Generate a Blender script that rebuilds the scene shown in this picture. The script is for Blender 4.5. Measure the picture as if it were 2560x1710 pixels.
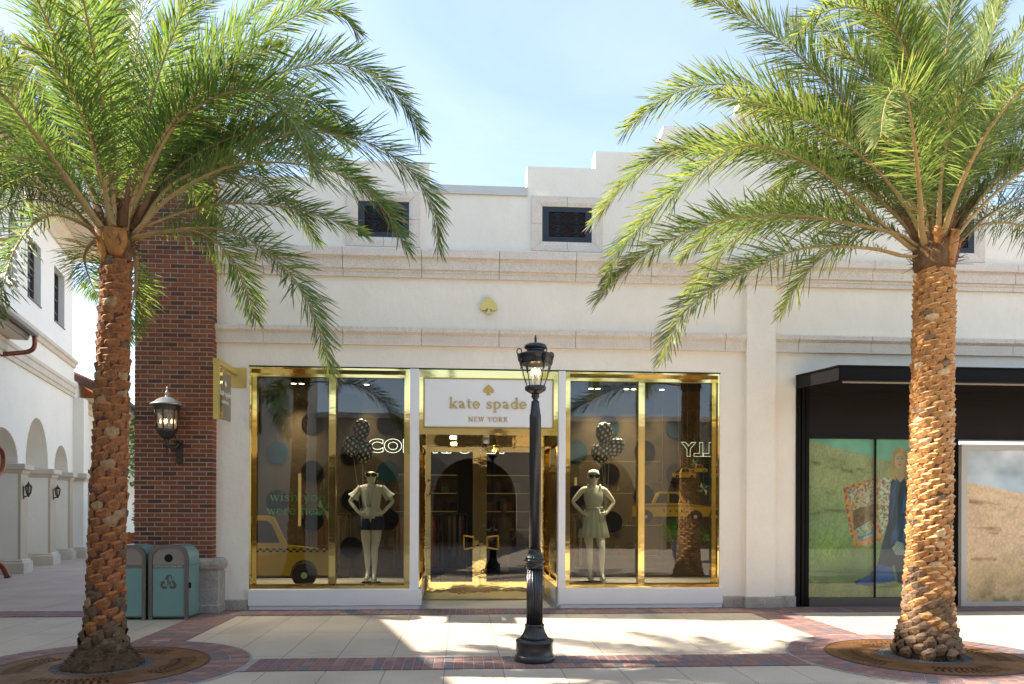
import bpy, bmesh, math, random
import numpy as np
from mathutils import Vector, Matrix
from mathutils.geometry import tessellate_polygon

for o in list(bpy.data.objects):
    bpy.data.objects.remove(o)
scene = bpy.context.scene
COL = scene.collection
PI = math.pi

# ------------------------------------------------------------------ camera
TH = math.radians(3.87)
cam_d = bpy.data.cameras.new("camera")
cam_d.sensor_width = 36.0
cam_d.lens = 1880.0 / 2560.0 * 36.0
cam_d.shift_x = 0.0
cam_d.shift_y = (1268.0 - 855.0) / 2560.0
cam_d.clip_start = 0.05
cam_d.clip_end = 3000
cam = bpy.data.objects.new("camera", cam_d)
COL.objects.link(cam)
cam.matrix_world = (Matrix.Translation((-12.2 * math.sin(TH), -12.2 * math.cos(TH), 1.65))
                    @ Matrix.Rotation(-TH, 4, 'Z') @ Matrix.Rotation(PI / 2, 4, 'X') @ Matrix.Rotation(0.0035, 4, 'Z'))
scene.camera = cam

# ------------------------------------------------------------------ light
SUN_EL = math.radians(41)
SUN_PHI = math.radians(7.5)         # the sun stands to the left, a little behind the shop front
to_sun = Vector((-math.cos(SUN_EL) * math.cos(SUN_PHI), math.cos(SUN_EL) * math.sin(SUN_PHI), math.sin(SUN_EL)))
sun_d = bpy.data.lights.new("sun", 'SUN')
sun_d.energy = 5.0
sun_d.angle = math.radians(0.53)
sun_d.color = (1.0, 0.93, 0.82)
sun = bpy.data.objects.new("sun", sun_d)
COL.objects.link(sun)
sun.rotation_euler = (-to_sun).to_track_quat('-Z', 'Y').to_euler()

world = bpy.data.worlds.new("World")
scene.world = world
world.use_nodes = True
wn, wl = world.node_tree.nodes, world.node_tree.links
wn.clear()
w_out = wn.new('ShaderNodeOutputWorld')
w_bg = wn.new('ShaderNodeBackground')
w_sky = wn.new('ShaderNodeTexSky')
w_sky.sky_type = 'NISHITA'
w_sky.sun_disc = False
w_sky.sun_elevation = SUN_EL
w_sky.sun_rotation = math.atan2(to_sun.x, to_sun.y)
w_sky.air_density = 1.0
w_sky.dust_density = 0.7
w_sky.ozone_density = 1.0
w_bg.inputs['Strength'].default_value = 0.125
# thin cloud veil: a soft noise over the sky directions
w_tc = wn.new('ShaderNodeTexCoord')
w_map = wn.new('ShaderNodeMapping')
w_map.inputs['Scale'].default_value = (1.3, 2.0, 4.0)
w_map.inputs['Rotation'].default_value = (0.0, 0.25, 0.4)
w_no = wn.new('ShaderNodeTexNoise')
w_no.inputs['Scale'].default_value = 1.6
w_no.inputs['Detail'].default_value = 9
w_no.inputs['Roughness'].default_value = 0.58
w_no.inputs['Distortion'].default_value = 0.7
w_rp = wn.new('ShaderNodeValToRGB')
w_rp.color_ramp.elements[0].position = 0.30
w_rp.color_ramp.elements[0].color = (0.14, 0.14, 0.14, 1)
w_rp.color_ramp.elements[1].position = 0.75
w_rp.color_ramp.elements[1].color = (0.55, 0.55, 0.55, 1)
w_mix = wn.new('ShaderNodeMixRGB')
w_mix.inputs['Color2'].default_value = (3.0, 3.42, 4.2, 1)
wl.new(w_tc.outputs['Generated'], w_map.inputs['Vector'])
wl.new(w_map.outputs['Vector'], w_no.inputs['Vector'])
wl.new(w_no.outputs['Fac'], w_rp.inputs['Fac'])
wl.new(w_rp.outputs['Color'], w_mix.inputs['Fac'])
wl.new(w_sky.outputs['Color'], w_mix.inputs['Color1'])
wl.new(w_mix.outputs['Color'], w_bg.inputs['Color'])
wl.new(w_bg.outputs['Background'], w_out.inputs['Surface'])

scene.view_settings.view_transform = 'Standard'
scene.view_settings.look = 'None'
scene.view_settings.gamma = 1.0
scene.view_settings.exposure = 1.55
scene.render.engine = 'CYCLES'
scene.cycles.max_bounces = 10
scene.cycles.diffuse_bounces = 4
scene.cycles.glossy_bounces = 5
scene.cycles.transmission_bounces = 6
scene.cycles.transparent_max_bounces = 24
scene.cycles.caustics_reflective = False
scene.cycles.caustics_refractive = False

# ------------------------------------------------------------------ helpers: materials
def nodes_of(name):
    m = bpy.data.materials.new(name)
    m.use_nodes = True
    nt = m.node_tree
    b = nt.nodes.get('Principled BSDF')
    return m, nt, b

def surf(name, col, col2=None, scale=3.0, rough=0.7, metal=0.0, bump=0.0, bscale=40.0, fine=0.0, fscale=150.0,
         mixlo=0.35, mixhi=0.65, detail=6.0, stretch=(1, 1, 1), spec=0.5, coat=0.0, rough2=None, bdist=0.02):
    """a surface whose own colour wanders between two tones, with relief"""
    m, nt, b = nodes_of(name)
    N, Lk = nt.nodes, nt.links
    tc = N.new('ShaderNodeTexCoord')
    mp = N.new('ShaderNodeMapping')
    mp.inputs['Scale'].default_value = stretch
    Lk.new(tc.outputs['Object'], mp.inputs['Vector'])
    b.inputs['Base Color'].default_value = (*col, 1)
    b.inputs['Roughness'].default_value = rough
    b.inputs['Metallic'].default_value = metal
    b.inputs['Specular IOR Level'].default_value = spec
    b.inputs['Coat Weight'].default_value = coat
    if col2 is not None:
        no = N.new('ShaderNodeTexNoise')
        no.inputs['Scale'].default_value = scale
        no.inputs['Detail'].default_value = detail
        no.inputs['Roughness'].default_value = 0.62
        Lk.new(mp.outputs['Vector'], no.inputs['Vector'])
        rp = N.new('ShaderNodeValToRGB')
        rp.color_ramp.elements[0].position = mixlo
        rp.color_ramp.elements[0].color = (*col, 1)
        rp.color_ramp.elements[1].position = mixhi
        rp.color_ramp.elements[1].color = (*col2, 1)
        Lk.new(no.outputs['Fac'], rp.inputs['Fac'])
        out = rp.outputs['Color']
        if fine > 0:
            n2 = N.new('ShaderNodeTexNoise')
            n2.inputs['Scale'].default_value = fscale
            n2.inputs['Detail'].default_value = 3
            Lk.new(tc.outputs['Object'], n2.inputs['Vector'])
            r2 = N.new('ShaderNodeValToRGB')
            r2.color_ramp.elements[0].position = 0.34
            r2.color_ramp.elements[0].color = (1 - fine, 1 - fine, 1 - fine, 1)
            r2.color_ramp.elements[1].position = 0.55
            r2.color_ramp.elements[1].color = (1, 1, 1, 1)
            Lk.new(n2.outputs['Fac'], r2.inputs['Fac'])
            mx = N.new('ShaderNodeMixRGB')
            mx.blend_type = 'MULTIPLY'
            mx.inputs['Fac'].default_value = 1
            Lk.new(out, mx.inputs['Color1'])
            Lk.new(r2.outputs['Color'], mx.inputs['Color2'])
            out = mx.outputs['Color']
        Lk.new(out, b.inputs['Base Color'])
        if rough2 is not None:
            mr = N.new('ShaderNodeMapRange')
            mr.inputs['To Min'].default_value = rough
            mr.inputs['To Max'].default_value = rough2
            Lk.new(no.outputs['Fac'], mr.inputs['Value'])
            Lk.new(mr.outputs['Result'], b.inputs['Roughness'])
    if bump > 0:
        nb = N.new('ShaderNodeTexNoise')
        nb.inputs['Scale'].default_value = bscale
        nb.inputs['Detail'].default_value = 5
        Lk.new(mp.outputs['Vector'], nb.inputs['Vector'])
        bp = N.new('ShaderNodeBump')
        bp.inputs['Strength'].default_value = bump
        bp.inputs['Distance'].default_value = bdist
        Lk.new(nb.outputs['Fac'], bp.inputs['Height'])
        Lk.new(bp.outputs['Normal'], b.inputs['Normal'])
    return m

def glow(name, col, strength):
    m, nt, b = nodes_of(name)
    b.inputs['Base Color'].default_value = (0.8, 0.8, 0.8, 1)
    b.inputs['Emission Color'].default_value = (*col, 1)
    b.inputs['Emission Strength'].default_value = strength
    return m

def pane(name, tint, refl, rough=0.0, wav=0.0):
    """a clear pane: see-through with a tint, mirroring what stands opposite"""
    m = bpy.data.materials.new(name)
    m.use_nodes = True
    nt = m.node_tree
    N, Lk = nt.nodes, nt.links
    N.clear()
    out = N.new('ShaderNodeOutputMaterial')
    tr = N.new('ShaderNodeBsdfTransparent')
    tr.inputs['Color'].default_value = (*tint, 1)
    gl = N.new('ShaderNodeBsdfGlossy')
    gl.inputs['Roughness'].default_value = rough
    fr = N.new('ShaderNodeFresnel')
    fr.inputs['IOR'].default_value = refl
    ge = N.new('ShaderNodeNewGeometry')
    inv = N.new('ShaderNodeMath')
    inv.operation = 'SUBTRACT'
    inv.inputs[0].default_value = 1.0
    Lk.new(ge.outputs['Backfacing'], inv.inputs[1])
    mu = N.new('ShaderNodeMath')
    mu.operation = 'MULTIPLY'
    Lk.new(fr.outputs['Fac'], mu.inputs[0])
    Lk.new(inv.outputs[0], mu.inputs[1])
    mx = N.new('ShaderNodeMixShader')
    Lk.new(mu.outputs[0], mx.inputs['Fac'])
    Lk.new(tr.outputs[0], mx.inputs[1])
    Lk.new(gl.outputs[0], mx.inputs[2])
    Lk.new(mx.outputs[0], out.inputs['Surface'])
    if wav > 0:
        tc = N.new('ShaderNodeTexCoord')
        no = N.new('ShaderNodeTexNoise')
        no.inputs['Scale'].default_value = 0.9
        no.inputs['Detail'].default_value = 1
        bp = N.new('ShaderNodeBump')
        bp.inputs['Strength'].default_value = wav
        bp.inputs['Distance'].default_value = 0.05
        Lk.new(tc.outputs['Object'], no.inputs['Vector'])
        Lk.new(no.outputs['Fac'], bp.inputs['Height'])
        Lk.new(bp.outputs['Normal'], gl.inputs['Normal'])
    return m

def film(name, tint, col, op):
    m = bpy.data.materials.new(name); m.use_nodes = True
    N, Lk = m.node_tree.nodes, m.node_tree.links
    N.clear()
    out = N.new('ShaderNodeOutputMaterial'); tr = N.new('ShaderNodeBsdfTransparent'); df = N.new('ShaderNodeBsdfDiffuse'); mx = N.new('ShaderNodeMixShader')
    tr.inputs['Color'].default_value = (*tint, 1); df.inputs['Color'].default_value = (*col, 1); mx.inputs['Fac'].default_value = op
    Lk.new(tr.outputs[0], mx.inputs[1]); Lk.new(df.outputs[0], mx.inputs[2]); Lk.new(mx.outputs[0], out.inputs['Surface'])
    return m

def leafy(name, col, col2, trans, mixf=0.45, rough=0.48, scale=7.0):
    m = bpy.data.materials.new(name)
    m.use_nodes = True
    nt = m.node_tree
    N, Lk = nt.nodes, nt.links
    b = N.get('Principled BSDF')
    out = N.get('Material Output')
    tc = N.new('ShaderNodeTexCoord')
    no = N.new('ShaderNodeTexNoise')
    no.inputs['Scale'].default_value = scale
    no.inputs['Detail'].default_value = 3
    Lk.new(tc.outputs['Object'], no.inputs['Vector'])
    rp = N.new('ShaderNodeValToRGB')
    rp.color_ramp.elements[0].position = 0.35
    rp.color_ramp.elements[0].color = (*col, 1)
    rp.color_ramp.elements[1].position = 0.68
    rp.color_ramp.elements[1].color = (*col2, 1)
    Lk.new(no.outputs['Fac'], rp.inputs['Fac'])
    Lk.new(rp.outputs['Color'], b.inputs['Base Color'])
    b.inputs['Roughness'].default_value = rough
    t = N.new('ShaderNodeBsdfTranslucent')
    t.inputs['Color'].default_value = (*trans, 1)
    mx = N.new('ShaderNodeMixShader')
    mx.inputs['Fac'].default_value = mixf
    Lk.new(b.outputs[0], mx.inputs[1])
    Lk.new(t.outputs[0], mx.inputs[2])
    Lk.new(mx.outputs[0], out.inputs['Surface'])
    return m

def slabs(name, col, col2, joint, w, h, ox, oy, mortar=0.006, bump=0.25):
    """cast paving with sawn joints, laid out in metres"""
    m, nt, b = nodes_of(name)
    N, Lk = nt.nodes, nt.links
    tc = N.new('ShaderNodeTexCoord')
    mp = N.new('ShaderNodeMapping')
    mp.inputs['Location'].default_value = (ox, oy, 0)
    Lk.new(tc.outputs['Object'], mp.inputs['Vector'])
    br = N.new('ShaderNodeTexBrick')
    br.offset = 0.0
    br.squash = 1.0
    br.inputs['Scale'].default_value = 1.0
    br.inputs['Brick Width'].default_value = w
    br.inputs['Row Height'].default_value = h
    br.inputs['Mortar Size'].default_value = mortar
    br.inputs['Mortar Smooth'].default_value = 0.1
    br.inputs['Bias'].default_value = -0.2
    br.inputs['Color1'].default_value = (*col, 1)
    br.inputs['Color2'].default_value = (*col2, 1)
    br.inputs['Mortar'].default_value = (*joint, 1)
    Lk.new(mp.outputs['Vector'], br.inputs['Vector'])
    def blotch(scale, lo, hi, dark, prev, det=6):
        no = N.new('ShaderNodeTexNoise')
        no.inputs['Scale'].default_value = scale
        no.inputs['Detail'].default_value = det
        Lk.new(tc.outputs['Object'], no.inputs['Vector'])
        rp = N.new('ShaderNodeValToRGB')
        rp.color_ramp.elements[0].position = lo
        rp.color_ramp.elements[0].color = dark
        rp.color_ramp.elements[1].position = hi
        rp.color_ramp.elements[1].color = (1, 1, 1, 1)
        Lk.new(no.outputs['Fac'], rp.inputs['Fac'])
        mx = N.new('ShaderNodeMixRGB')
        mx.blend_type = 'MULTIPLY'
        mx.inputs['Fac'].default_value = 1
        Lk.new(prev, mx.inputs['Color1'])
        Lk.new(rp.outputs['Color'], mx.inputs['Color2'])
        return mx.outputs['Color'], no
    c, _ = blotch(1.3, 0.3, 0.62, (0.86, 0.84, 0.82, 1), br.outputs['Color'])
    c, n2 = blotch(95, 0.36, 0.52, (0.80, 0.78, 0.75, 1), c, 3)
    c, _ = blotch(9, 0.24, 0.36, (0.78, 0.76, 0.74, 1), c, 8)
    vo = N.new('ShaderNodeTexVoronoi')            # trodden-in gum and old drips
    vo.inputs['Scale'].default_value = 2.6
    Lk.new(tc.outputs['Object'], vo.inputs['Vector'])
    vr = N.new('ShaderNodeValToRGB')
    vr.color_ramp.elements[0].position = 0.035
    vr.color_ramp.elements[0].color = (0.62, 0.60, 0.58, 1)
    vr.color_ramp.elements[1].position = 0.055
    vr.color_ramp.elements[1].color = (1, 1, 1, 1)
    Lk.new(vo.outputs['Distance'], vr.inputs['Fac'])
    vm = N.new('ShaderNodeMixRGB')
    vm.blend_type = 'MULTIPLY'
    vm.inputs['Fac'].default_value = 0.8
    Lk.new(c, vm.inputs['Color1'])
    Lk.new(vr.outputs['Color'], vm.inputs['Color2'])
    c = vm.outputs['Color']
    Lk.new(c, b.inputs['Base Color'])
    b.inputs['Roughness'].default_value = 0.75
    bp = N.new('ShaderNodeBump')
    bp.inputs['Strength'].default_value = bump
    bp.inputs['Distance'].default_value = 0.006
    Lk.new(n2.outputs['Fac'], bp.inputs['Height'])
    Lk.new(bp.outputs['Normal'], b.inputs['Normal'])
    return m

M = {}
M['stucco'] = surf('stucco', (0.92, 0.85, 0.725), (0.84, 0.76, 0.635), 1.3, 0.88, stretch=(1, 1, .75), mixlo=.38, mixhi=.78, bump=0.35, bscale=9, bdist=0.03, fine=0.05, fscale=60, detail=9)
M['stucco_alley'] = surf('stucco_alley', (0.88, 0.82, 0.70), (0.83, 0.77, 0.65), 0.8, 0.88, bump=0.3, bscale=7, bdist=0.03)
M['stucco_tower'] = surf('stucco_tower', (0.86, 0.84, 0.78), (0.82, 0.80, 0.745), 0.8, 0.88, bump=0.25, bscale=7, bdist=0.03)
M['stone'] = surf('cast_stone', (0.81, 0.715, 0.61), (0.735, 0.645, 0.545), 4, 0.82, bump=0.4, bscale=90, bdist=0.008, fine=0.2, fscale=55, detail=8)
M['plinth'] = surf('plinth_stone', (0.52, 0.46, 0.39), (0.38, 0.335, 0.28), 5, 0.85, bump=0.6, bscale=60, bdist=0.012, fine=0.28, fscale=45, detail=8)
M['stone_alley'] = surf('tan_stone', (0.66, 0.575, 0.45), (0.58, 0.50, 0.385), 3, 0.8, bump=0.2, bscale=40)
M['pilaster_alley'] = surf('grey_tan_stucco', (0.57, 0.465, 0.325), (0.52, 0.42, 0.295), 1, 0.85, bump=0.2, bscale=10)
M['white_paint'] = surf('white_paint', (0.80, 0.80, 0.79), (0.77, 0.77, 0.765), 2, 0.35)
M['sign_white'] = surf('sign_white', (0.82, 0.815, 0.79), None, rough=0.3)
M['coping'] = surf('coping_metal', (0.60, 0.60, 0.57), (0.56, 0.56, 0.53), 3, 0.5)
M['joint'] = surf('dark_joint', (0.16, 0.13, 0.11), None, rough=0.95)
M['black'] = surf('black_metal', (0.005, 0.0045, 0.0045), (0.008, 0.007, 0.0065), 2, 0.5, spec=0.12)
M['black_panel'] = surf('black_panel', (0.011, 0.008, 0.007), (0.014, 0.010, 0.009), 1.5, 0.55, spec=0.2)
M['cast_iron'] = surf('cast_iron', (0.012, 0.013, 0.016), (0.02, 0.02, 0.022), 6, 0.28, bump=0.08, bscale=60, spec=0.6)
M['bronze'] = surf('aged_bronze', (0.03, 0.026, 0.022), (0.05, 0.043, 0.035), 8, 0.38, metal=0.3)
M['lamp_lid'] = surf('greyed_lid', (0.30, 0.31, 0.30), (0.40, 0.41, 0.40), 14, 0.3, metal=0.5)
M['vent_metal'] = surf('vent_metal', (0.012, 0.019, 0.027), (0.016, 0.024, 0.032), 6, 0.5)
M['vent_dark'] = surf('vent_backing', (0.012, 0.004, 0.004), None, rough=0.9)
M['brass'] = surf('polished_brass', (0.93, 0.72, 0.30), (0.90, 0.69, 0.27), 2, 0.04, rough2=0.12, metal=1.0, bump=0.10, bscale=1.6, stretch=(0.6, 0.6, 1.8), bdist=0.04)
M['brass_door'] = surf('rippled_brass', (0.93, 0.73, 0.33), (0.90, 0.69, 0.30), 2, 0.04, metal=1.0, bump=0.14, bscale=1.1, stretch=(1.2, 0.7, 2.0), detail=1.0, bdist=0.05)
M['brass_edge'] = surf('dull_brass_edge', (0.42, 0.27, 0.05), None, rough=0.3, metal=1.0)
M['gold_flat'] = surf('satin_gold', (0.72, 0.55, 0.18), (0.66, 0.50, 0.16), 5, 0.42, metal=0.55)
M['gold_letter'] = surf('gold_letter', (0.52, 0.33, 0.07), (0.60, 0.40, 0.10), 8, 0.35, metal=0.35)
M['blade_panel'] = surf('taupe_panel', (0.26, 0.215, 0.14), (0.29, 0.24, 0.16), 2, 0.3, metal=0.2)
M['white_letter'] = surf('white_letter', (0.86, 0.86, 0.84), None, rough=0.4)
M['glass'] = pane('shop_glass', (0.82, 0.80, 0.715), 2.05, wav=0.03)
M['glass_lit'] = pane('poster_glass', (0.90, 0.95, 0.91), 1.6)
M['lamp_glass'] = pane('lamp_glass', (0.93, 0.93, 0.90), 1.5)
M['lantern_glass'] = surf('seeded_glass', (0.60, 0.55, 0.48), (0.42, 0.37, 0.30), 60, 0.22)
M['lantern_glass'].node_tree.nodes['Principled BSDF'].inputs['Transmission Weight'].default_value = 0.65
M['window_glass'] = surf('window_glass', (0.012, 0.022, 0.035), (0.02, 0.03, 0.045), 2, 0.06, spec=0.9)
M['dark_frame'] = surf('brown_frame', (0.10, 0.075, 0.06), None, rough=0.5)
M['flame'] = glow('lit_filament', (1.0, 0.72, 0.36), 5.5)
M['candle'] = surf('candle_sleeve', (0.75, 0.70, 0.58), None, rough=0.5)
M['neon'] = glow('neon_tube', (0.86, 1.0, 0.94), 1.9)
M['neon_mirrored'] = glow('neon_reflection', (0.72, 0.9, 0.74), 0.9)
M['spot_lit'] = glow('spot_lens', (1.0, 0.93, 0.72), 5)
M['led'] = glow('shelf_light', (1.0, 0.72, 0.22), 0.16)
M['teal'] = surf('teal_paint', (0.175, 0.325, 0.292), (0.155, 0.30, 0.27), 1.5, 0.22, spec=0.6, coat=0.25)
M['can_frame'] = surf('brushed_frame', (0.17, 0.15, 0.135), (0.22, 0.195, 0.175), 3, 0.32, metal=0.7, stretch=(1, 1, 0.3))
M['can_face'] = surf('brushed_face', (0.28, 0.24, 0.21), (0.33, 0.29, 0.255), 3, 0.33, metal=0.55, stretch=(0.3, 1, 1))
M['can_decal'] = surf('can_decal', (0.10, 0.09, 0.06), None, rough=0.5)
M['can_text'] = surf('can_text', (0.42, 0.62, 0.58), None, rough=0.5)
M['steel_foot'] = surf('steel_foot', (0.35, 0.40, 0.42), None, rough=0.3, metal=0.8)
M['hole'] = surf('dark_hole', (0.004, 0.004, 0.004), None, rough=0.95)
M['rust'] = surf('rusted_iron', (0.24, 0.11, 0.030), (0.13, 0.055, 0.02), 5, 0.62, metal=0.25, bump=0.3, bscale=50, fine=0.25, fscale=30, bdist=0.006)
M['rust_ring'] = surf('rust_rim', (0.10, 0.05, 0.03), None, rough=0.7)
M['gravel'] = surf('blue_gravel', (0.19, 0.18, 0.16), (0.075, 0.07, 0.06), 55, 0.8, bump=1.0, bscale=45, bdist=0.03)
M['mortar'] = surf('mortar', (0.43, 0.375, 0.305), (0.35, 0.305, 0.25), 9, 0.9, bump=0.6, bscale=60)
M['pave_mortar'] = surf('paving_mortar', (0.38, 0.345, 0.31), (0.31, 0.28, 0.255), 9, 0.9)
BR = [surf('brick_a', (0.25, 0.076, 0.031), (0.195, 0.058, 0.025), 14, 0.85, bump=0.5, bscale=70, fine=0.2, fscale=60, bdist=0.008),
      surf('brick_b', (0.21, 0.062, 0.027), (0.165, 0.048, 0.022), 14, 0.85, bump=0.5, bscale=70, fine=0.2, fscale=60, bdist=0.008),
      surf('brick_c', (0.29, 0.092, 0.034), (0.23, 0.07, 0.027), 14, 0.85, bump=0.5, bscale=70, fine=0.2, fscale=60, bdist=0.008),
      surf('brick_d', (0.115, 0.046, 0.024), (0.085, 0.036, 0.020), 14, 0.85, bump=0.5, bscale=70, fine=0.2, fscale=60, bdist=0.008)]
PV = [surf('paver_a', (0.29, 0.155, 0.13), (0.245, 0.13, 0.11), 9, 0.75, bump=0.3, bscale=60, fine=0.15, fscale=70, bdist=0.006),
      surf('paver_b', (0.255, 0.145, 0.13), (0.21, 0.12, 0.108), 9, 0.75, bump=0.3, bscale=60, fine=0.15, fscale=70, bdist=0.006),
      surf('paver_c', (0.36, 0.20, 0.16), (0.31, 0.17, 0.135), 9, 0.75, bump=0.3, bscale=60, fine=0.15, fscale=70, bdist=0.006),
      surf('paver_d', (0.17, 0.165, 0.17), (0.135, 0.135, 0.14), 9, 0.75, bump=0.3, bscale=60, fine=0.15, fscale=70, bdist=0.006),
      surf('paver_e', (0.225, 0.15, 0.145), (0.185, 0.125, 0.122), 9, 0.75, bump=0.3, bscale=60, fine=0.15, fscale=70, bdist=0.006)]
M['slab'] = slabs('paving_slabs', (0.60, 0.505, 0.39), (0.555, 0.46, 0.35), (0.22, 0.19, 0.15), 0.592, 1.55, 0.394, 0.64, 0.0045)
M['alley'] = slabs('alley_slabs', (0.56, 0.445, 0.365), (0.52, 0.41, 0.335), (0.18, 0.15, 0.13), 2.4, 2.6, 0.3, 0.4)  # larger slabs; darker, pinker tone carries the alley shade as colour
M['entry_stone'] = surf('entry_stone', (0.50, 0.46, 0.41), (0.45, 0.41, 0.36), 3, 0.5)
M['boot_r'] = [surf('boot_side_a', (0.56, 0.27, 0.082), (0.38, 0.165, 0.048), 13, 0.8, bump=0.5, bscale=60, fine=0.3, fscale=50, bdist=0.01),
               surf('boot_cut_a', (0.82, 0.52, 0.235), (0.66, 0.36, 0.14), 18, 0.8, bump=0.4, bscale=80, bdist=0.008),
               surf('boot_pale', (0.66, 0.46, 0.27), (0.50, 0.33, 0.17), 18, 0.8, bump=0.4, bscale=60, bdist=0.01),
               surf('boot_under', (0.13, 0.065, 0.03), (0.08, 0.04, 0.02), 18, 0.9, bump=0.7, bscale=50, bdist=0.02),
               surf('boot_weathered', (0.30, 0.185, 0.10), (0.19, 0.115, 0.065), 14, 0.9, bump=0.6, bscale=50, fine=0.35, fscale=50, bdist=0.012)]  # weathering plus painted shade, mostly low on the right trunk
M['boot_l'] = [surf('boot_side_b', (0.36, 0.138, 0.042), (0.19, 0.068, 0.022), 12, 0.8, bump=0.6, bscale=50, fine=0.35, fscale=40, bdist=0.012),
               surf('boot_cut_b', (0.48, 0.175, 0.042), (0.30, 0.10, 0.028), 14, 0.8, bump=0.5, bscale=70, bdist=0.01),
               surf('boot_pale_b', (0.42, 0.27, 0.13), (0.25, 0.14, 0.06), 18, 0.8, bump=0.4, bscale=60, bdist=0.01),
               surf('boot_under_b', (0.10, 0.042, 0.02), (0.06, 0.026, 0.014), 18, 0.9, bump=0.7, bscale=50, bdist=0.02),
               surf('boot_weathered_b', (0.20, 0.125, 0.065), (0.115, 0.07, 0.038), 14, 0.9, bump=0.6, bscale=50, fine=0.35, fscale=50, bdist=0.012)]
M['root_mat'] = surf('root_fibre', (0.075, 0.045, 0.022), (0.15, 0.085, 0.04), 16, 0.95, bump=1.0, bscale=45, bdist=0.04, detail=9)
M['fibre'] = surf('crown_fibre', (0.115, 0.055, 0.022), (0.22, 0.115, 0.05), 10, 0.9, bump=0.8, bscale=40, stretch=(1, 1, 0.25), bdist=0.03)
M['sheath'] = surf('fresh_sheath', (0.50, 0.21, 0.03), (0.26, 0.095, 0.02), 7, 0.55, bump=0.2, bscale=30, stretch=(1, 1, 0.4))
M['stalk'] = surf('frond_stalk', (0.42, 0.29, 0.12), (0.33, 0.22, 0.085), 6, 0.55)
LEAF = [leafy('leaf_deep', (0.070, 0.120, 0.036), (0.110, 0.170, 0.048), (0.23, 0.33, 0.055), 0.42),
        leafy('leaf_mid', (0.115, 0.170, 0.056), (0.165, 0.225, 0.074), (0.28, 0.38, 0.065), 0.42),
        leafy('leaf_yellowed', (0.150, 0.205, 0.052), (0.215, 0.225, 0.068), (0.44, 0.46, 0.08), 0.44),
        leafy('leaf_dry', (0.32, 0.21, 0.085), (0.26, 0.17, 0.07), (0.34, 0.22, 0.07), 0.3, 0.6)]
LEAF_SHADE = [leafy('shade_leaf_a', (0.058, 0.105, 0.032), (0.095, 0.150, 0.044), (0.21, 0.32, 0.05), 0.42),  # left palm: darker greens put its shade into the leaf colour
             leafy('shade_leaf_b', (0.095, 0.148, 0.047), (0.138, 0.195, 0.062), (0.27, 0.39, 0.06), 0.42),
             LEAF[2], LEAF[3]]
M['tree_leaf'] = leafy('tree_leaf', (0.05, 0.11, 0.02), (0.10, 0.19, 0.035), (0.18, 0.36, 0.04), 0.4)
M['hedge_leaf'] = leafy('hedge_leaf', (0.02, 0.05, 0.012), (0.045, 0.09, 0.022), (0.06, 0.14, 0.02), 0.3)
M['shrub_leaf'] = leafy('shrub_leaf', (0.05, 0.16, 0.02), (0.11, 0.28, 0.035), (0.22, 0.5, 0.05), 0.4)
M['bark'] = surf('bark', (0.12, 0.085, 0.055), (0.08, 0.055, 0.035), 12, 0.9, bump=0.6, bscale=30)
M['planter_wood'] = surf('orange_timber', (0.40, 0.13, 0.035), (0.32, 0.10, 0.028), 4, 0.6, stretch=(0.4, 0.4, 6))
M['planter_blue'] = surf('blue_glaze', (0.02, 0.025, 0.10), (0.03, 0.035, 0.13), 4, 0.15)
M['roof_tile'] = surf('clay_tile', (0.42, 0.145, 0.045), (0.30, 0.105, 0.045), 5, 0.75, bump=0.3, bscale=30)
M['roof_wood'] = surf('dark_rafter', (0.055, 0.028, 0.02), (0.075, 0.04, 0.028), 6, 0.7)
M['gutter'] = surf('weathered_gutter', (0.16, 0.13, 0.105), (0.12, 0.10, 0.085), 5, 0.5, metal=0.3)
M['copper'] = surf('copper', (0.30, 0.105, 0.055), (0.20, 0.075, 0.045), 7, 0.38, metal=0.75)
M['soffit'] = surf('cream_soffit', (0.72, 0.63, 0.47), (0.68, 0.59, 0.44), 2, 0.8)
M['door_grey'] = surf('grey_door', (0.20, 0.17, 0.155), None, rough=0.6)
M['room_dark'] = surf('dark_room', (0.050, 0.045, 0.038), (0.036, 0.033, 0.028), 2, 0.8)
M['room_floor'] = surf('room_floor', (0.20, 0.18, 0.15), (0.16, 0.145, 0.12), 2, 0.4)
M['display_floor'] = surf('display_floor', (0.42, 0.40, 0.36), (0.38, 0.36, 0.32), 2, 0.4)
M['dot_black'] = surf('dot_black', (0.006, 0.006, 0.007), None, rough=0.9, spec=0.05)
M['dot_sky_tint'] = surf('dot_sky_tint', (0.014, 0.046, 0.062), None, rough=0.9, spec=0.05)  # teal puts the sky reflection into the dot colour
M['vinyl_green'] = surf('vinyl_green', (0.12, 0.52, 0.10), None, rough=0.5)
M['taxi'] = surf('taxi_yellow', (0.64, 0.42, 0.025), (0.58, 0.37, 0.022), 3, 0.5)
M['taxi_black'] = surf('taxi_black', (0.01, 0.01, 0.01), None, rough=0.5)
M['mannequin'] = surf('mannequin_white', (0.80, 0.78, 0.68), None, rough=0.35)
M['blouse'] = surf('pale_blouse', (0.72, 0.73, 0.64), (0.62, 0.65, 0.58), 7, 0.8, bump=0.3, bscale=25, stretch=(3, 3, 0.5))
M['shorts'] = surf('navy_shorts', (0.012, 0.022, 0.06), None, rough=0.7)
M['dress'] = surf('mint_dress', (0.66, 0.70, 0.60), (0.58, 0.63, 0.54), 5, 0.8, bump=0.3, bscale=22, stretch=(3, 3, 0.4))
M['sunglass'] = surf('sunglass', (0.008, 0.008, 0.008), None, rough=0.1)
M['purse'] = surf('purse', (0.05, 0.03, 0.02), None, rough=0.4)
M['pin_green'] = surf('pinwheel_green', (0.10, 0.42, 0.20), None, rough=0.5)
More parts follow.
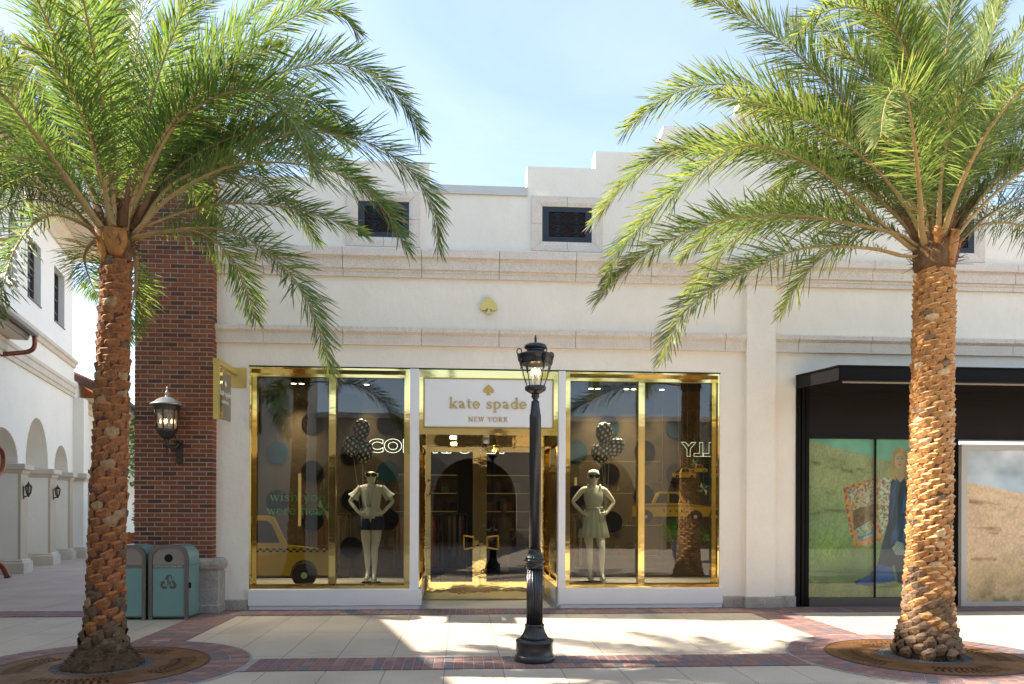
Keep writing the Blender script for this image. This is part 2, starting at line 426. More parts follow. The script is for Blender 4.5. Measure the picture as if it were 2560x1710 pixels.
M['pin_pale'] = surf('pinwheel_pale', (0.55, 0.66, 0.56), None, rough=0.5)
M['string'] = surf('string', (0.5, 0.5, 0.45), None, rough=0.7)
M['shelf'] = surf('honey_shelf', (0.20, 0.135, 0.05), (0.16, 0.10, 0.04), 4, 0.5)
GOODS = [surf('goods_red', (0.34, 0.05, 0.03), None, rough=0.6), surf('goods_brown', (0.20, 0.10, 0.04), None, rough=0.6),
         surf('goods_dark', (0.025, 0.025, 0.035), None, rough=0.6), surf('goods_cream', (0.50, 0.44, 0.33), None, rough=0.6),
         surf('goods_rose', (0.36, 0.14, 0.14), None, rough=0.6), surf('goods_navy', (0.02, 0.03, 0.08), None, rough=0.6),
         surf('goods_orange', (0.45, 0.14, 0.03), None, rough=0.6)]
M['opp_wall'] = surf('opposite_stucco', (0.46, 0.385, 0.29), (0.42, 0.35, 0.26), 1, 0.88)
M['hoard_frame'] = surf('hoarding_white', (0.55, 0.52, 0.45), (0.52, 0.49, 0.42), 2, 0.6)
M['sill_grey'] = surf('bronze_sill', (0.10, 0.085, 0.072), (0.085, 0.072, 0.062), 3, 0.4)
M['opp_dark'] = surf('passage_wall', (0.20, 0.165, 0.13), (0.17, 0.14, 0.11), 1, 0.9)
M['scrim'] = film('backdrop_film', (0.95, 0.95, 0.93), (0.47, 0.37, 0.25), 0.095)
M['pale_edge'] = surf('painted_lit_flange', (0.45, 0.42, 0.36), None, rough=0.5)  # pale colour for the flange edge that catches light

M['balloon'] = surf('balloon_dark', (0.012, 0.022, 0.026), None, rough=0.15)
M['balloon_dot'] = surf('balloon_dot', (0.62, 0.64, 0.54), None, rough=0.3)

# ------------------------------------------------------------------ helpers: objects
ORG = {}

def link(o):
    COL.objects.link(o)
    return o

def tag(o, label=None, cat=None, group=None, kind=None):
    if label: o['label'] = label
    if cat: o['category'] = cat
    if group: o['group'] = group
    if kind: o['kind'] = kind
    return o

def thing(name, label, cat, loc=(0, 0, 0), group=None):
    o = bpy.data.objects.new(name, None)
    o.empty_display_size = 0.2
    o.location = loc
    link(o)
    ORG[o.name] = Vector(loc)
    return tag(o, label, cat, group)

def copy_tree(o, parent=None):
    c = o.copy()
    COL.objects.link(c)
    if parent is not None:
        c.parent = parent
        c.matrix_parent_inverse = o.matrix_parent_inverse.copy()
    for ch in [x for x in bpy.data.objects if x.parent == o and x != c]:
        copy_tree(ch, c)
    return c

class MB:
    """collects shapes in world metres; build() links them as ONE mesh object"""
    def __init__(self):
        self.v, self.f, self.m, self.s = [], [], [], []
        self.xf = None
    def addv(self, pts):
        k = len(self.v)
        if self.xf is not None:
            pts = [tuple(self.xf @ Vector(p)) for p in pts]
        self.v.extend([tuple(p) for p in pts])
        return k
    def face(self, idx, mi=0, sm=False):
        self.f.append(tuple(idx)); self.m.append(mi); self.s.append(sm)
    def box(self, x0, x1, y0, y1, z0, z1, mi=0):
        k = self.addv([(x0, y0, z0), (x1, y0, z0), (x1, y1, z0), (x0, y1, z0), (x0, y0, z1), (x1, y0, z1), (x1, y1, z1), (x0, y1, z1)])
        for q in ((0, 3, 2, 1), (4, 5, 6, 7), (0, 1, 5, 4), (1, 2, 6, 5), (2, 3, 7, 6), (3, 0, 4, 7)):
            self.face([k + i for i in q], mi)
    def cbox(self, x0, x1, y0, y1, z0, z1, c=0.008, mi=0):
        """box with its edges taken off"""
        self.loft([[(x0 + c, y0 + c, z0), (x1 - c, y0 + c, z0), (x1 - c, y1 - c, z0), (x0 + c, y1 - c, z0)],
                   [(x0, y0, z0 + c), (x1, y0, z0 + c), (x1, y1, z0 + c), (x0, y1, z0 + c)],
                   [(x0, y0, z1 - c), (x1, y0, z1 - c), (x1, y1, z1 - c), (x0, y1, z1 - c)],
                   [(x0 + c, y0 + c, z1), (x1 - c, y0 + c, z1), (x1 - c, y1 - c, z1), (x0 + c, y1 - c, z1)]], mi=mi, sm=False)
    def loft(self, rings, mi=0, sm=True, cap=True, closed=False):
        n = len(rings[0])
        ks = [self.addv(r) for r in rings]
        for a, b in zip(ks, ks[1:]):
            for i in range(n):
                j = (i + 1) % n
                self.face((a + i, a + j, b + j, b + i), mi, sm)
        if cap:
            self.face([ks[0] + i for i in range(n)][::-1], mi, False)
            self.face([ks[-1] + i for i in range(n)], mi, False)
    def prism(self, poly, y0, y1, mi=0, plane='xz', side_mi=None):
        """a flat outline given depth; outline in x,z (plane xz) or x,y (plane xy, y0..y1 are heights)"""
        n = len(poly)
        area = sum(poly[i][0] * poly[(i + 1) % n][1] - poly[(i + 1) % n][0] * poly[i][1] for i in range(n))
        if area < 0:
            poly = poly[::-1]
        if plane == 'xz':
            f = [(p[0], y0, p[1]) for p in poly]; b = [(p[0], y1, p[1]) for p in poly]
        else:
            f = [(p[0], p[1], y0) for p in poly]; b = [(p[0], p[1], y1) for p in poly]
        kf, kb = self.addv(f), self.addv(b)
        tris = tessellate_polygon([[Vector((p[0], p[1], 0)) for p in poly]])
        for t in tris:
            a, bb, c = t
            s = (poly[bb][0] - poly[a][0]) * (poly[c][1] - poly[a][1]) - (poly[c][0] - poly[a][0]) * (poly[bb][1] - poly[a][1])
            if s < 0:
                bb, c = c, bb
            if plane == 'xz':
                self.face((kf + a, kf + bb, kf + c), mi); self.face((kb + a, kb + c, kb + bb), mi)
            else:
                self.face((kf + a, kf + c, kf + bb), mi); self.face((kb + a, kb + bb, kb + c), mi)
        sm = mi if side_mi is None else side_mi
        for i in range(n):
            j = (i + 1) % n
            if plane == 'xz':
                self.face((kf + i, kb + i, kb + j, kf + j), sm)
            else:
                self.face((kf + i, kf + j, kb + j, kb + i), sm)
    def lathe(self, prof, cx, cy, seg=32, mi=0, sm=True, flutes=None, cap=True):
        rings = []
        for p in prof:
            r, z = p[0], p[1]
            fl = p[2] if len(p) > 2 else 0.0
            ring = []
            for i in range(seg):
                a = 2 * PI * i / seg
                rr = r * (1 - fl * (0.5 + 0.5 * math.cos(a * (flutes or 1)))) if fl else r
                ring.append((cx + rr * math.cos(a), cy + rr * math.sin(a), z))
            rings.append(ring)
        self.loft(rings, mi, sm, cap)
    def tube(self, pts, r, seg=8, mi=0, sm=True, cap=True):
        pts = [Vector(p) for p in pts]
        rs = r if isinstance(r, (list, tuple)) else [r] * len(pts)
        rings = []
        prev = None
        for i, p in enumerate(pts):
            t = (pts[min(i + 1, len(pts) - 1)] - pts[max(i - 1, 0)])
            if t.length < 1e-9: t = Vector((0, 0, 1))
            t.normalize()
            if prev is None:
                u = t.cross(Vector((0, 0, 1)) if abs(t.z) < 0.9 else Vector((1, 0, 0)))
            else:
                u = prev - t * prev.dot(t)
                if u.length < 1e-6: u = t.cross(Vector((1, 0, 0)))
            u.normalize(); prev = u
            w = t.cross(u)
            rings.append([tuple(p + (u * math.cos(2 * PI * k / seg) + w * math.sin(2 * PI * k / seg)) * rs[i]) for k in range(seg)])
        self.loft(rings, mi, sm, cap)
    def disc(self, cx, cz, r, y0, y1, seg=32, mi=0, rz=None):
        self.prism([(cx + r * math.cos(2 * PI * i / seg), cz + (rz or r) * math.sin(2 * PI * i / seg)) for i in range(seg)], y0, y1, mi)
    def build(self, name, mats, parent=None, origin=None):
        if not isinstance(mats, (list, tuple)): mats = [mats]
        if parent is not None:
            org = ORG[parent.name]
        elif origin is not None:
            org = Vector(origin)
        else:
            a = np.array(self.v); lo, hi = a.min(0), a.max(0)
            org = Vector(((lo[0] + hi[0]) / 2, (lo[1] + hi[1]) / 2, lo[2]))
        me = bpy.data.meshes.new(name)
        me.from_pydata([(x - org.x, y - org.y, z - org.z) for x, y, z in self.v], [], self.f)
        for mt in mats: me.materials.append(mt)
        me.polygons.foreach_set('material_index', self.m)
        me.polygons.foreach_set('use_smooth', self.s)
        me.update()
        o = bpy.data.objects.new(name, me)
        link(o)
        if parent is not None:
            o.parent = parent
        else:
            o.location = org
        ORG[o.name] = org
        return o

def struct(o):
    return tag(o, kind='structure')

def catmull(pts, n=6):
    P = [Vector(p) for p in pts]
    P = [P[0] * 2 - P[1]] + P + [P[-1] * 2 - P[-2]]
    out = []
    for i in range(1, len(P) - 2):
        for k in range(n):
            t = k / n
            a, b, c, d = P[i - 1], P[i], P[i + 1], P[i + 2]
            out.append(0.5 * ((2 * b) + (c - a) * t + (2 * a - 5 * b + 4 * c - d) * t * t + (3 * b - a - 3 * c + d) * t ** 3))
    out.append(P[-2])
    return out

# ------------------------------------------------------------------ lettering
def stroke_poly(pts, ws):
    P = [Vector((x, y)) for x, y in pts]
    L, R = [], []
    for i, p in enumerate(P):
        t = P[min(i + 1, len(P) - 1)] - P[max(i - 1, 0)]
        t.normalize()
        nrm = Vector((-t.y, t.x))
        w = ws[i] if isinstance(ws, (list, tuple)) else ws
        L.append(p + nrm * w / 2); R.append(p - nrm * w / 2)
    return [(L[i], L[i + 1], R[i + 1], R[i]) for i in range(len(P) - 1)]

def arc(cx, cy, rx, ry, a0, a1, n=14):
    return [(cx + rx * math.cos(math.radians(a0 + (a1 - a0) * k / n)), cy + ry * math.sin(math.radians(a0 + (a1 - a0) * k / n))) for k in range(n + 1)]

def wv(n, lo, hi, ph=0.0, cyc=1.0):
    return [lo + (hi - lo) * (0.5 - 0.5 * math.cos(2 * PI * (k / (n - 1) * cyc + ph))) for k in range(n)]

TK, TN, SF = 0.19, 0.075, 0.07
def ser(x, y, w=0.34): return ([(x - w / 2, y), (x + w / 2, y)], SF)
def _o(cx, r=0.42): return (arc(cx, 0.5, r, 0.47, 90, 450, 26), wv(27, TN, TK, 0, 2))
SER = {
 'k': (0.98, [([(.22, 0), (.22, 1.58)], TK), ser(.22, .03, .46), ([(.02, 1.5), (.22, 1.58)], .09), ([(.3, .42), (.78, .96)], TN), ([(.42, .55), (.86, .02)], TK), ser(.78, .96, .36), ser(.86, .03, .34)]),
 'a': (0.90, [([(.62, .05), (.62, .66)], TK), (arc(.36, .66, .26, .30, 0, 165, 10), [TK * .8] + [TN] * 4 + [.11, .13, .15, .15, .14, .12]), ([(.62, .56), (.4, .5), (.2, .38), (.17, .24), (.26, .08), (.42, .07), (.62, .2)], [TN, TN, .13, TK, .15, TN, TN]), ([(.62, .1), (.72, .02), (.86, .09)], [TK, .1, .05])]),
 't': (0.66, [([(.28, .22), (.28, 1.28)], [TK, TK * .7]), ([(.28, .25), (.36, .05), (.6, .1)], [TK, .12, .06]), ([(.06, .94), (.58, .94)], SF)]),
 'e': (0.92, [(arc(.45, .5, .36, .46, 0, 330, 24), wv(25, TN, TK, -0.02, 1)), ([(.12, .52), (.8, .52)], TN)]),
 's': (0.76, [([(.62, .72), (.58, .9), (.4, .97), (.2, .9), (.16, .74), (.3, .58), (.5, .46), (.62, .3), (.56, .1), (.36, .02), (.16, .08), (.1, .28)], [.1, .07, TN, .1, .15, TK, TK, .16, .1, TN, .07, .1])]),
 'p': (1.0, [([(.24, -.52), (.24, .95)], TK), ser(.24, -.5, .46), ([(.04, .88), (.24, .97)], .08), (arc(.42, .5, .42, .46, 150, -150, 22), wv(23, TN, TK, 0, 1))]),
 'd': (1.0, [([(.76, .02), (.76, 1.58)], TK), ([(.56, 1.5), (.76, 1.58)], .09), ([(.76, .04), (.96, .04)], SF), (arc(.58, .5, .42, .46, 30, 330, 22), wv(23, TN, TK, 0, 1))]),
 'w': (1.30, [([(.14, .96), (.42, .02)], TK), ([(.42, .04), (.66, .96)], TN), ([(.64, .96), (.92, .02)], TK), ([(.92, .04), (1.16, .96)], TN), ser(.14, .96), ser(.66, .96, .3), ser(1.16, .96, .28)]),
 'i': (0.50, [([(.24, 0), (.24, .95)], TK), ser(.24, .03, .42), ([(.06, .88), (.24, .96)], .08), ([(.24, 1.22), (.24, 1.42)], .2)]),
 'h': (1.06, [([(.22, 0), (.22, 1.58)], TK), ser(.22, .03, .42), ([(.04, 1.5), (.22, 1.58)], .09), (arc(.54, .62, .3, .34, 165, 0, 10), [TN, TN, .09, .11, .13, .15, .17, TK, TK, TK, TK]), ([(.84, .62), (.84, 0)], TK), ser(.84, .03, .4)]),
 'y': (1.0, [([(.16, .96), (.52, .04)], TK), ([(.86, .96), (.52, .04), (.4, -.32), (.22, -.42)], [TN, TN, .09, .15]), ser(.16, .96), ser(.86, .96, .3)]),
 'o': (0.96, [_o(.47)]),
 'u': (1.04, [([(.2, .96), (.2, .36)], TK), (arc(.48, .36, .28, .32, 180, 350, 10), [TK, TK, .15, .11, TN, TN, TN, TN, TN, TN, TN]), ([(.78, .04), (.78, .96)], TK), ([(.06, .93), (.2, .93)], SF), ([(.62, .93), (.78, .93)], SF), ([(.78, .04), (.96, .04)], SF)]),
 'r': (0.74, [([(.22, 0), (.22, .95)], TK), ser(.22, .03, .46), ([(.04, .88), (.22, .96)], .08), ([(.24, .62), (.38, .88), (.56, .94), (.66, .84)], [TN, .09, .13, .17])]),
 '!': (0.46, [([(.22, .36), (.22, 1.5)], [.08, .2]), ([(.22, 0), (.22, .17)], .2)]),
 'N': (1.34, [([(.24, 0), (.24, 1.4)], TN), ([(.22, 1.4), (1.06, .0)], TK), ([(1.06, 0), (1.06, 1.4)], TN), ser(.24, .03), ser(.2, 1.37), ser(1.06, 1.37)]),
 'E': (1.06, [([(.26, 0), (.26, 1.4)], TK), ([(.1, .04), (.92, .04)], SF), ([(.1, 1.36), (.88, 1.36)], SF), ([(.26, .72), (.7, .72)], SF), ([(.92, .02), (.92, .26)], SF), ([(.86, 1.38), (.86, 1.16)], SF)]),
 'W': (1.66, [([(.16, 1.4), (.52, 0)], TK), ([(.52, 0), (.86, 1.3)], TN), ([(.82, 1.4), (1.16, 0)], TK), ([(1.16, 0), (1.5, 1.4)], TN), ser(.16, 1.37), ser(.82, 1.37, .3), ser(1.5, 1.37)]),
 'Y': (1.24, [([(.14, 1.4), (.6, .7)], TK), ([(1.06, 1.4), (.6, .7)], TN), ([(.6, .72), (.6, 0)], TK), ser(.6, .03, .46), ser(.14, 1.37), ser(1.06, 1.37)]),
 'O': (1.42, [(arc(.70, .7, .58, .68, 90, 450, 28), wv(29, TN, TK, 0, 2))]),
 'R': (1.26, [([(.26, 0), (.26, 1.4)], TK), ser(.26, .03, .46), ([(.1, 1.36), (.26, 1.36)], SF), ([(.26, 1.36), (.6, 1.36), (.84, 1.24), (.88, 1.06), (.8, .84), (.56, .72), (.26, .72)], [TN, TN, .12, TK, .12, TN, TN]), ([(.56, .7), (1.06, .04)], TK), ser(1.1, .03, .3)]),
 'K': (1.28, [([(.26, 0), (.26, 1.4)], TK), ser(.26, .03, .44), ser(.26, 1.37, .44), ([(.3, .6), (1.0, 1.38)], TN), ([(.48, .8), (1.06, .02)], TK), ser(1.0, 1.37, .34), ser(1.08, .03, .34)]),
 ' ': (0.50, []),
}
def serif_width(text, track=0.06):
    return sum(SER[c][0] + track for c in text) - track

def serif_text(mb, text, x, z, xh, y0, y1, fit=None, mi=0, track=0.06, place=None):
    """serif letters from pen strokes, standing in the x-z plane"""
    w = serif_width(text, track)
    sx = fit / w if fit else xh
    ox, n = x, 0
    for c in text:
        adv, strokes = SER[c]
        for pts, ws in strokes:
            for q in stroke_poly(pts, ws):
                d = 0.0002 * (n % 7); n += 1
                poly = [(ox + p.x * sx, z + p.y * xh) for p in q]
                if place: mb.xf = place
                mb.prism(poly, y0 - d, y1, mi)
        ox += (adv + track) * sx
    mb.xf = None

def spade_outline(cx, cz, w, h, n=5):
    half = [(0, 1.0), (.10, .90), (.30, .70), (.46, .52), (.5, .36), (.42, .22), (.28, .19), (.14, .24), (.05, .31)]
    c = [(p.x, p.y) for p in catmull([(a, b, 0) for a, b in half], n)]
    c += [(.06, .16), (.12, .05), (.24, 0.0)]
    out = c + [(-x, y) for x, y in reversed(c[1:])]
    return [(cx + x * w, cz + y * h) for x, y in out]

def font_mesh(text, size, extrude=0.004, bevel=0.0, offset=0.0, outline=False, space=1.0):
    cu = bpy.data.curves.new('lettering_curve', 'FONT')
    cu.body = text
    cu.size = size
    cu.extrude = extrude
    cu.bevel_depth = bevel
    cu.bevel_resolution = 1
    cu.offset = offset
    cu.space_character = space
    cu.resolution_u = 4
    if outline: cu.fill_mode = 'NONE'
    ob = bpy.data.objects.new('lettering_curve', cu)
    COL.objects.link(ob)
    dg = bpy.context.evaluated_depsgraph_get()
    me = bpy.data.meshes.new_from_object(ob.evaluated_get(dg))
    vs = [tuple(v.co) for v in me.vertices]
    fs = [tuple(p.vertices) for p in me.polygons]
    bpy.data.objects.remove(ob)
    bpy.data.curves.remove(cu)
    bpy.data.meshes.remove(me)
    return vs, fs

def font_into(mb, text, x0, x1, z0, z1, y, mi=0, mirror=False, **kw):
    """sans letters fitted in a rectangle of the x-z plane, facing the street"""
    vs, fs = font_mesh(text, 1.0, **kw)
    a = np.array(vs)
    lo, hi = a.min(0), a.max(0)
    sx = (x1 - x0) / (hi[0] - lo[0]); sz = (z1 - z0) / (hi[1] - lo[1])
    dmid = (lo[2] + hi[2]) / 2
    pts = []
    for p in vs:
        u = (p[0] - lo[0]) * sx
        pts.append((x1 - u if mirror else x0 + u, y - (p[2] - dmid) * min(sx, sz), z0 + (p[1] - lo[1]) * sz))
    k = mb.addv(pts)
    for f in fs: mb.face([k + i for i in (f[::-1] if mirror else f)], mi, False)

# ================================================================== GROUND
random.seed(7)
g = MB()
for (x0, x1, y0, y1) in ((-160, 160, -160, -0.62), (-160, 160, -0.62, 160)):
    k = g.addv([(x0, y0, 0), (x1, y0, 0), (x1, y1, 0), (x0, y1, 0)]); g.face((k, k + 1, k + 2, k + 3))
struct(g.build('ground', M['slab'], origin=(0, 0, 0)))
g = MB()
k = g.addv([(-40, -0.30, .004), (-4.75, -0.30, .004), (-4.75, 60, .004), (-40, 60, .004)]); g.face((k, k + 1, k + 2, k + 3))
struct(g.build('alley_paving', M['alley'], origin=(0, 0, 0)))
g = MB()
k = g.addv([(-1.62, 0.0, .006), (0.86, 0.0, .006), (0.86, 1.3, .006), (-1.62, 1.3, .006)]); g.face((k, k + 1, k + 2, k + 3))
struct(g.build('entry_floor', M['entry_stone'], origin=(0, 0, 0)))

RINGS = [(-4.47, -4.22), (4.30, -4.15)]
def in_ring(x, y, r=1.5):
    return any(math.hypot(x - a, y - b) < r for a, b in RINGS)

def paver(mb, x0, x1, y0, y1, zt, j=0.004):
    h = zt + random.uniform(-.0015, .0015)
    mi = random.choices(range(5), (30, 26, 14, 14, 16))[0]
    mb.loft([[(x0 + j, y0 + j, 0.002), (x1 - j, y0 + j, .002), (x1 - j, y1 - j, .002), (x0 + j, y1 - j, .002)],
             [(x0 + j, y0 + j, h - .003), (x1 - j, y0 + j, h - .003), (x1 - j, y1 - j, h - .003), (x0 + j, y1 - j, h - .003)],
             [(x0 + j + .004, y0 + j + .004, h), (x1 - j - .004, y0 + j + .004, h), (x1 - j - .004, y1 - j - .004, h), (x0 + j + .004, y1 - j - .004, h)]], mi=mi, sm=False)

def band(name, x0, x1, y0, y1, bw, bl, zt=0.013, keep=lambda x, y: True):
    mb = MB()
    nx, ny = round((x1 - x0) / bw), round((y1 - y0) / bl)
    for i in range(nx):
        for j in range(ny):
            cx, cy = x0 + (i + .5) * bw, y0 + (j + .5) * bl
            if in_ring(cx, cy, 1.50) or not keep(cx, cy): continue
            paver(mb, cx - bw / 2, cx + bw / 2, cy - bl / 2, cy + bl / 2, zt)
    struct(mb.build(name, PV, origin=(x0, y0, 0)))
    sh = MB()
    k = sh.addv([(x0, y0, .008), (x1, y0, .008), (x1, y1, .008), (x0, y1, .008)]); sh.face((k, k + 1, k + 2, k + 3))
    struct(sh.build(name + '_mortar_bed', M['pave_mortar'], origin=(x0, y0, 0)))
band('shopfront_brick_band', -14.0, 12.0, -0.62, -0.02, 0.104, 0.20)
band('front_brick_band', -14.0, 12.0, -4.52, -3.92, 0.104, 0.20)
band('cross_brick_band', -4.78, -4.17, -3.92, -0.62, 0.2033, 0.104)
band('cross_brick_band', 3.72, 4.36, -3.92, -0.62, 0.2133, 0.104)

for q, (cx, cy) in enumerate(RINGS):
    mb = MB()
    for (ra, rb) in ((1.02, 1.215), (1.225, 1.42)):
        n = int(2 * PI * (ra + rb) / 2 / 0.112)
        for i in range(n):
            a0, a1 = 2 * PI * (i + .035) / n, 2 * PI * (i + .965) / n
            h = .017 + random.uniform(-.0015, .0015)
            mi = random.choices(range(5), (26, 26, 22, 10, 16))[0]
            P = lambda r, a, z: (cx + r * math.cos(a), cy + r * math.sin(a), z)
            e = .004
            mb.loft([[P(ra, a0, .003), P(rb, a0, .003), P(rb, a1, .003), P(ra, a1, .003)],
                     [P(ra, a0, h - .003), P(rb, a0, h - .003), P(rb, a1, h - .003), P(ra, a1, h - .003)],
                     [P(ra + e, a0 + e / ra, h), P(rb - e, a0 + e / rb, h), P(rb - e, a1 - e / rb, h), P(ra + e, a1 - e / ra, h)]], mi=mi, sm=False)
    struct(mb.build('tree_ring_pavers', PV, origin=(cx, cy, 0)))
    sh = MB()
    sh.lathe([(1.445, .001), (1.445, .0115)], cx, cy, 96, sm=False)
    struct(sh.build('tree_ring_mortar_bed', M['pave_mortar'], origin=(cx, cy, 0)))
    # iron grate
    t = thing('tree_grate', ['rusted iron tree grate in the shade under the palm beside the recycling bins',
                             'rusted iron tree grate, partly sunlit, under the palm before the black storefront'][q],
              'tree grate', (cx, cy, 0), 'iron tree grates in the paving')
    mb = MB()
    SEG = 120
    def ringstrip(r0, r1, a0, a1, n):
        ks = []
        for i in range(n + 1):
            a = a0 + (a1 - a0) * i / n
            c, s = math.cos(a), math.sin(a)
            ks.append(mb.addv([(cx + r0 * c, cy + r0 * s, .002), (cx + r0 * c, cy + r0 * s, .021), (cx + r1 * c, cy + r1 * s, .021), (cx + r1 * c, cy + r1 * s, .002)]))
        for a, b in zip(ks, ks[1:]):
            mb.face((a + 1, a + 2, b + 2, b + 1)); mb.face((a, a + 1, b + 1, b)); mb.face((a + 2, a + 3, b + 3, b + 2))
        mb.face((ks[0], ks[0] + 3, ks[0] + 2, ks[0] + 1)); mb.face((ks[-1], ks[-1] + 1, ks[-1] + 2, ks[-1] + 3))
    ringstrip(.88, 1.0, 0, 2 * PI, SEG)
    ringstrip(.475, .62, 0, 2 * PI, SEG)
    # plates with radial slots: solid sectors alternate with slotted fans
    for k in range(4):
        ca = PI / 2 * k - PI / 2 + (.03 if q else -.03)
        half = .52
        nsl = 13
        for i in range(nsl):
            a0 = ca - half + 2 * half * i / nsl
            ringstrip(.62, .88, a0, a0 + 2 * half / nsl * .52, 2)
        ringstrip(.70, .735, ca - half, ca + half, 16)
        ringstrip(.62, .88, ca + half, ca + PI / 2 - half, 14)
    mb.build('slotted_plate', M['rust'], t)
    r = MB()
    r.lathe([(1.0, .001), (1.0, .024), (1.018, .024), (1.018, .001)], cx, cy, 96, cap=False, sm=False)
    r.build('rim', M['rust_ring'], t)
    d = MB(); d.lathe([(.99, .0118), (.99, .0125)], cx, cy, 64, sm=False)
    d.build('pit_floor', M['hole'], t)
    gmb = MB()
    rng = random.Random(11 + q)
    for i in range(900):
        rr = .20 + .27 * math.sqrt(rng.random()); a = rng.random() * 2 * PI
        x, y, s = cx + rr * math.cos(a), cy + rr * math.sin(a), rng.uniform(.008, .016)
        z = .016
        pts = [(x + s * rng.uniform(.7, 1.2) * math.cos(b), y + s * rng.uniform(.7, 1.2) * math.sin(b), z) for b in (0.3, 1.8, 3.2, 4.7)]
        k = gmb.addv(pts + [(x, y, z + s * rng.uniform(.5, .9))])
        for i4 in range(4): gmb.face((k + i4, k + (i4 + 1) % 4, k + 4))
    gmb.lathe([(.475, .0132), (.475, .0165)], cx, cy, 48, sm=False)
    tag(gmb.build('gravel', M['gravel'], origin=(cx, cy, 0)), ['pale blue gravel in the hole of the shaded tree grate', 'pale blue gravel in the hole of the sunlit tree grate'][q], 'gravel', kind='stuff')

# ================================================================== SHOP BUILDING
bld = thing('shop_building', 'cream stucco shop building with stepped mission parapet and two cast stone cornices', 'building', (0, 0, 0))
def arcpts(x0, z0, x1, z1, n=8):
    """concave sweep from (x0,z0) up to (x1,z1)"""
    return [(x0 + (x1 - x0) * math.sin(PI / 2 * k / n), z0 + (z1 - z0) * (1 - math.cos(PI / 2 * k / n))) for k in range(n + 1)]
gc = 4.14
up = [(-4.72, 6.90), (-3.25, 6.90), (-3.25, 7.19), (-1.35, 7.19), (-1.35, 6.80), (.228, 6.80), (.228, 7.19), (1.345, 7.19), (1.345, 7.475), (1.95, 7.475)]
up += arcpts(1.95, 7.475, 2.47, 7.93)[1:] + [(3.06, 7.93)] + arcpts(3.06, 7.93, 3.80, 8.49)[1:]
right = [(2 * gc - x, z) for x, z in reversed(up) if x > .2]
up = up + right + [(14.0, 6.80)]
outline = [(-4.72, -.02)] + up + [(14.0, -.02), (12.6, -.02), (12.6, 3.86), (4.73, 3.86), (4.73, -.02), (3.44, -.02), (3.44, 3.87), (-4.18, 3.87), (-4.18, -.02)]
w = MB(); w.prism(outline, 0.0, 0.36); w.build('wall', M['stucco'], bld)

cop = MB()
cop.box(-1.36, .235, -.035, .40, 6.80, 6.835); cop.box(-1.36, .235, -.035, -.0, 6.70, 6.80)
cop.build('coping', M['coping'], bld)

JX = [-3.954 + 1.2435 * k for k in range(-1, 15)]
def moulding(name, prof, spans, z_lo):
    """cast stone course: prof is (out, z) from bottom to top; blocks with open joints over a dark bed"""
    mb = MB()
    for (xa, xb, add) in spans:
        xs = [xa] + [x for x in JX if xa + .1 < x < xb - .1] + [xb]
        for a, b in zip(xs, xs[1:]):
            a2 = a + (.004 if a != xa else 0); b2 = b - (.004 if b != xb else 0)
            ring = lambda x: [(x, .01, prof[0][1])] + [(x, -o - add, z) for o, z in prof] + [(x, .01, prof[-1][1])]
            mb.loft([ring(a2), ring(b2)], mi=0, sm=False)
            if a != xa:
                mb.box(a - .0038, a + .0038, -min(o for o, z in prof) - add + .012, .008, prof[0][1] + .01, prof[-1][1] - .01, 1)
    return mb.build(name, [M['stone'], M['joint']], bld)
UC = [(.05, 5.325), (.05, 5.385), (.065, 5.40), (.065, 5.43), (.10, 5.445), (.10, 5.575), (.115, 5.60), (.165, 5.625), (.165, 5.745), (.15, 5.765)]
LC = [(.055, 4.235), (.055, 4.40), (.075, 4.415), (.10, 4.44), (.10, 4.505), (.09, 4.515)]
moulding('upper_cornice', UC, [(-4.69, 3.80, 0), (3.80, 4.44, .07), (4.44, 14.0, 0)], 0)
moulding('lower_cornice', LC, [(-4.69, 3.862, 0)], 0)
moulding('lower_cornice', LC, [(4.345, 14.0, 0)], 0)
p = MB(); p.box(3.862, 4.345, -.09, .01, -.01, 5.325); p.build('pilaster', M['stucco'], bld)

def plinth(name, x0, x1, y0, zt):
    mb = MB(); mb.cbox(x0, x1, y0, .012, -.01, zt, .012); mb.build(name, M['plinth'], bld)
plinth('plinth_block', -4.62, -4.19, -.035, .17)
plinth('plinth_block', 3.475, 3.83, -.035, .195)
plinth('plinth_block', 3.835, 4.47, -.135, .19)
plinth('plinth_block', 4.475, 4.728, -.035, .195)

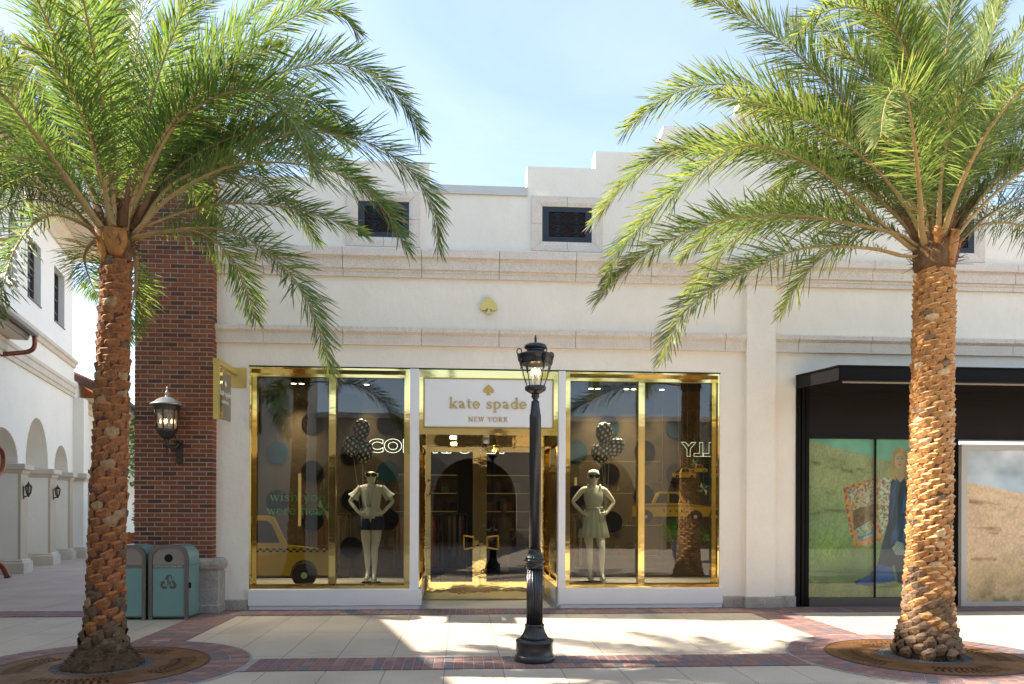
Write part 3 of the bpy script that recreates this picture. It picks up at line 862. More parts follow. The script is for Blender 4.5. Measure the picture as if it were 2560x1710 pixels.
# --- iron grilles high on the wall
def vent(cx, cz=6.25):
    fr = MB()
    w2, h2, iw, ih = .583, .446, .405, .285
    O = [(cx - w2, cz - h2), (cx + w2, cz - h2), (cx + w2, cz + h2), (cx - w2, cz + h2)]
    I = [(cx - iw, cz - ih), (cx + iw, cz - ih), (cx + iw, cz + ih), (cx - iw, cz + ih)]
    for i in range(4):
        j = (i + 1) % 4
        mo = ((O[i][0] + O[j][0]) / 2, (O[i][1] + O[j][1]) / 2); mi_ = ((I[i][0] + I[j][0]) / 2, (I[i][1] + I[j][1]) / 2)
        for (a, b, c, d) in ((O[i], mo, mi_, I[i]), (mo, O[j], I[j], mi_)):
            # shrink a hair for the open joint
            qc = ((a[0] + b[0] + c[0] + d[0]) / 4, (a[1] + b[1] + c[1] + d[1]) / 4)
            sh = lambda p_: (p_[0] + (qc[0] - p_[0]) * .012, p_[1] + (qc[1] - p_[1]) * .012)
            A, B, Cc, D = map(sh, (a, b, c, d))
            y_o, y_i = -.055, -.03
            t3 = .62
            lerp = lambda p_, q_: (p_[0] + (q_[0] - p_[0]) * t3, p_[1] + (q_[1] - p_[1]) * t3)
            E_, F_ = lerp(A, D), lerp(B, Cc)
            rings = []
            f = lambda p_, y: (p_[0], y, p_[1])
            fr.loft([[f(A, .01), f(A, y_o), f(E_, y_o), f(D, y_i), f(D, .01)], [f(B, .01), f(B, y_o), f(F_, y_o), f(Cc, y_i), f(Cc, .01)]], sm=False)
    fr.box(cx - w2 + .01, cx + w2 - .01, -.012, .004, cz - h2 + .01, cz + h2 - .01, 1)
    v = fr.build('vent', [M['stone'], M['joint']], bld)
    gr = MB()
    a, b = iw, ih
    bd = .105
    gr.box(cx - a, cx + a, -.028, -.013, cz + b - .082, cz + b); gr.box(cx - a, cx + a, -.028, -.013, cz - b, cz - b + .082)
    gr.box(cx - a, cx - a + bd, -.028, -.013, cz - b + .082, cz + b - .082); gr.box(cx + a - bd, cx + a, -.028, -.013, cz - b + .082, cz + b - .082)
    gr.build('grille_frame', M['vent_metal'], v)
    bk = MB(); bk.box(cx - a + bd - .004, cx + a - bd + .004, -.0135, -.0125, cz - b + .078, cz + b - .078)
    bk.build('grille_backing', M['vent_dark'], v)
    sc = MB()
    W, H = 2 * (a - bd), 2 * (b - .082)
    for i in range(2):
        for j in range(2):
            ox, oz = cx - W / 2 + W * (i + .5) / 2, cz - H / 2 + H * (j + .5) / 2
            s1, s2 = (1 if i else -1), (1 if j else -1)
            for (fx, fz) in ((1, 1), (-1, 1), (1, -1), (-1, -1)):
                pts = []
                for k in range(17):
                    th = k / 16 * 1.55 * PI
                    r = .062 * (1 - .55 * k / 16)
                    pts.append((ox + fx * (.074 - .062 + r * math.cos(th)) , -.020, oz + fz * (.045 + .7 * r * math.sin(th))))
                sc.tube(pts, .0075, 4)
            sc.tube([(ox, -.021, oz - H / 4), (ox, -.021, oz + H / 4)], .006, 4)
            sc.tube([(ox - W / 4, -.021, oz - H / 4), (ox + W / 4, -.021, oz + H / 4)], .0065, 4)
            sc.tube([(ox - W / 4, -.0215, oz + H / 4), (ox + W / 4, -.0215, oz - H / 4)], .0065, 4)
    sc.build('scrollwork', M['vent_metal'], v)
for vx in (-2.078, .88, 7.40): vent(vx)

# --- display windows
def dotpart(mb, cx, cz, r, y): mb.disc(cx, cz, r, y, y + .002, 40)
def display_window(x0, x1, xm, edge_l, edge_r, dots):
    zb, zt = .335, 3.865
    fr = MB()
    # brass lining of the reveal
    fr.box(x0, x1, .012, .27, zt - .03, zt + .002)
    fr.box(x0, x1, .012, .27, zb - .003, zb + .055)
    fr.box(x0 - .002, x0 + edge_l, .012, .27, zb + .055, zt - .03)
    fr.box(x1 - edge_r, x1 + .002, .012, .27, zb + .055, zt - .03)
    fr.box(x0 + edge_l, x1 - edge_r, .20, .245, zt - .115, zt - .03)
    fr.box(x0 + edge_l, x0 + edge_l + .035, .20, .245, zb + .055, zt - .115)
    fr.box(x1 - edge_r - .035, x1 - edge_r, .20, .245, zb + .055, zt - .115)
    wdw = fr.build('display_window', M['brass'], bld)
    mu = MB()
    mu.box(xm - .052, xm + .052, .13, .25, zb + .055, zt - .115)
    mu.box(xm - .058, xm - .052, .125, .25, zb + .055, zt - .115, 1); mu.box(xm + .052, xm + .058, .125, .25, zb + .055, zt - .115, 1)
    mu.build('mullion', [M['brass'], M['brass_edge']], wdw)
    ed = MB()
    ed.box(x0 + edge_l + .035, x1 - edge_r - .035, .196, .215, zt - .125, zt - .115)
    ed.build('glazing_bead', M['brass_edge'], wdw)
    ed = MB(); ed.box(x0 + edge_l + .035, x1 - edge_r - .035, .196, .215, zb + .055, zb + .063)
    ed.build('glazing_bead', M['brass_edge'], wdw)
    for (a, b) in ((x0 + edge_l + .035, xm - .058), (xm + .058, x1 - edge_r - .035)):
        gp = MB(); gp.box(a, b, .224, .236, zb + .06, zt - .118); gp.build('glass_pane', M['glass'], wdw)
    for (cx, cz, r, mat) in dots:
        d = MB(); dotpart(d, cx, cz, r, .2385); d.build('dot_decal', M[mat], wdw)
    ba = MB()
    return wdw

display_window(-4.18, -1.645, -2.90, .03, .075, [])
display_window(.868, 3.44, 2.16, .075, .03, [])
# painted timber: bases, posts
def white(name, x0, x1, y0, y1, z0, z1):
    mb = MB(); mb.cbox(x0, x1, y0, y1, z0, z1, .004); return mb.build(name, M['white_paint'], bld)
white('window_base', -4.172, -1.455, -.07, .26, .075, .333)
white('base_toe', -4.16, -1.485, -.045, .25, -.005, .075)
white('window_base', .755, 3.475, -.07, .26, .075, .333)
white('base_toe', .79, 3.465, -.045, .25, -.005, .075)
white('post', -1.645, -1.505, -.03, .16, .333, 3.868)
white('post', .755, .868, -.03, .16, .333, 3.868)
# brass above the entry
b = MB()
b.box(-1.505, .755, .02, .06, 3.735, 3.868); b.box(-1.505, .755, .02, .06, 2.82, 2.925)
b.box(-1.505, -1.435, .02, .06, 2.925, 3.735); b.box(.672, .755, .02, .06, 2.925, 3.735)
b.box(-1.505, .755, .06, 1.26, 2.82, 2.86)
b.build('entry_surround', M['brass'], bld)
b = MB(); b.box(-4.185, 3.445, -.004, .03, 3.869, 3.885); b.build('head_joint', M['black'], bld)
# side lights of the porch
for nm, xs, sgn in (('a', -1.505, -1), ('b', .755, 1)):
    xa, xb = (xs - .10, xs) if sgn < 0 else (xs, xs + .10)
    wb = MB(); wb.box(xa, xb, .16, 1.22, .075, .333); wb.box(xa + .012, xb - .012, .16, 1.22, 0, .075); wb.build('porch_base', M['white_paint'], bld)
    s = MB()
    s.box(xa, xb, .16, .27, .333, 2.82); s.box(xa, xb, 1.12, 1.22, .333, 2.82); s.box(xa, xb, .27, 1.12, .333, .42); s.box(xa, xb, .27, 1.12, 2.72, 2.82)
    sl = s.build('side_light', M['brass'], bld)
    gp = MB(); gp.box((xa + xb) / 2 - .006, (xa + xb) / 2 + .006, .27, 1.12, .42, 2.72); gp.build('glass_pane', M['glass'], sl)
# entry doors
b = MB(); b.box(-1.505, .755, 1.16, 1.25, 2.725, 2.82); b.box(-1.505, -1.49, 1.16, 1.25, 0, 2.725); b.box(.66, .755, 1.16, 1.25, 0, 2.725)
dr = b.build('entrance_door', M['brass_door'], bld)
for (x0, x1) in ((-1.488, -.489), (-.483, .655)):
    m = MB()
    xi0, xi1 = (x0 + .128, x1 - .13) if x0 < -1 else (x0 + .112, x1 - .12)
    m.box(x0, xi0, 1.19, 1.235, .012, 2.72); m.box(xi1, x1, 1.19, 1.235, .012, 2.72)
    m.box(xi0, xi1, 1.19, 1.235, .012, .325); m.box(xi0, xi1, 1.19, 1.235, 2.628, 2.72)
    m.build('door_leaf', M['brass_door'], dr)
    gp = MB(); gp.box(xi0, xi1, 1.208, 1.218, .325, 2.628); gp.build('glass_pane', M['glass'], dr)
for (xa, xb) in ((-.60, -.775), (-.362, -.165)):
    h = MB()
    P = [(xa, 1.12, 1.12), (xb, 1.10, 1.145), (xb, 1.10, .90), (xa, 1.12, .935)]
    for i in range(4):
        h.tube([P[i], P[(i + 1) % 4]], .017, 6, sm=False)
    h.tube([(xa, 1.12, 1.09), (xa, 1.195, 1.09)], .012, 6); h.tube([(xa, 1.12, .97), (xa, 1.195, .97)], .012, 6)
    h.build('pull_handle', M['brass_edge'], dr)
cp = MB(); cp.lathe([(.05, 2.74), (.06, 2.80), (.05, 2.82)], -.40, .75, 16); cp.build('porch_downlight', M['white_paint'], bld)
cp = MB(); cp.lathe([(.055, 2.80), (.055, 2.819)], -.96, .55, 16); cp.build('porch_downlight', M['spot_lit'], bld)

# interior shell
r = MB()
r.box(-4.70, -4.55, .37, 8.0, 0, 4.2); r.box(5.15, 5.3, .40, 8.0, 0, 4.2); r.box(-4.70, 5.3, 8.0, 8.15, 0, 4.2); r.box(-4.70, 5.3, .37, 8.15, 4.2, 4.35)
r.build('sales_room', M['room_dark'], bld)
r = MB(); r.box(-4.55, 5.15, 1.3, 8.0, -.1, .012); r.box(-4.55, -1.61, .37, 1.3, -.1, .012); r.box(.87, 3.85, .37, 1.3, -.1, .012); r.build('sales_floor', M['room_floor'], bld)
for (a, c) in ((-4.53, -1.62), (.875, 3.83)):
    r = MB(); r.box(a, c, .262, 1.75, .02, .345); r.build('display_platform', M['display_floor'], bld)

# ------------------------------------------------------------------ what stands in the windows
CX0, CY0, CZ0 = -.823, -12.172, 1.65
def back_to(x, z, y, y0=.24):
    k = (y - CY0) / (y0 - CY0)
    return CX0 + (x - CX0) * k, CZ0 + (z - CZ0) * k
LD = [(-3.8, 3.31, 1), (-4.34, 3.02, 1), (-3.24, 3.0, 0), (-2.61, 3.31, 0), (-2.03, 3.0, 0), (-3.8, 2.52, 1), (-4.36, 2.52, 1), (-3.24, 2.22, 0), (-2.61, 2.53, 0), (-2.02, 2.22, 1), (-3.8, 1.74, 0), (-2.6, 1.75, 0), (-3.23, 1.42, 0), (-2.02, 1.44, 0), (-2.61, .98, 0)]
RD = [(1.09, 3.35, 0), (1.63, 3.0, 1), (1.09, 2.59, 1), (1.64, 2.21, 0), (1.10, 1.84, 0), (2.22, 3.36, 0), (2.77, 2.99, 1), (2.24, 2.6, 0), (2.78, 2.21, 0), (3.34, 2.99, 1), (2.23, 1.85, 0), (2.78, 1.44, 0), (3.34, 2.22, 1), (1.69, 1.41, 0)]
for nm, dots, (xa, xb), lab in (('l', LD, (-4.50, -1.66), 'sheer hanging backdrop with large dark dots behind the mannequin in blouse and shorts'),
                                ('r', RD, (.90, 3.80), 'sheer hanging backdrop with large dark and sky tinted dots behind the mannequin in the dress')):
    sc_ = MB()
    sc_.box(xa, xb, 1.40, 1.404, 4.10, 4.13)
    t = sc_.build('dotted_backdrop', M['black'])
    tag(t, lab, 'backdrop', 'dotted backdrops in the shop windows')
    for (x, z, c) in dots:
        X, Z = back_to(x, z, 1.4)
        d = MB(); d.disc(X, Z, .193, 1.40, 1.404, 40); d.build('dot', M['dot_sky_tint'] if c else M['dot_black'], t)
    wr = MB()
    for X in sorted({round(back_to(x, 0, 1.4)[0], 1) for x, z, c in dots}):
        wr.box(X - .0015, X + .0015, 1.401, 1.403, .5, 4.10)
    wr.build('hanging_wire', M['black'], t)
    fl_ = MB(); fl_.box(xa, xb, 1.408, 1.412, .40, 4.10); fl_.build('film_sheet', M['scrim'], t)

# green words on the left pane: belong to the window
wd = [o for o in bld.children if o.name.startswith('display_window')][0]
tx = MB()
serif_text(tx, 'wish you', -3.915, 1.735, .098, .2375, .2395, fit=.90)
serif_text(tx, 'were here!', -3.965, 1.515, .098, .2375, .2395, fit=1.04)
tx.build('window_lettering', M['vinyl_green'], wd)

# taxis: flat painted cut-outs
def taxi(name, x0, x1, z0, z1, y, label, word=False, flip=False, grp='yellow taxi cutouts in the shop windows'):
    t = thing(name, label, 'taxi cutout', ((x0 + x1) / 2, y, z0), grp)
    W, H = x1 - x0, z1 - z0
    def T(u, v): return ((x1 - u * W) if flip else (x0 + u * W), z0 + v * H)
    def arch(c, r):  # wheel cut
        return [(c + r * math.cos(a), .06 + r * 2.6 * math.sin(a)) for a in [PI * k / 10 for k in range(10, -1, -1)]]
    body = [(0, .06)] + arch(.17, .095) + arch(.80, .095) + [(.97, .06), (1, .28), (1.0, .46), (.69, .54), (.60, .97), (.56, 1.0), (.36, 1.0), (.31, .95), (.24, .55), (.02, .50), (0, .40)]
    mb = MB()
    mb.prism([T(u, v) for u, v in body], y, y + .018)
    mb.build('body_panel', M['taxi'], t)
    wmb = MB()
    for win in ([(.285, .57), (.345, .91), (.44, .92), (.44, .57)], [(.465, .57), (.465, .92), (.55, .92), (.585, .86), (.64, .57)]):
        wmb.prism([T(u, v) for u, v in win], y - .003, y - .0005)
    wmb.build('window_opening', M['taxi_black'], t)
    ck = MB()
    n = 44
    for i in range(n):
        for r_ in range(2):
            if (i + r_) % 2: continue
            u0 = .01 + .98 * i / n
            v0 = .455 - r_ * .03 if True else 0
            if r_ == 0 and (u0 < .0): continue
            ck.prism([T(u0, v0), T(u0 + .98 / n, v0), T(u0 + .98 / n, v0 + .03), T(u0, v0 + .03)], y - .002, y - .0004)
    ck.build('checker_stripe', M['taxi_black'], t)
    for c in (.17, .80):
        wl_ = MB(); X, Z = T(c, .06)
        wl_.disc(X, Z, .082 * W, y + .004, y + .016, 24); 
        wh = wl_.build('wheel', M['taxi_black'], t)
        hb = MB(); hb.disc(X, Z, .022 * W, y + .001, y + .0035, 16); hb.build('hub_cap', M['pin_pale'], wh)
    if z0 > .6:
        hw = MB()
        for c in (.38, .58):
            X, Z = T(c, .98); hw.tube([(X, y + .009, Z), (X, y + .009, 4.2)], .0012, 4)
        hw.build('hanging_wire', M['string'], t)
    if word:
        tt = MB()
        X0, Z0 = T(.37, .21); X1, Z1 = T(.68, .32)
        for k, ch in enumerate('TAXI'):
            xx = X0 + (X1 - X0) * (k + .15) / 4
            font_into(tt, ch, xx, xx + ((X1 - X0) / 4) * (.22 if ch == 'I' else .5), Z0, Z1, y - .002, extrude=.004, offset=.012)
        tt.build('taxi_word', M['taxi_black'], t)
    return t
taxi('taxi_cutout', -5.42, -2.95, .43, 1.50, .62, 'large yellow taxi cutout standing below the green words in the left window')
taxi('taxi_cutout', 2.12, 3.50, 1.47, 1.93, .60, 'mid sized yellow taxi cutout marked TAXI hanging in the right window', word=True, flip=False)
taxi('taxi_cutout', 2.83, 3.24, 2.165, 2.345, .62, 'small yellow taxi cutout in front of a smaller one above the taxi marked TAXI', flip=True)
taxi('taxi_cutout', 3.135, 3.455, 2.27, 2.405, .66, 'smallest yellow taxi cutout, highest in the right window', flip=True)

def pinwheel(x, z, r, y, label):
    mb = MB()
    for k in range(4):
        a = k * PI / 2 + .35
        p0 = (x, z); p1 = (x + r * math.cos(a), z + r * math.sin(a)); p2 = (x + r * .62 * math.cos(a + .75), z + r * .62 * math.sin(a + .75))
        mb.prism([p0, p1, p2], y - .006 - .002 * k, y - .002 * k, mi=k % 2)
    mb.tube([(x, y + .004, z), (x, y + .006, z + .5)], .0015, 4)
    o = mb.build('paper_pinwheel', [M['pin_green'], M['pin_pale']])
    tag(o, label, 'pinwheel', 'paper pinwheels in the shop windows')
pinwheel(3.205, 2.43, .075, .60, 'small green paper pinwheel hanging above the two small taxis')
pinwheel(3.365, 1.98, .115, .60, 'green and white paper pinwheel hanging above the roof of the taxi marked TAXI')
pinwheel(-3.10, 1.60, .19, .52, 'large green and white paper pinwheel at the end of the green words')

# balloons
def balloon(x, z, rx, rz, tilt, y, foot, label):
    t = thing('balloon', label, 'balloon', (x, y, z), 'dotted balloons tied up in the shop windows')
    mb = MB()
    rings = []
    for i in range(13):
        a = PI * i / 12
        rr = rx * math.sin(a) * (1 - .12 * math.cos(a) * -1 if False else 1)
        zz = rz * math.cos(PI - a)
        rr = max(rr * (1 + .16 * (zz / rz)), .004)
        ring = []
        for k in range(20):
            b = 2 * PI * k / 20
            px, pz = rr * math.cos(b), zz
            ring.append((x + px * math.cos(tilt) - pz * math.sin(tilt), y + rr * math.sin(b), z + px * math.sin(tilt) + pz * math.cos(tilt)))
        rings.append(ring)
    mb.loft(rings)
    for i in range(58):                       # printed spots
        zq = 1 - 2 * (i + .5) / 58; ph = i * 2.39996
        sq = math.sqrt(1 - zq * zq)
        def S(a_, z_):
            z_ = max(-1, min(1, z_)); q_ = math.sqrt(1 - z_ * z_)
            rr_ = rx * q_ * (1 + .16 * z_) * 1.012
            px_, pz_ = rr_ * math.cos(a_), rz * z_ * 1.012
            return (x + px_ * math.cos(tilt) - pz_ * math.sin(tilt), y + rr_ * math.sin(a_), z + px_ * math.sin(tilt) + pz_ * math.cos(tilt))
        if sq < .25: continue
        k = mb.addv([S(ph + .155 / sq * math.cos(b), zq + .135 * sq * math.sin(b)) for b in [2 * PI * e_ / 8 for e_ in range(8)]])
        mb.face([k + e_ for e_ in range(8)], 1)
    mb.build('skin', [M['balloon'], M['balloon_dot']], t)
    kx, kz = x + rz * math.sin(tilt), z - rz * math.cos(tilt)
    s = MB(); s.tube(catmull([(kx, y, kz), ((kx + foot[0]) / 2 + .01, y, (kz + foot[1]) / 2), (foot[0], y, foot[1])], 4), .0035, 4)
    s.build('string', M['string'], t)
balloon(-2.535, 2.96, .145, .195, 0, .86, (-2.50, 1.30), 'dark dotted balloon, topmost of the three beside the bald mannequin in shorts')
balloon(-2.68, 2.68, .145, .19, .12, .82, (-2.52, 1.30), 'dark dotted balloon, lower left of the three over the mannequin in shorts')
balloon(-2.468, 2.575, .145, .195, -.1, .76, (-2.52, 1.30), 'dark dotted balloon, lowest and frontmost of the three over the mannequin in shorts')
balloon(1.673, 2.95, .15, .20, 0, .86, (1.69, 1.45), 'dark dotted balloon, topmost of the three over the mannequin in the dress')
balloon(1.59, 2.585, .155, .195, .15, .78, (1.69, 1.45), 'dark dotted balloon, lower left of the three over the mannequin in the dress')
balloon(1.855, 2.69, .14, .195, -.55, .82, (1.69, 1.45), 'dark dotted balloon leaning to the right among the three over the mannequin in the dress')

# mannequins: one skinned surface each
def skin_body(name, joints, edges, radii, mat, parent, root, sub=2):
    me = bpy.data.meshes.new(name)
    org = ORG[parent.name]
    names = list(joints)
    me.from_pydata([tuple(Vector(joints[n]) - org) for n in names], [(names.index(a), names.index(b)) for a, b in edges], [])
    tmp = bpy.data.objects.new(name, me); COL.objects.link(tmp)
    md = tmp.modifiers.new('skin', 'SKIN')
    md.use_smooth_shade = True
    for i, n in enumerate(names):
        sv = me.skin_vertices[0].data[i]
        r = radii[n]
        sv.radius = (r, r) if not isinstance(r, tuple) else r
        sv.use_root = (n == root)
    sb = tmp.modifiers.new('smooth', 'SUBSURF'); sb.levels = sub
    dg = bpy.context.evaluated_depsgraph_get()
    out = bpy.data.meshes.new_from_object(tmp.evaluated_get(dg))
    bpy.data.objects.remove(tmp); bpy.data.meshes.remove(me)
    out.name = name
    out.materials.clear(); out.materials.append(mat)
    out.polygons.foreach_set('use_smooth', [True] * len(out.polygons))
    o = bpy.data.objects.new(name, out); link(o); o.parent = parent
    ORG[o.name] = org
    return o

def mannequin(x, y, z0, H, kind, label, step):
    """standing figure, hands on hips, front to the street (-y)"""
    t = thing('mannequin', label, 'mannequin', (x, y, z0), 'mannequins in the shop windows')
    h = H
    def P(u, f, v): return (x + u * h, y - f * h, z0 + v * h)
    J, R, E = {}, {}, []
    def j(n, p, r, par=None):
        J[n] = p; R[n] = r * h
        if par: E.append((par, n))
    j('pelvis', P(0, 0, .535), .072)
    j('belly', P(0, .004, .60), .060, 'pelvis')
    j('waist', P(0, .004, .655), .054, 'belly')
    j('chest', P(0, .008, .745), .066, 'waist')
    j('upper', P(0, .002, .805), .056, 'chest')
    j('neck', P(0, .0, .856), .025, 'upper')
    j('jaw', P(0, .012, .885), .034, 'neck')
    j('head', P(0, .004, .935), .050, 'jaw')
    j('crown', P(0, -.008, .972), .040, 'head')
    for s, nm in ((-1, 'l'), (1, 'r')):
        j('sho' + nm, P(s * .096, 0, .826), .030, 'upper')
        j('elb' + nm, P(s * .192, -.016, .705), .0205, 'sho' + nm)
        j('wri' + nm, P(s * .112, .035, .612), .0155, 'elb' + nm)
        j('pal' + nm, P(s * .088, .055, .598), .018, 'wri' + nm)
        for k in range(4):
            f0 = P(s * (.072 - .001 * k), .066 - .002 * k, .610 - .010 * k)
            f1 = P(s * (.046 + .002 * k), .078 - .001 * k, .609 - .013 * k)
            j('fa%d%s' % (k, nm), f0, .0058, 'pal' + nm)
            j('fb%d%s' % (k, nm), f1, .0048, 'fa%d%s' % (k, nm))
        j('th' + nm, P(s * .090, .040, .628), .0062, 'pal' + nm)
        j('tk' + nm, P(s * .080, .022, .642), .0052, 'th' + nm)
        fx, ff = (step if s > 0 else (0, 0))
        j('hip' + nm, P(s * .050, 0, .485), .054, 'pelvis')
        j('thi' + nm, P(s * .046 + fx * .3, ff * .4, .38), .046, 'hip' + nm)
        j('kne' + nm, P(s * .036 + fx * .7, ff * .9 + .01, .275), .031, 'thi' + nm)
        j('cal' + nm, P(s * .034 + fx * .85, ff * .8 - .006, .205), .031, 'kne' + nm)
        j('ank' + nm, P(s * .030 + fx, ff * .8 - .004, .062), .0165, 'cal' + nm)
        j('hee' + nm, P(s * .030 + fx, ff * .8 - .012, .036), .017, 'ank' + nm)
        j('toe' + nm, P(s * .036 + fx, ff * .8 + .075, .016), .013, 'ank' + nm)
    skin_body('body', J, E, R, M['mannequin'], t, 'pelvis')
    # face: nose, lips, ears
    fc = MB()
    fc.loft([[P(-.006, .052, .935), P(.006, .052, .935), P(.003, .050, .95), P(-.003, .050, .95)], [P(-.009, .060, .914), P(.009, .060, .914), P(.003, .052, .94), P(-.003, .052, .94)]], sm=False)
    fc.tube([P(-.014, .047, .893), P(0, .053, .894), P(.014, .047, .893)], .0035 * h, 6)
    for s in (-1, 1):
        fc.tube([P(s * .049, -.004, .925), P(s * .056, -.010, .94), P(s * .050, -.010, .955)], .006 * h, 6)
    fc.build('face_features', M['mannequin'], t)
    gl = MB()
    for s in (-1, 1):
        cx_, cz_ = s * .024, .941
        ring = lambda f: [P(cx_ + .0225 * math.cos(a) * 1.05, f - .010 * abs(math.cos(a)) , cz_ + .019 * math.sin(a)) for a in [2 * PI * k / 18 for k in range(18)]]
        gl.loft([ring(.062), ring(.052)])
        gl.tube([P(s * .046, .05, .945), P(s * .056, -.012, .95)], .0025 * h, 5)
    gl.tube([P(-.006, .060, .946), P(.006, .060, .946)], .003 * h, 5)
    gl.build('sunglasses', M['sunglass'], t)
    def skirt(rows, nm, mat, flute=0, nf=14, seg=56, cap=False, off=(0, 0)):
        mb = MB()
        rings = []
        for (v, rx, ry, fl) in rows:
            rings.append([P(rx * math.cos(a) * (1 + fl * math.sin(a * nf)) + off[0], -ry * math.sin(a) * (1 + fl * math.sin(a * nf)) * -1 * 1 + off[1], v) for a in [2 * PI * k / seg for k in range(seg)]])
        inner = [[(p[0] * .985 + x * .015, p[1] * .985 + y * .015, p[2]) for p in r_] for r_ in reversed(rings)]
        mb.loft(rings + inner, cap=False)
        return mb.build(nm, mat, t)
    if kind == 'shorts':
        skirt([(.862, .046, .036, 0), (.850, .084, .046, 0), (.832, .104, .054, .0), (.785, .093, .068, .0), (.735, .086, .074, .005), (.66, .074, .068, .02), (.645, .075, .068, .03), (.60, .094, .084, .045), (.553, .106, .092, .05)], 'blouse', M['blouse'], nf=16)
        for s in (-1, 1):
            mb = MB()
            a0, a1 = Vector(P(s * .088, 0, .832)), Vector(P(s * .165, -.010, .738))
            d = (a1 - a0).normalized(); u = d.cross(Vector((0, 1, 0))).normalized(); w_ = Vector((0, 1, 0))
            rings = []
            for q, r_ in ((0, .031), (.45, .033), (.75, .040), (1, .050)):
                c = a0 + (a1 - a0) * q
                rings.append([tuple(c + (u * math.cos(b) + w_ * math.sin(b)) * r_ * h * (1 + (.10 * q) * math.sin(b * 7))) for b in [2 * PI * k / 28 for k in range(28)]])
            mb.loft(rings, cap=False)
            mb.build('sleeve', M['blouse'], t)
        mb = MB()
        for s in (-1, 1):
            fx = step[0] if s > 0 else 0
            rings = [[P(s * .052 + fx * .3 * q + rx * math.cos(b), ry * math.sin(b) + (step[1] if s > 0 else 0) * .25 * q, v) for b in [2 * PI * k / 24 for k in range(24)]] for (v, rx, ry, q) in ((.572, .056, .080, 0), (.51, .064, .086, .3), (.452, .062, .074, .9))]
            mb.loft(rings)
        mb.build('shorts', M['shorts'], t)
        ch = MB(); ch.tube(catmull([P(-.03, .045, .85), P(-.018, .083, .77), P(0, .093, .68), P(.018, .083, .77), P(.03, .045, .85)], 5), .003, 5)
        ch.box(x - .012, x + .012, y - .099 * h, y - .090 * h, z0 + .655 * h, z0 + .68 * h)
        ch.build('necklace', M['brass_edge'], t)
        for s in (-1, 1):
            er = MB(); er.lathe([(.002, z0 + .90 * h), (.010, z0 + .895 * h), (.010, z0 + .885 * h), (.003, z0 + .88 * h)], x + s * .055 * h, y, 8); er.build('earring', M['gold_letter'], t)
    else:
        skirt([(.842, .074, .038, 0), (.815, .082, .056, 0), (.775, .090, .073, 0), (.73, .088, .079, .006), (.665, .066, .062, .012), (.645, .067, .063, .012), (.60, .086, .074, .03), (.52, .112, .092, .045), (.44, .130, .104, .055), (.385, .140, .110, .06)], 'dress', M['dress'], nf=15)
        for s in (-1, 1):
            st = MB(); st.tube([P(s * .052, .044, .835), P(s * .056, .012, .862), P(s * .054, -.02, .845)], .010 * h, 6); st.build('strap', M['dress'], t)
        bw = MB()
        bw.tube(catmull([P(-.066, .03, .65), P(-.03, .066, .652), P(.03, .068, .652), P(.066, .03, .65)], 4), .010 * h, 6)
        for dx in (-.03, .035):
            bw.loft([[P(.034, .080, .655), P(.034, .080, .645), P(.034, .074, .645), P(.034, .074, .655)], [P(.034 + dx, .088, .668), P(.034 + dx, .088, .636), P(.034 + dx, .078, .636), P(.034 + dx, .078, .668)]])
        bw.loft([[P(.028, .082, .65), P(.046, .082, .65), P(.046, .076, .65), P(.028, .076, .65)], [P(.030, .105, .52), P(.060, .105, .515), P(.060, .098, .515), P(.030, .098, .52)]])
        bw.build('bow_sash', M['dress'], t)
        pu = MB(); pu.cbox(x - .145 * h, x - .118 * h, y - .06 * h, y - .02 * h, z0 + .47 * h, z0 + .545 * h, .006); pu.build('purse', M['purse'], t)
        hr = MB()
        hr.loft([[P(.052 * math.cos(a) * k_, -.006 + .050 * math.sin(a) * k_ - f_, v_) for a in [2 * PI * i / 20 for i in range(20)]] for (k_, v_, f_) in ((.55, .885, .030), (.85, .915, .022), (1.02, .945, .012), (1.02, .972, .006), (.8, .993, .006), (.35, 1.003, .006))])
        hr.build('hair', M['mannequin'], t)
    # shoes
    for s in (-1, 1):
        fx, ff = (step if s > 0 else (0, 0))
        sh = MB()
        c = s * .032 + fx
        sole = [(-.016, -.03), (.016, -.03), (.020, .03), (.023, .065), (.012, .09), (-.010, .09), (-.021, .065), (-.018, .03)]
        sh.loft([[P(c + a, ff * .8 + b_, .0) for a, b_ in sole], [P(c + a, ff * .8 + b_, .014) for a, b_ in sole]], sm=False)
        for b_ in (.02, .06):
            sh.tube(catmull([P(c - .022, ff * .8 + b_, .012), P(c - .012, ff * .8 + b_, .036), P(c + .012, ff * .8 + b_, .036), P(c + .022, ff * .8 + b_, .012)], 3), .006 * h, 5)
        sh.build('sandal', M['blouse'], t)
    bs = MB(); bs.lathe([(.17, z0 - .034), (.17, z0 - .027)], x, y, 32); bs.build('stand_base', M['lamp_glass'] if False else M['sunglass'], t)
    return t
mannequin(-2.366, .92, .380, 1.93, 'shorts', 'white mannequin in pale flared blouse, navy shorts and dark sunglasses, hands on hips', (.006, .10))
mannequin(1.50, .92, .380, 1.93, 'dress', 'white mannequin in pale sleeveless belted dress and dark sunglasses, hands on hips', (.03, .12))

# neon words
nb = MB()
font_into(nb, 'COLORFULLY', -2.93, .30, 2.87, 3.19, 5.0, outline=True, bevel=.010, extrude=0.0, offset=.045, space=1.10)
tag(nb.build('neon_sign', M['neon']), 'white outlined neon sign reading COLORFULLY deep inside the shop', 'neon sign')
nb = MB()  # glowing letters stand in for a mirror reflection of the neon sign
font_into(nb, 'ULLY', 3.68, 4.62, 2.70, 3.0, 3.0, mirror=True, outline=True, bevel=.010, extrude=0.0, offset=.04, space=1.05)
tag(nb.build('neon_sign', M['neon_mirrored']), 'pale reversed letters YLLU, built reflection of the neon sign, above the small taxis', 'neon sign')

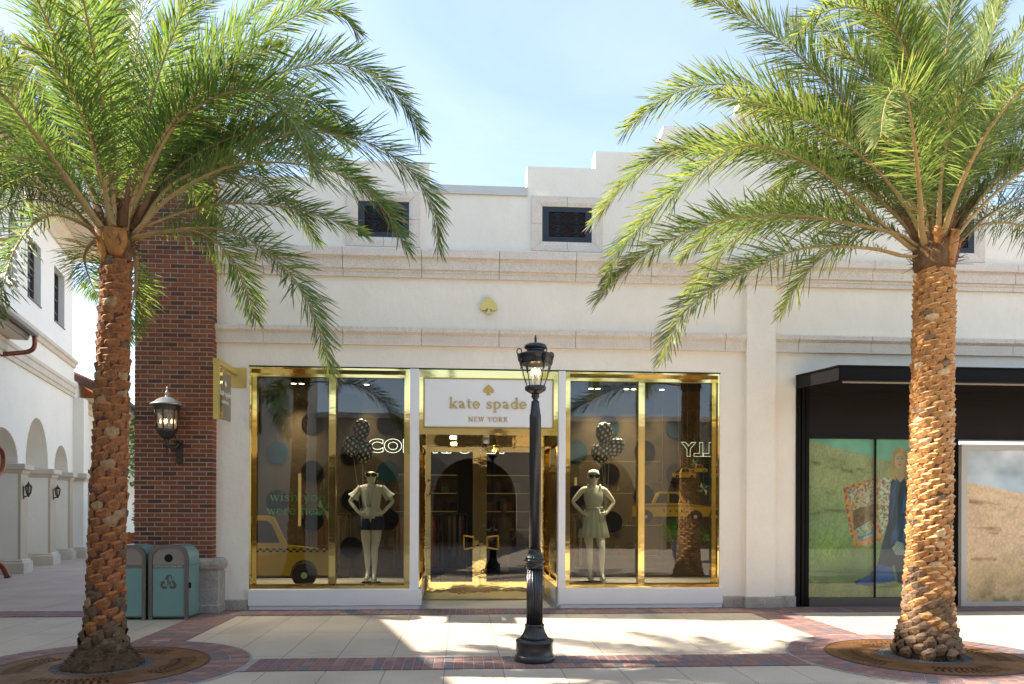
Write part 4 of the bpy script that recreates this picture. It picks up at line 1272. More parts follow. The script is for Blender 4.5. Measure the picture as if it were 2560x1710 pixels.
# ceiling spots in the windows
def spot(x, y, z, label, aim=-.25):
    t = thing('ceiling_spotlight', label, 'spotlight', (x, y, z), 'spotlights under the shop ceiling')
    mb = MB()
    mb.lathe([(.035, z + .06), (.055, z + .05), (.058, z - .06), (.048, z - .062)], x, y, 16)
    mb.tube([(x, y, z + .05), (x, y, z + .22)], .014, 6); mb.box(x - .06, x + .06, y - .03, y + .03, z + .20, z + .23)
    mb.build('housing', M['black'], t)
    l = MB(); l.lathe([(.046, z - .066), (.046, z - .063)], x, y, 16); l.build('lens', M['spot_lit'], t)
    ld = bpy.data.lights.new('spot_beam', 'SPOT')
    ld.energy = 100; ld.color = (1.0, 0.90, 0.72); ld.spot_size = math.radians(82); ld.spot_blend = .7; ld.shadow_soft_size = .05
    lo = bpy.data.objects.new('spot_beam', ld); link(lo); lo.parent = t; lo.location = (0, 0, -.075); lo.rotation_euler = (math.radians(-12), 0, 0)
for (x, z, lab) in ((-3.75, 3.86, 'lit black ceiling spotlight, leftmost in the left window'), (-3.615, 3.86, 'lit black ceiling spotlight beside the leftmost one in the left window'),
                    (-2.49, 3.86, 'lit black ceiling spotlight above the dotted balloons of the left window'),
                    (1.495, 3.845, 'lit black ceiling spotlight above the dress mannequin, first of the right window'), (1.62, 3.845, 'lit black ceiling spotlight, second from the left in the right window'),
                    (2.14, 3.845, 'lit black ceiling spotlight just left of the brass mullion of the right window'), (2.27, 3.845, 'lit black ceiling spotlight just right of the brass mullion of the right window'),
                    (2.79, 3.845, 'lit black ceiling spotlight, rightmost in the right window')):
    spot(x, 1.2, z, lab)
spot(-2.97, 1.9, 3.70, 'bright ceiling spotlight hanging lower behind the mullion of the left window')

# merchandise
rg = random.Random(5)
def wall_shelf(x0, x1, y, z0, z1, rows, label, dense=1.0, seed=1):
    rg = random.Random(seed)
    t = thing('display_shelf', label, 'shelf', ((x0 + x1) / 2, y, z0), 'shelves of goods inside the shop')
    mb = MB()
    mb.box(x0, x0 + .03, y, y + .36, z0, z1); mb.box(x1 - .03, x1, y, y + .36, z0, z1); mb.box(x0, x1, y + .36, y + .38, z0, z1)
    for k in range(rows + 1):
        z = z0 + (z1 - z0) * k / rows
        mb.box(x0 + .031, x1 - .031, y + .002, y + .359, z - .015, z + .015)
    mb.build('shelf_case', M['shelf'], t)
    led = MB()
    for k in range(1, rows + 1):
        z = z0 + (z1 - z0) * k / rows - .022
        led.box(x0 + .05, x1 - .05, y + .01, y + .02, z, z + .006)
    led.build('shelf_light', M['led'], t)
    gd = MB()
    for k in range(rows):
        z = z0 + (z1 - z0) * k / rows + .016
        x = x0 + .06
        while x < x1 - .2:
            w_ = rg.uniform(.1, .28); h = rg.uniform(.12, .30)
            if rg.random() < dense:
                mi = rg.randrange(len(GOODS))
                gd.loft([[(x, y + .06, z), (x + w_, y + .06, z), (x + w_, y + .26, z), (x, y + .26, z)], [(x + .01, y + .08, z + h * .8), (x + w_ - .01, y + .08, z + h * .8), (x + w_ - .01, y + .24, z + h * .8), (x + .01, y + .24, z + h * .8)], [(x + .03, y + .11, z + h), (x + w_ - .03, y + .11, z + h), (x + w_ - .03, y + .2, z + h), (x + .03, y + .2, z + h)]], mi=mi, sm=False)
                if rg.random() < .5:
                    gd.tube([(x + w_ * .3, y + .16, z + h * .9), (x + w_ * .35, y + .16, z + h + .07), (x + w_ * .65, y + .16, z + h + .07), (x + w_ * .7, y + .16, z + h * .9)], .006, 4, mi=mi)
            x += w_ + rg.uniform(.03, .12)
    tag(gd.build('goods', GOODS, t), kind='stuff')
wall_shelf(-3.3, -.9, 7.5, .6, 2.5, 4, 'wide honey coloured wall shelf with red and brown goods seen through the left door', 1.0, 1)
wall_shelf(-.5, 1.2, 7.5, .6, 2.5, 4, 'honey coloured wall shelf with handbags seen through the right door', .9, 2)
wall_shelf(1.9, 3.9, 5.2, .5, 2.75, 3, 'honey coloured shelf with bags behind the dress mannequin', .7, 3)
def rack(x0, x1, y, label, seed, zt=1.5):
    rg = random.Random(seed)
    t = thing('clothes_rack', label, 'clothes rack', ((x0 + x1) / 2, y, .012), 'clothes racks inside the shop')
    mb = MB()
    for x in (x0, x1):
        mb.tube([(x, y, .02), (x, y, zt)], .016, 8); mb.box(x - .02, x + .02, y - .25, y + .25, .012, .04)
    mb.tube([(x0, y, zt), (x1, y, zt)], .016, 8)
    mb.build('rail', M['brass_edge'], t)
    x = x0 + .08
    g_ = MB()
    while x < x1 - .08:
        w_ = rg.uniform(.03, .06); ln = rg.uniform(.75, 1.1); mi = rg.randrange(len(GOODS))
        g_.loft([[(x - w_ * .3, y - .03, zt - .03), (x + w_ * .3, y - .03, zt - .03), (x + w_ * .3, y + .03, zt - .03), (x - w_ * .3, y + .03, zt - .03)],
                 [(x - w_ * .5, y - .22, zt - .13), (x + w_ * .5, y - .22, zt - .13), (x + w_ * .5, y + .22, zt - .13), (x - w_ * .5, y + .22, zt - .13)],
                 [(x - w_ * .5, y - .20, zt - ln), (x + w_ * .5, y - .24, zt - ln), (x + w_ * .5, y + .22, zt - ln), (x - w_ * .5, y + .2, zt - ln)]], mi=mi, sm=False)
        x += w_ + .012
    g_.build('hanging_clothes', GOODS, t)
rack(-4.2, -3.2, 4.2, 'brass clothes rack of dark garments behind the large taxi cutout', 3)
rack(-2.2, -1.2, 3.4, 'brass clothes rack behind the mannequin in shorts', 4)
rack(.9, 1.9, 3.2, 'brass clothes rack behind the mannequin in the dress', 6)
rack(-1.3, -.7, 4.2, 'brass clothes rack seen through the left door', 8)
def pole_light(x, y, z0, z1, label):
    mb = MB(); mb.cbox(x - .025, x + .025, y - .02, y + .02, z0, z1, .004)
    o = mb.build('light_pole', M['led']); tag(o, label, 'light', 'upright strip lights inside the shop')
pole_light(-4.02, 3.0, 1.26, 2.3, 'upright golden strip light beside the green words in the left window')
pole_light(1.654, 4.0, 2.08, 2.30, 'short golden strip light left of the head of the dress mannequin')
t = thing('shop_interior_mannequin', 'grey mannequin seen dimly through the right entrance door', 'mannequin', (.05, 3.2, .012))
mb = MB()
mb.loft([[(.05 + a * math.cos(b), 3.2 + c * math.sin(b), z) for b in [2 * PI * k / 20 for k in range(20)]] for (z, a, c) in ((.05, .10, .08), (.4, .11, .09), (.8, .16, .12), (.95, .17, .13), (1.15, .12, .10), (1.38, .18, .12), (1.47, .13, .09), (1.52, .055, .05), (1.58, .05, .05), (1.64, .075, .085), (1.72, .08, .09), (1.80, .05, .06), (1.82, .01, .01))])
mb.build('draped_figure', M['shelf'], t)
for s in (-1, 1):
    mb = MB(); mb.tube([(.05 + s * .17, 3.2, 1.42), (.05 + s * .25, 3.2, 1.15), (.05 + s * .15, 3.08, .98)], [.045, .036, .028], 8); mb.build('arm', M['shelf'], t)
mb = MB(); mb.lathe([(.2, .014), (.2, .03)], .05, 3.2, 24); mb.build('stand_base', M['sunglass'], t)

# ================================================================== SIGNS
t = thing('shop_sign', 'white fascia sign with gold spade reading kate spade NEW YORK above the door', 'sign', (-.38, 0, 2.925))
p = MB(); p.box(-1.415, .652, -.006, .02, 2.945, 3.715); p.build('panel', M['sign_white'], t)
p = MB()
p.box(-1.437, .674, -.014, .0195, 3.715, 3.737); p.box(-1.437, .674, -.014, .0195, 2.923, 2.945); p.box(-1.437, -1.415, -.014, .0195, 2.945, 3.715); p.box(.652, .674, -.014, .0195, 2.945, 3.715)
p.build('frame', M['brass_edge'], t)
p = MB(); serif_text(p, 'kate spade', -1.02, 3.243, .113, -.022, -.0065, fit=1.262); p.build('lettering', M['gold_letter'], t)
p = MB(); serif_text(p, 'NEW YORK', -.712, 3.032, .0535, -.018, -.0065, fit=.645, track=.16); p.build('small_lettering', M['gold_letter'], t)
p = MB(); p.prism(spade_outline(-.387, 3.468, .172, .165), -.02, -.0065); p.build('spade', M['gold_letter'], t)

e = MB(); e.prism(spade_outline(-.392, 4.772, .285, .278), -.055, -.02)
e.box(-.40, -.384, -.021, .001, 4.86, 4.95)
tag(e.build('spade_emblem', M['gold_flat']), 'flat gold spade emblem on the wall between the two cornices', 'emblem')

t = thing('blade_sign', 'brass and taupe projecting sign reading kate spade beside the brick pillar', 'sign', (-4.40, -.5, 2.95))
p = MB()
p.box(-4.55, -4.22, -.02, -.001, 3.53, 3.84)        # wall plate
p.box(-4.43, -4.345, -.98, -.021, 3.72, 3.80)        # arm
p.build('bracket', M['gold_flat'], t)
p = MB(); p.box(-4.425, -4.35, -.975, -.90, 2.92, 3.719); p.build('edge_post', M['gold_flat'], t)
p = MB(); p.box(-4.40, -4.375, -.899, -.30, 2.95, 3.66); p.build('panel', M['blade_panel'], t)
p = MB(); p.box(-4.405, -4.37, -.895, -.72, 2.955, 3.70); p.build('brass_face', M['brass'], t)
p = MB(); p.tube([(-4.388, -.80, 3.66), (-4.388, -.80, 3.73)], .012, 6); p.tube([(-4.388, -.38, 3.66), (-4.388, -.38, 3.73)], .012, 6); p.build('hanger', M['gold_flat'], t)
# lettering on both faces of the blade, drawn in y
R_ = Matrix.Translation((-4.366, -.60, 0)) @ Matrix.Rotation(PI / 2, 4, 'Z')
L_ = Matrix.Translation((-4.409, -.60, 0)) @ Matrix.Rotation(-PI / 2, 4, 'Z')
for X in (R_, L_):
    p = MB()
    serif_text(p, 'kate spade', -.26, 3.30, .058, -.006, 0.0, fit=.52, place=X)
    serif_text(p, 'NEW YORK', -.15, 3.185, .032, -.006, 0.0, fit=.30, track=.14, place=X)
    p.build('lettering', M['white_letter'], t)
    p = MB(); p.xf = X; p.prism(spade_outline(0, 3.44, .10, .10), -.006, 0.0); p.xf = None
    p.build('spade', M['white_letter'], t)

# ================================================================== BRICK PILLAR
t = thing('brick_pillar', 'tall red brick pillar with pale mortar joints at the corner of the shop', 'pillar', (-5.28, .4, 0))
rp = random.Random(21)
px0, px1, py0, py1 = -5.86, -4.685, -.20, 1.2
zb, course, bl = .835, .0715, .2225
GAP = .0145
mt = MB(); mt.box(px0 + .008, px1 - .008, py0 + .008, py1, zb - .02, 7.55); mt.build('mortar_core', M['mortar'], t)
bk = MB()
nC = int((7.5 - zb) / course)
for c in range(nC):
    z0 = zb + c * course
    off = -bl / 2 * (c % 2) - .02
    x = px0 + off
    while x < px1:
        a, b = max(x, px0), min(x + bl - .0135, px1)
        if px1 - b < .05: b = px1
        if b - a > .03:
            jz = rp.uniform(-.002, .002); jy = rp.uniform(0, .006)
            depth = .21 if b > px1 - .01 else .1
            bk.loft([[(a + rp.uniform(0, .004), py0 + jy, z0 + jz), (b, py0 + jy + .0, z0 + jz), (b, py0 + depth, z0 + jz), (a, py0 + depth, z0 + jz)],
                     [(a + rp.uniform(0, .004), py0 + jy, z0 + course - GAP + rp.uniform(-.003, .002)), (b - rp.uniform(0, .003), py0 + jy, z0 + course - GAP + rp.uniform(-.003, .002)), (b, py0 + depth, z0 + course - GAP), (a, py0 + depth, z0 + course - GAP)]],
                    mi=rp.choices(range(4), (36, 32, 20, 14))[0], sm=False)
        if b >= px1: break
        x += bl
    y = py0 + .22
    while y < py1 - .02:
        for (xa, xb) in ((px1 - .1, px1), (px0, px0 + .1)):
            bk.box(xa, xb, y, min(y + bl - .011, py1), z0, z0 + course - GAP, rp.choices(range(4), (36, 32, 20, 14))[0])
        y += bl
bk.build('brickwork', BR, t)
st = MB()
prof = [(0, -.01), (0, .12), (.012, .135), (.012, .60), (.012, .63), (.03, .645), (.03, .66), (-.005, .68), (-.02, .71), (-.03, .755), (-.02, .80), (.01, .828), (.05, .845)]
X0, X1, Y0, Y1 = -6.02, -4.53, -.365, 1.2
st.loft([[(X0 + o, Y0 + o, z), (X1 - o, Y0 + o, z), (X1 - o, Y1, z), (X0 + o, Y1, z)] for o, z in prof], sm=False)
st.build('stone_base', M['plinth'], t)
st = MB(); st.cbox(px0 - .06, px1 + .06, py0 - .06, py1 + .06, 7.53, 7.66, .015); st.build('cap_stone', M['stone'], t)

# ---------------------------------------------------------------- lantern on the pillar
def lantern(x, y, z, lab, s=1.0, arm=.26, grp='wall lanterns', yplate=None):
    """(x,y) axis of the cage, z its bottom; back plate on the wall at y+arm"""
    t = thing('wall_lantern', lab, 'lantern', (x, y, z), grp)
    def hexr(r, z_): return [(x + r * s * math.cos(a), y + r * s * math.sin(a), z + z_ * s) for a in [PI / 3 * k + PI / 6 for k in range(6)]]
    f = MB()
    for k in range(6):
        a = PI / 3 * k + PI / 6
        p0 = (x + .135 * s * math.cos(a), y + .135 * s * math.sin(a), z); p1 = (x + .172 * s * math.cos(a), y + .172 * s * math.sin(a), z + .36 * s)
        f.tube([p0, p1], .013 * s, 4)
    f.loft([hexr(.15, -.02), hexr(.15, .012)], sm=False)
    f.loft([hexr(.182, .30), hexr(.19, .375)], sm=False)
    f.loft([hexr(.145, -.02), hexr(.085, -.11), hexr(.04, -.14), hexr(.035, -.17)], sm=False)
    f.lathe([(.03 * s, z - .25 * s), (.045 * s, z - .22 * s), (.028 * s, z - .19 * s), (.04 * s, z - .17 * s)], x, y, 12)
    f.lathe([(.006 * s, z - .38 * s), (.012 * s, z - .30 * s), (.028 * s, z - .25 * s)], x, y, 8)
    # arm and plate
    ax = x + .10 * s
    f.tube(catmull([(x, y, z - .22 * s), (x + .05 * s, y + arm * .3, z - .27 * s), (ax, y + arm * .62, z - .23 * s), (ax, y + arm * .85, z - .15 * s)], 5), .02 * s, 8)
    f.cbox(ax - .042 * s, ax + .042 * s, y + arm * .86, y + arm, z - .50 * s, z - .13 * s, .012 * s)
    f.lathe([(.05 * s, z - .17 * s), (.055 * s, z - .145 * s), (.03 * s, z - .125 * s)], ax, y + arm * .86, 12)
    f.build('frame', M['bronze'], t)
    gl = MB()
    gl.loft([hexr(.132, .012), hexr(.160, .30)], sm=False, cap=False)
    gl.build('glass', M['lantern_glass'], t)
    ld = MB()
    ld.lathe([(.245 * s, z + .372 * s), (.235 * s, z + .392 * s), (.19 * s, z + .415 * s), (.14 * s, z + .46 * s), (.08 * s, z + .49 * s), (.03 * s, z + .50 * s), (.02 * s, z + .53 * s), (.035 * s, z + .55 * s), (.02 * s, z + .575 * s), (.008 * s, z + .62 * s), (.004 * s, z + .66 * s)], x, y, 24)
    ld.build('lid', M['lamp_lid'], t)
    b = MB()
    for dx in (-.055, .0, .05): b.lathe([(.004 * s, z + .10 * s), (.014 * s, z + .125 * s), (.011 * s, z + .145 * s), (.002 * s, z + .17 * s)], x + dx * s, y - .03 * s * (1 if dx == 0 else -1), 8)
    b.build('bulb', M['flame'], t)
    return t
lantern(-5.268, -.47, 2.80, 'large lit bronze lantern with greyed lid on the brick pillar')

# ================================================================== STREET LAMP
LX, LY = -.035, -4.16
t = thing('street_lamp', 'black cast iron street lamp post with lit glass urn lantern before the shop door', 'street lamp', (LX, LY, .012))
K = .00423
def hz(py): return 1.65 + (1268 - py) * K
def Z5(q): return hz(1350 + q * .2105)
def Z4(q): return hz(820 + q * .1914)
b = MB()
b.lathe([(.212, .012), (.214, .02), (.214, .062), (.205, .075), (.198, .085), (.197, .205), (.203, .215), (.200, .232), (.178, .246), (.15, .25)], LX, LY, 48)
b.lathe([(.155, .25, .05), (.140, .275, .10), (.120, .31, .10), (.107, .345, .08), (.100, .375, .04), (.103, .38), (.107, .39), (.103, .40), (.095, .405)], LX, LY, 96, flutes=24)
b.build('base', M['cast_iron'], t)
s_ = MB()
zt = Z5(345)
s_.lathe([(.089, .405, .10), (.0865, zt, .10)], LX, LY, 144, flutes=18)
s_.lathe([(.088, zt), (.096, zt + .006), (.098, zt + .05), (.093, zt + .062), (.104, zt + .07), (.113, zt + .084), (.109, zt + .098)], LX, LY, 48)
s_.lathe([(.107, zt + .098, .06), (.088, zt + .12, .10), (.074, zt + .155, .10), (.066, zt + .185, .05), (.071, zt + .19), (.071, zt + .20), (.0625, zt + .205)], LX, LY, 96, flutes=20)
s_.build('fluted_shaft', M['cast_iron'], t)
p = MB()
z0 = zt + .205
p.lathe([(.0625, z0), (.0625, Z4(1150)), (.0625, Z4(1130)), (.056, Z4(1110)), (.052, Z4(1060)), (.047, Z4(1020)), (.0435, Z4(960)), (.0435, Z4(945)), (.028, Z4(930)), (.024, Z4(915)), (.034, Z4(900)), (.045, Z4(880)), (.040, Z4(858)), (.042, Z4(845))], LX, LY, 40)
p.build('post', M['cast_iron'], t)
c = MB()
c.lathe([(.042, Z4(845)), (.065, Z4(830)), (.105, Z4(800)), (.115, Z4(780)), (.113, Z4(745)), (.098, Z4(738)), (.096, Z4(750))], LX, LY, 40)
c.build('cup', M['cast_iron'], t)
g_ = MB()
gp = [(.100, Z4(738)), (.118, Z4(680)), (.138, Z4(610)), (.153, Z4(540)), (.160, Z4(480)), (.160, Z4(440))]
g_.lathe(gp, LX, LY, 40, cap=False); g_.build('glass_urn', M['lamp_glass'], t)
l = MB()
l.lathe([(.163, Z4(452)), (.170, Z4(440)), (.168, Z4(395)), (.172, Z4(365)), (.185, Z4(352)), (.190, Z4(338)), (.186, Z4(322)), (.150, Z4(306)), (.105, Z4(292)), (.093, Z4(270)), (.094, Z4(255)), (.118, Z4(242)), (.123, Z4(222)), (.112, Z4(198)), (.080, Z4(180)), (.025, Z4(170)), (.010, Z4(165)), (.014, Z4(140)), (.012, Z4(95)), (.003, Z4(62))], LX, LY, 40)
l.build('lid', M['cast_iron'], t)
for k in range(4):
    a = PI / 4 + PI / 2 * k - .35
    ca, sa = math.cos(a), math.sin(a)
    rb = MB()
    rb.tube([(LX + (r + .006) * ca, LY + (r + .006) * sa, z) for r, z in gp] + [(LX + .19 * ca, LY + .19 * sa, Z4(390))], .006, 6)
    # scroll loop over the brim
    pts = []
    for q in range(15):
        th = -.9 + q / 14 * 4.6
        rr = .036 * (1 - .35 * q / 14)
        pts.append((LX + (.195 + rr * math.cos(th)) * ca, LY + (.195 + rr * math.cos(th)) * sa, Z4(305) + rr * math.sin(th)))
    rb.tube(pts, .0065, 6)
    rb.tube(catmull([(LX + .215 * ca, LY + .215 * sa, Z4(335)), (LX + .20 * ca, LY + .20 * sa, Z4(400)), (LX + .188 * ca, LY + .188 * sa, Z4(440)), (LX + .175 * ca, LY + .175 * sa, Z4(500)), (LX + .18 * ca, LY + .18 * sa, Z4(530))], 4), [.014] * 4 + [.018] * 4 + [.012] * 4 + [.008] * 5, 6)
    rb.build('scroll_rib', M['cast_iron'], t)
for k in range(3):
    a = 2 * PI * k / 3 + .35
    x, y = LX + .040 * math.cos(a), LY + .040 * math.sin(a)
    cd = MB(); cd.lathe([(.013, Z4(738)), (.011, Z4(735)), (.011, Z4(600)), (.009, Z4(596))], x, y, 12)
    cdl = cd.build('candle', M['candle'], t)
    fl = MB(); fl.lathe([(.006, Z4(594)), (.015, Z4(570)), (.016, Z4(545)), (.010, Z4(520)), (.002, Z4(505))], x, y, 12)
    fl.build('bulb', M['flame'], cdl)

# ================================================================== RECYCLING BINS
def bin_(x0, y0):
    t = thing('recycling_bin', 'teal recycling bin marked BOTTLES AND CANS ONLY with round hole, beside the brick pillar', 'bin', (x0 + .278, y0, .012), 'teal bins beside the brick pillar')
    W, D, H = .555, .48, 1.075
    def outline(inset, zb):
        r = .185 - inset * .6
        x1_, x2_ = x0 + inset, x0 + W - inset
        zt_ = .012 + H - inset
        pts = [(x1_, zb)] + [(x2_, zb)]
        pts += [(x2_ - r + r * math.cos(a), zt_ - r + r * math.sin(a)) for a in [PI / 2 * k / 8 for k in range(9)]]
        pts += [(x1_ + r - r * math.sin(a), zt_ - r + r * math.cos(a)) for a in [PI / 2 * k / 8 for k in range(9)]]
        return pts
    b = MB(); b.prism(outline(.004, .05), y0 + .045, y0 + D); b.box(x0 + .02, x0 + W - .02, y0 + .06, y0 + D - .02, .03, .05)
    b.build('body', M['teal'], t)
    # front hoop
    f = MB()
    o, i = outline(0, .028), outline(.052, .028)
    n = len(o)
    ko = f.addv([(p[0], y0, p[1]) for p in o]); ki = f.addv([(p[0], y0, p[1]) for p in i]); kb = f.addv([(p[0], y0 + .05, p[1]) for p in o]); kc = f.addv([(p[0], y0 + .03, p[1]) for p in i])
    for a in range(1, n):
        bq = (a + 1) % n
        f.face((ko + a, ko + bq, ki + bq, ki + a)); f.face((ko + a, kb + a, kb + bq, ko + bq)); f.face((ki + a, ki + bq, kc + bq, kc + a))
    f.build('hoop_frame', M['can_frame'], t)
    d = MB(); d.box(x0 + .056, x0 + W - .056, y0 + .012, y0 + .05, .055, .745); d.build('door', M['teal'], t)
    top = outline(.054, .775)
    fp = MB(); fp.prism(top, y0 + .014, y0 + .05); fc = fp.build('top_plate', M['can_face'], t)
    hm = MB(); hm.disc(x0 + W / 2, .895, .058, y0 + .010, y0 + .0138, 28); hm.build('round_hole', M['hole'], fc)
    sg = MB(); sg.box(x0 + .056, x0 + W - .056, y0 + .012, y0 + .05, .745, .775); sg.box(x0 + .056, x0 + W - .056, y0 + .0125, y0 + .0138, .775, .80)
    lp = sg.build('label_strip', M['can_frame'], t)
    tx = MB(); font_into(tx, 'BOTTLES AND CANS ONLY', x0 + .085, x0 + W - .075, .762, .790, y0 + .0085, extrude=.004, offset=.014)
    tx.build('lettering', M['can_text'], lp)
    # three chasing arrows
    rc = MB()
    def rp_(pts): rc.prism([(x0 + .278 + u * .118, .555 + v * .118) for u, v in pts], y0 + .009, y0 + .0118)
    rp_([(-.46, .24), (-.24, .68), (-.1, .86), (.28, .86), (.52, .44), (.60, .36), (.30, .38), (.34, .62), (.12, .70), (-.02, .46), (-.22, .30)])
    rp_([(.62, .20), (.36, .04), (.70, -.62), (1.0, -.46)]); rp_([(.98, -.52), (.80, -.86), (.26, -.90), (.12, -.66), (.26, -.44), (.30, -.56), (.66, -.56)])
    rp_([(-.2, -.56), (-.2, -.88), (-.72, -.88), (-1.0, -.44), (-.84, -.08), (-.98, -.02), (-.56, .10), (-.42, -.30), (-.56, -.24), (-.70, -.44), (-.64, -.56)])
    rp_([(-.13, .40), (.0, .52), (.0, -.44), (-.13, -.44)]); rp_([(.10, .1), (.28, .1), (.28, -.40), (.10, -.40)])
    rc.build('recycling_symbol', M['can_decal'], t)
    lk = MB(); lk.cbox(x0 + W - .006, x0 + W + .02, y0 + .055, y0 + .085, .455, .535, .005); lk.build('latch', M['hole'], t)
    sm_ = MB(); sm_.box(x0 + W - .005, x0 + W - .0025, y0 + .06, y0 + D - .01, .782, .786); sm_.build('lid_seam', M['hole'], t)
    ft = MB()
    for a in (x0 + .006, x0 + W - .052): ft.cbox(a, a + .046, y0 + .004, y0 + .05, .006, .03, .004)
    ft.build('foot', M['steel_foot'], t)
    return t
b1 = bin_(-5.325, -.985)
b2 = copy_tree(b1); b2.location.x -= .595
b2['label'] = 'teal bin with plain brushed top plate, partly hidden by the palm trunk'
for ch in list(b2.children):
    if ch.name.split('.')[0] in ('recycling_symbol',):
        bpy.data.objects.remove(ch)
for ch in list(b2.children):
    for c2 in list(ch.children): bpy.data.objects.remove(c2)

# ================================================================== BLACK STOREFRONT (right)
t = thing('black_storefront', 'black steel storefront with projecting canopy frame right of the pilaster', 'storefront', (7.5, 0, 0))
m = MB()
m.cbox(4.735, 4.80, -.03, .30, 0, 3.852, .006); m.cbox(4.83, 4.885, -.015, .30, 0, 3.70, .006); m.cbox(4.905, 4.965, .0, .30, 0, 3.70, .006)
m.box(4.80, 4.83, .03, .30, 0, 3.70); m.box(4.885, 4.905, .03, .30, 0, 3.70)
m.build('jamb', M['black'], t)
m = MB(); m.cbox(7.45, 7.56, .0, .30, 0, 2.83, .006); m.build('jamb', M['black'], t)
m = MB()
m.box(4.965, 12.58, .05, .30, 2.86, 3.50); m.box(4.965, 12.58, .03, .30, 3.50, 3.60); m.box(4.965, 12.58, .0, .30, 3.60, 3.855)
m.box(4.965, 12.58, .035, .30, 2.82, 2.86)
m.build('header_panel', M['black_panel'], t)
m = MB(); m.cbox(4.967, 7.448, -.02, .30, 0, .15, .006); m.build('sill', M['sill_grey'], t)
for (a, b) in ((4.967, 6.125), (6.155, 7.448)):
    m = MB(); m.box(a, b, .060, .070, .15, 2.82); m.build('glass_pane', M['glass_lit'], t)
m = MB(); m.box(6.125, 6.155, .055, .08, .15, 2.82); m.build('mullion', M['black'], t)
# canopy frame: steel channels
cz = MB()
PX = 4.74; PY = -1.42; zw, zf = 3.86, 3.765; hb = .225
def sl(y): return zw + (zf - zw) * (y / PY)
def beam_xy(x0, x1, y0, y1, h0, h1, mi=0):
    k = cz.addv([(x0, y0, sl(y0) - h1), (x1, y0, sl(y0) - h1), (x1, y1, sl(y1) - h1), (x0, y1, sl(y1) - h1), (x0, y0, sl(y0) - h0), (x1, y0, sl(y0) - h0), (x1, y1, sl(y1) - h0), (x0, y1, sl(y1) - h0)])
    for q in ((0, 3, 2, 1), (4, 5, 6, 7), (0, 1, 5, 4), (1, 2, 6, 5), (2, 3, 7, 6), (3, 0, 4, 7)): cz.face([k + i for i in q], mi)
beam_xy(PX - .005, PX + .018, PY, -.035, .018, hb - .018)          # web of the side arm
beam_xy(PX - .03, PX + .09, PY - .02, -.035, 0, .0175); beam_xy(PX - .03, PX + .09, PY - .02, -.035, hb - .0175, hb)
beam_xy(PX + .018, 12.5, PY - .004, PY + .018, .018, hb - .018)
beam_xy(PX + .0905, 12.5, PY - .03, PY + .09, 0, .0175); beam_xy(PX + .0905, 12.5, PY - .03, PY + .09, hb - .0175, hb)
beam_xy(PX + .10, 12.5, PY + .11, -.04, .03, .055)                # roof sheet
cz.build('canopy', M['black'], t)
e = MB(); e.box(PX + .10, 12.5, PY + .091, PY + .105, zf - .245, zf - .222); e.build('canopy_lit_edge', M['pale_edge'], t)  # pale strip stands in for light on the lower canopy flange

# printed pictures ----------------------------------------------------------------
def vnoise(u, v, seed, oct=4):
    out = np.zeros_like(u); amp = 1.0; tot = 0
    rs = np.random.RandomState(seed)
    for o in range(oct):
        G = rs.rand(64, 64)
        x, y = u * 2 ** o, v * 2 ** o
        xi, yi = np.floor(x).astype(int), np.floor(y).astype(int)
        fx, fy = x - xi, y - yi
        fx, fy = fx * fx * (3 - 2 * fx), fy * fy * (3 - 2 * fy)
        g = lambda a, b: G[a % 64, b % 64]
        n = (g(xi, yi) * (1 - fx) + g(xi + 1, yi) * fx) * (1 - fy) + (g(xi, yi + 1) * (1 - fx) + g(xi + 1, yi + 1) * fx) * fy
        out += n * amp; tot += amp; amp *= .55
    return out / tot
def s2l(c): 
    c = np.asarray(c, float) / 255.0
    return np.where(c <= .04045, c / 12.92, ((c + .055) / 1.055) ** 2.4)
def inside(px, py, poly):
    r = np.zeros(px.shape, bool)
    n = len(poly)
    for i in range(n):
        (x1, y1), (x2, y2) = poly[i], poly[(i + 1) % n]
        if y1 == y2: continue
        c = ((y1 > py) != (y2 > py)) & (px < (x2 - x1) * (py - y1) / (y2 - y1) + x1)
        r ^= c
    return r
def printed(name, x0, x1, z0, z1, y, nx, nz, func, parent):
    U, V = np.meshgrid((np.arange(nx) + .5) / nx, (np.arange(nz) + .5) / nz)   # v from the top
    C = func(U, V)
    xs = np.linspace(x0, x1, nx + 1); zs = np.linspace(z1, z0, nz + 1)
    XX, ZZ = np.meshgrid(xs, zs)
    verts = np.stack([XX.ravel(), np.full(XX.size, y), ZZ.ravel()], 1)
    org = ORG[parent.name]
    verts = verts - np.array(org)[None]
    i, j = np.meshgrid(np.arange(nz), np.arange(nx), indexing='ij')
    a = (i * (nx + 1) + j).ravel(); w_ = nx + 1
    F = np.stack([a, a + w_, a + w_ + 1, a + 1], 1)
    me = bpy.data.meshes.new(name)
    me.from_pydata(verts.tolist(), [], F.tolist())
    ca = me.color_attributes.new('print', 'FLOAT_COLOR', 'CORNER')
    colr = np.concatenate([C.reshape(-1, 3), np.ones((nx * nz, 1))], 1)
    ca.data.foreach_set('color', np.repeat(colr, 4, axis=0).ravel().astype(np.float32))
    mm, nt, b_ = nodes_of(name + '_ink')
    at = nt.nodes.new('ShaderNodeAttribute'); at.attribute_name = 'print'
    nt.links.new(at.outputs['Color'], b_.inputs['Base Color'])
    b_.inputs['Roughness'].default_value = .45
    me.materials.append(mm)
    o = bpy.data.objects.new(name, me); link(o); o.parent = parent
    ORG[o.name] = org
    return o
def lay(C, mask, col):
    m_ = np.clip(mask, 0, 1)[..., None]
    return C * (1 - m_) + np.asarray(col) * m_
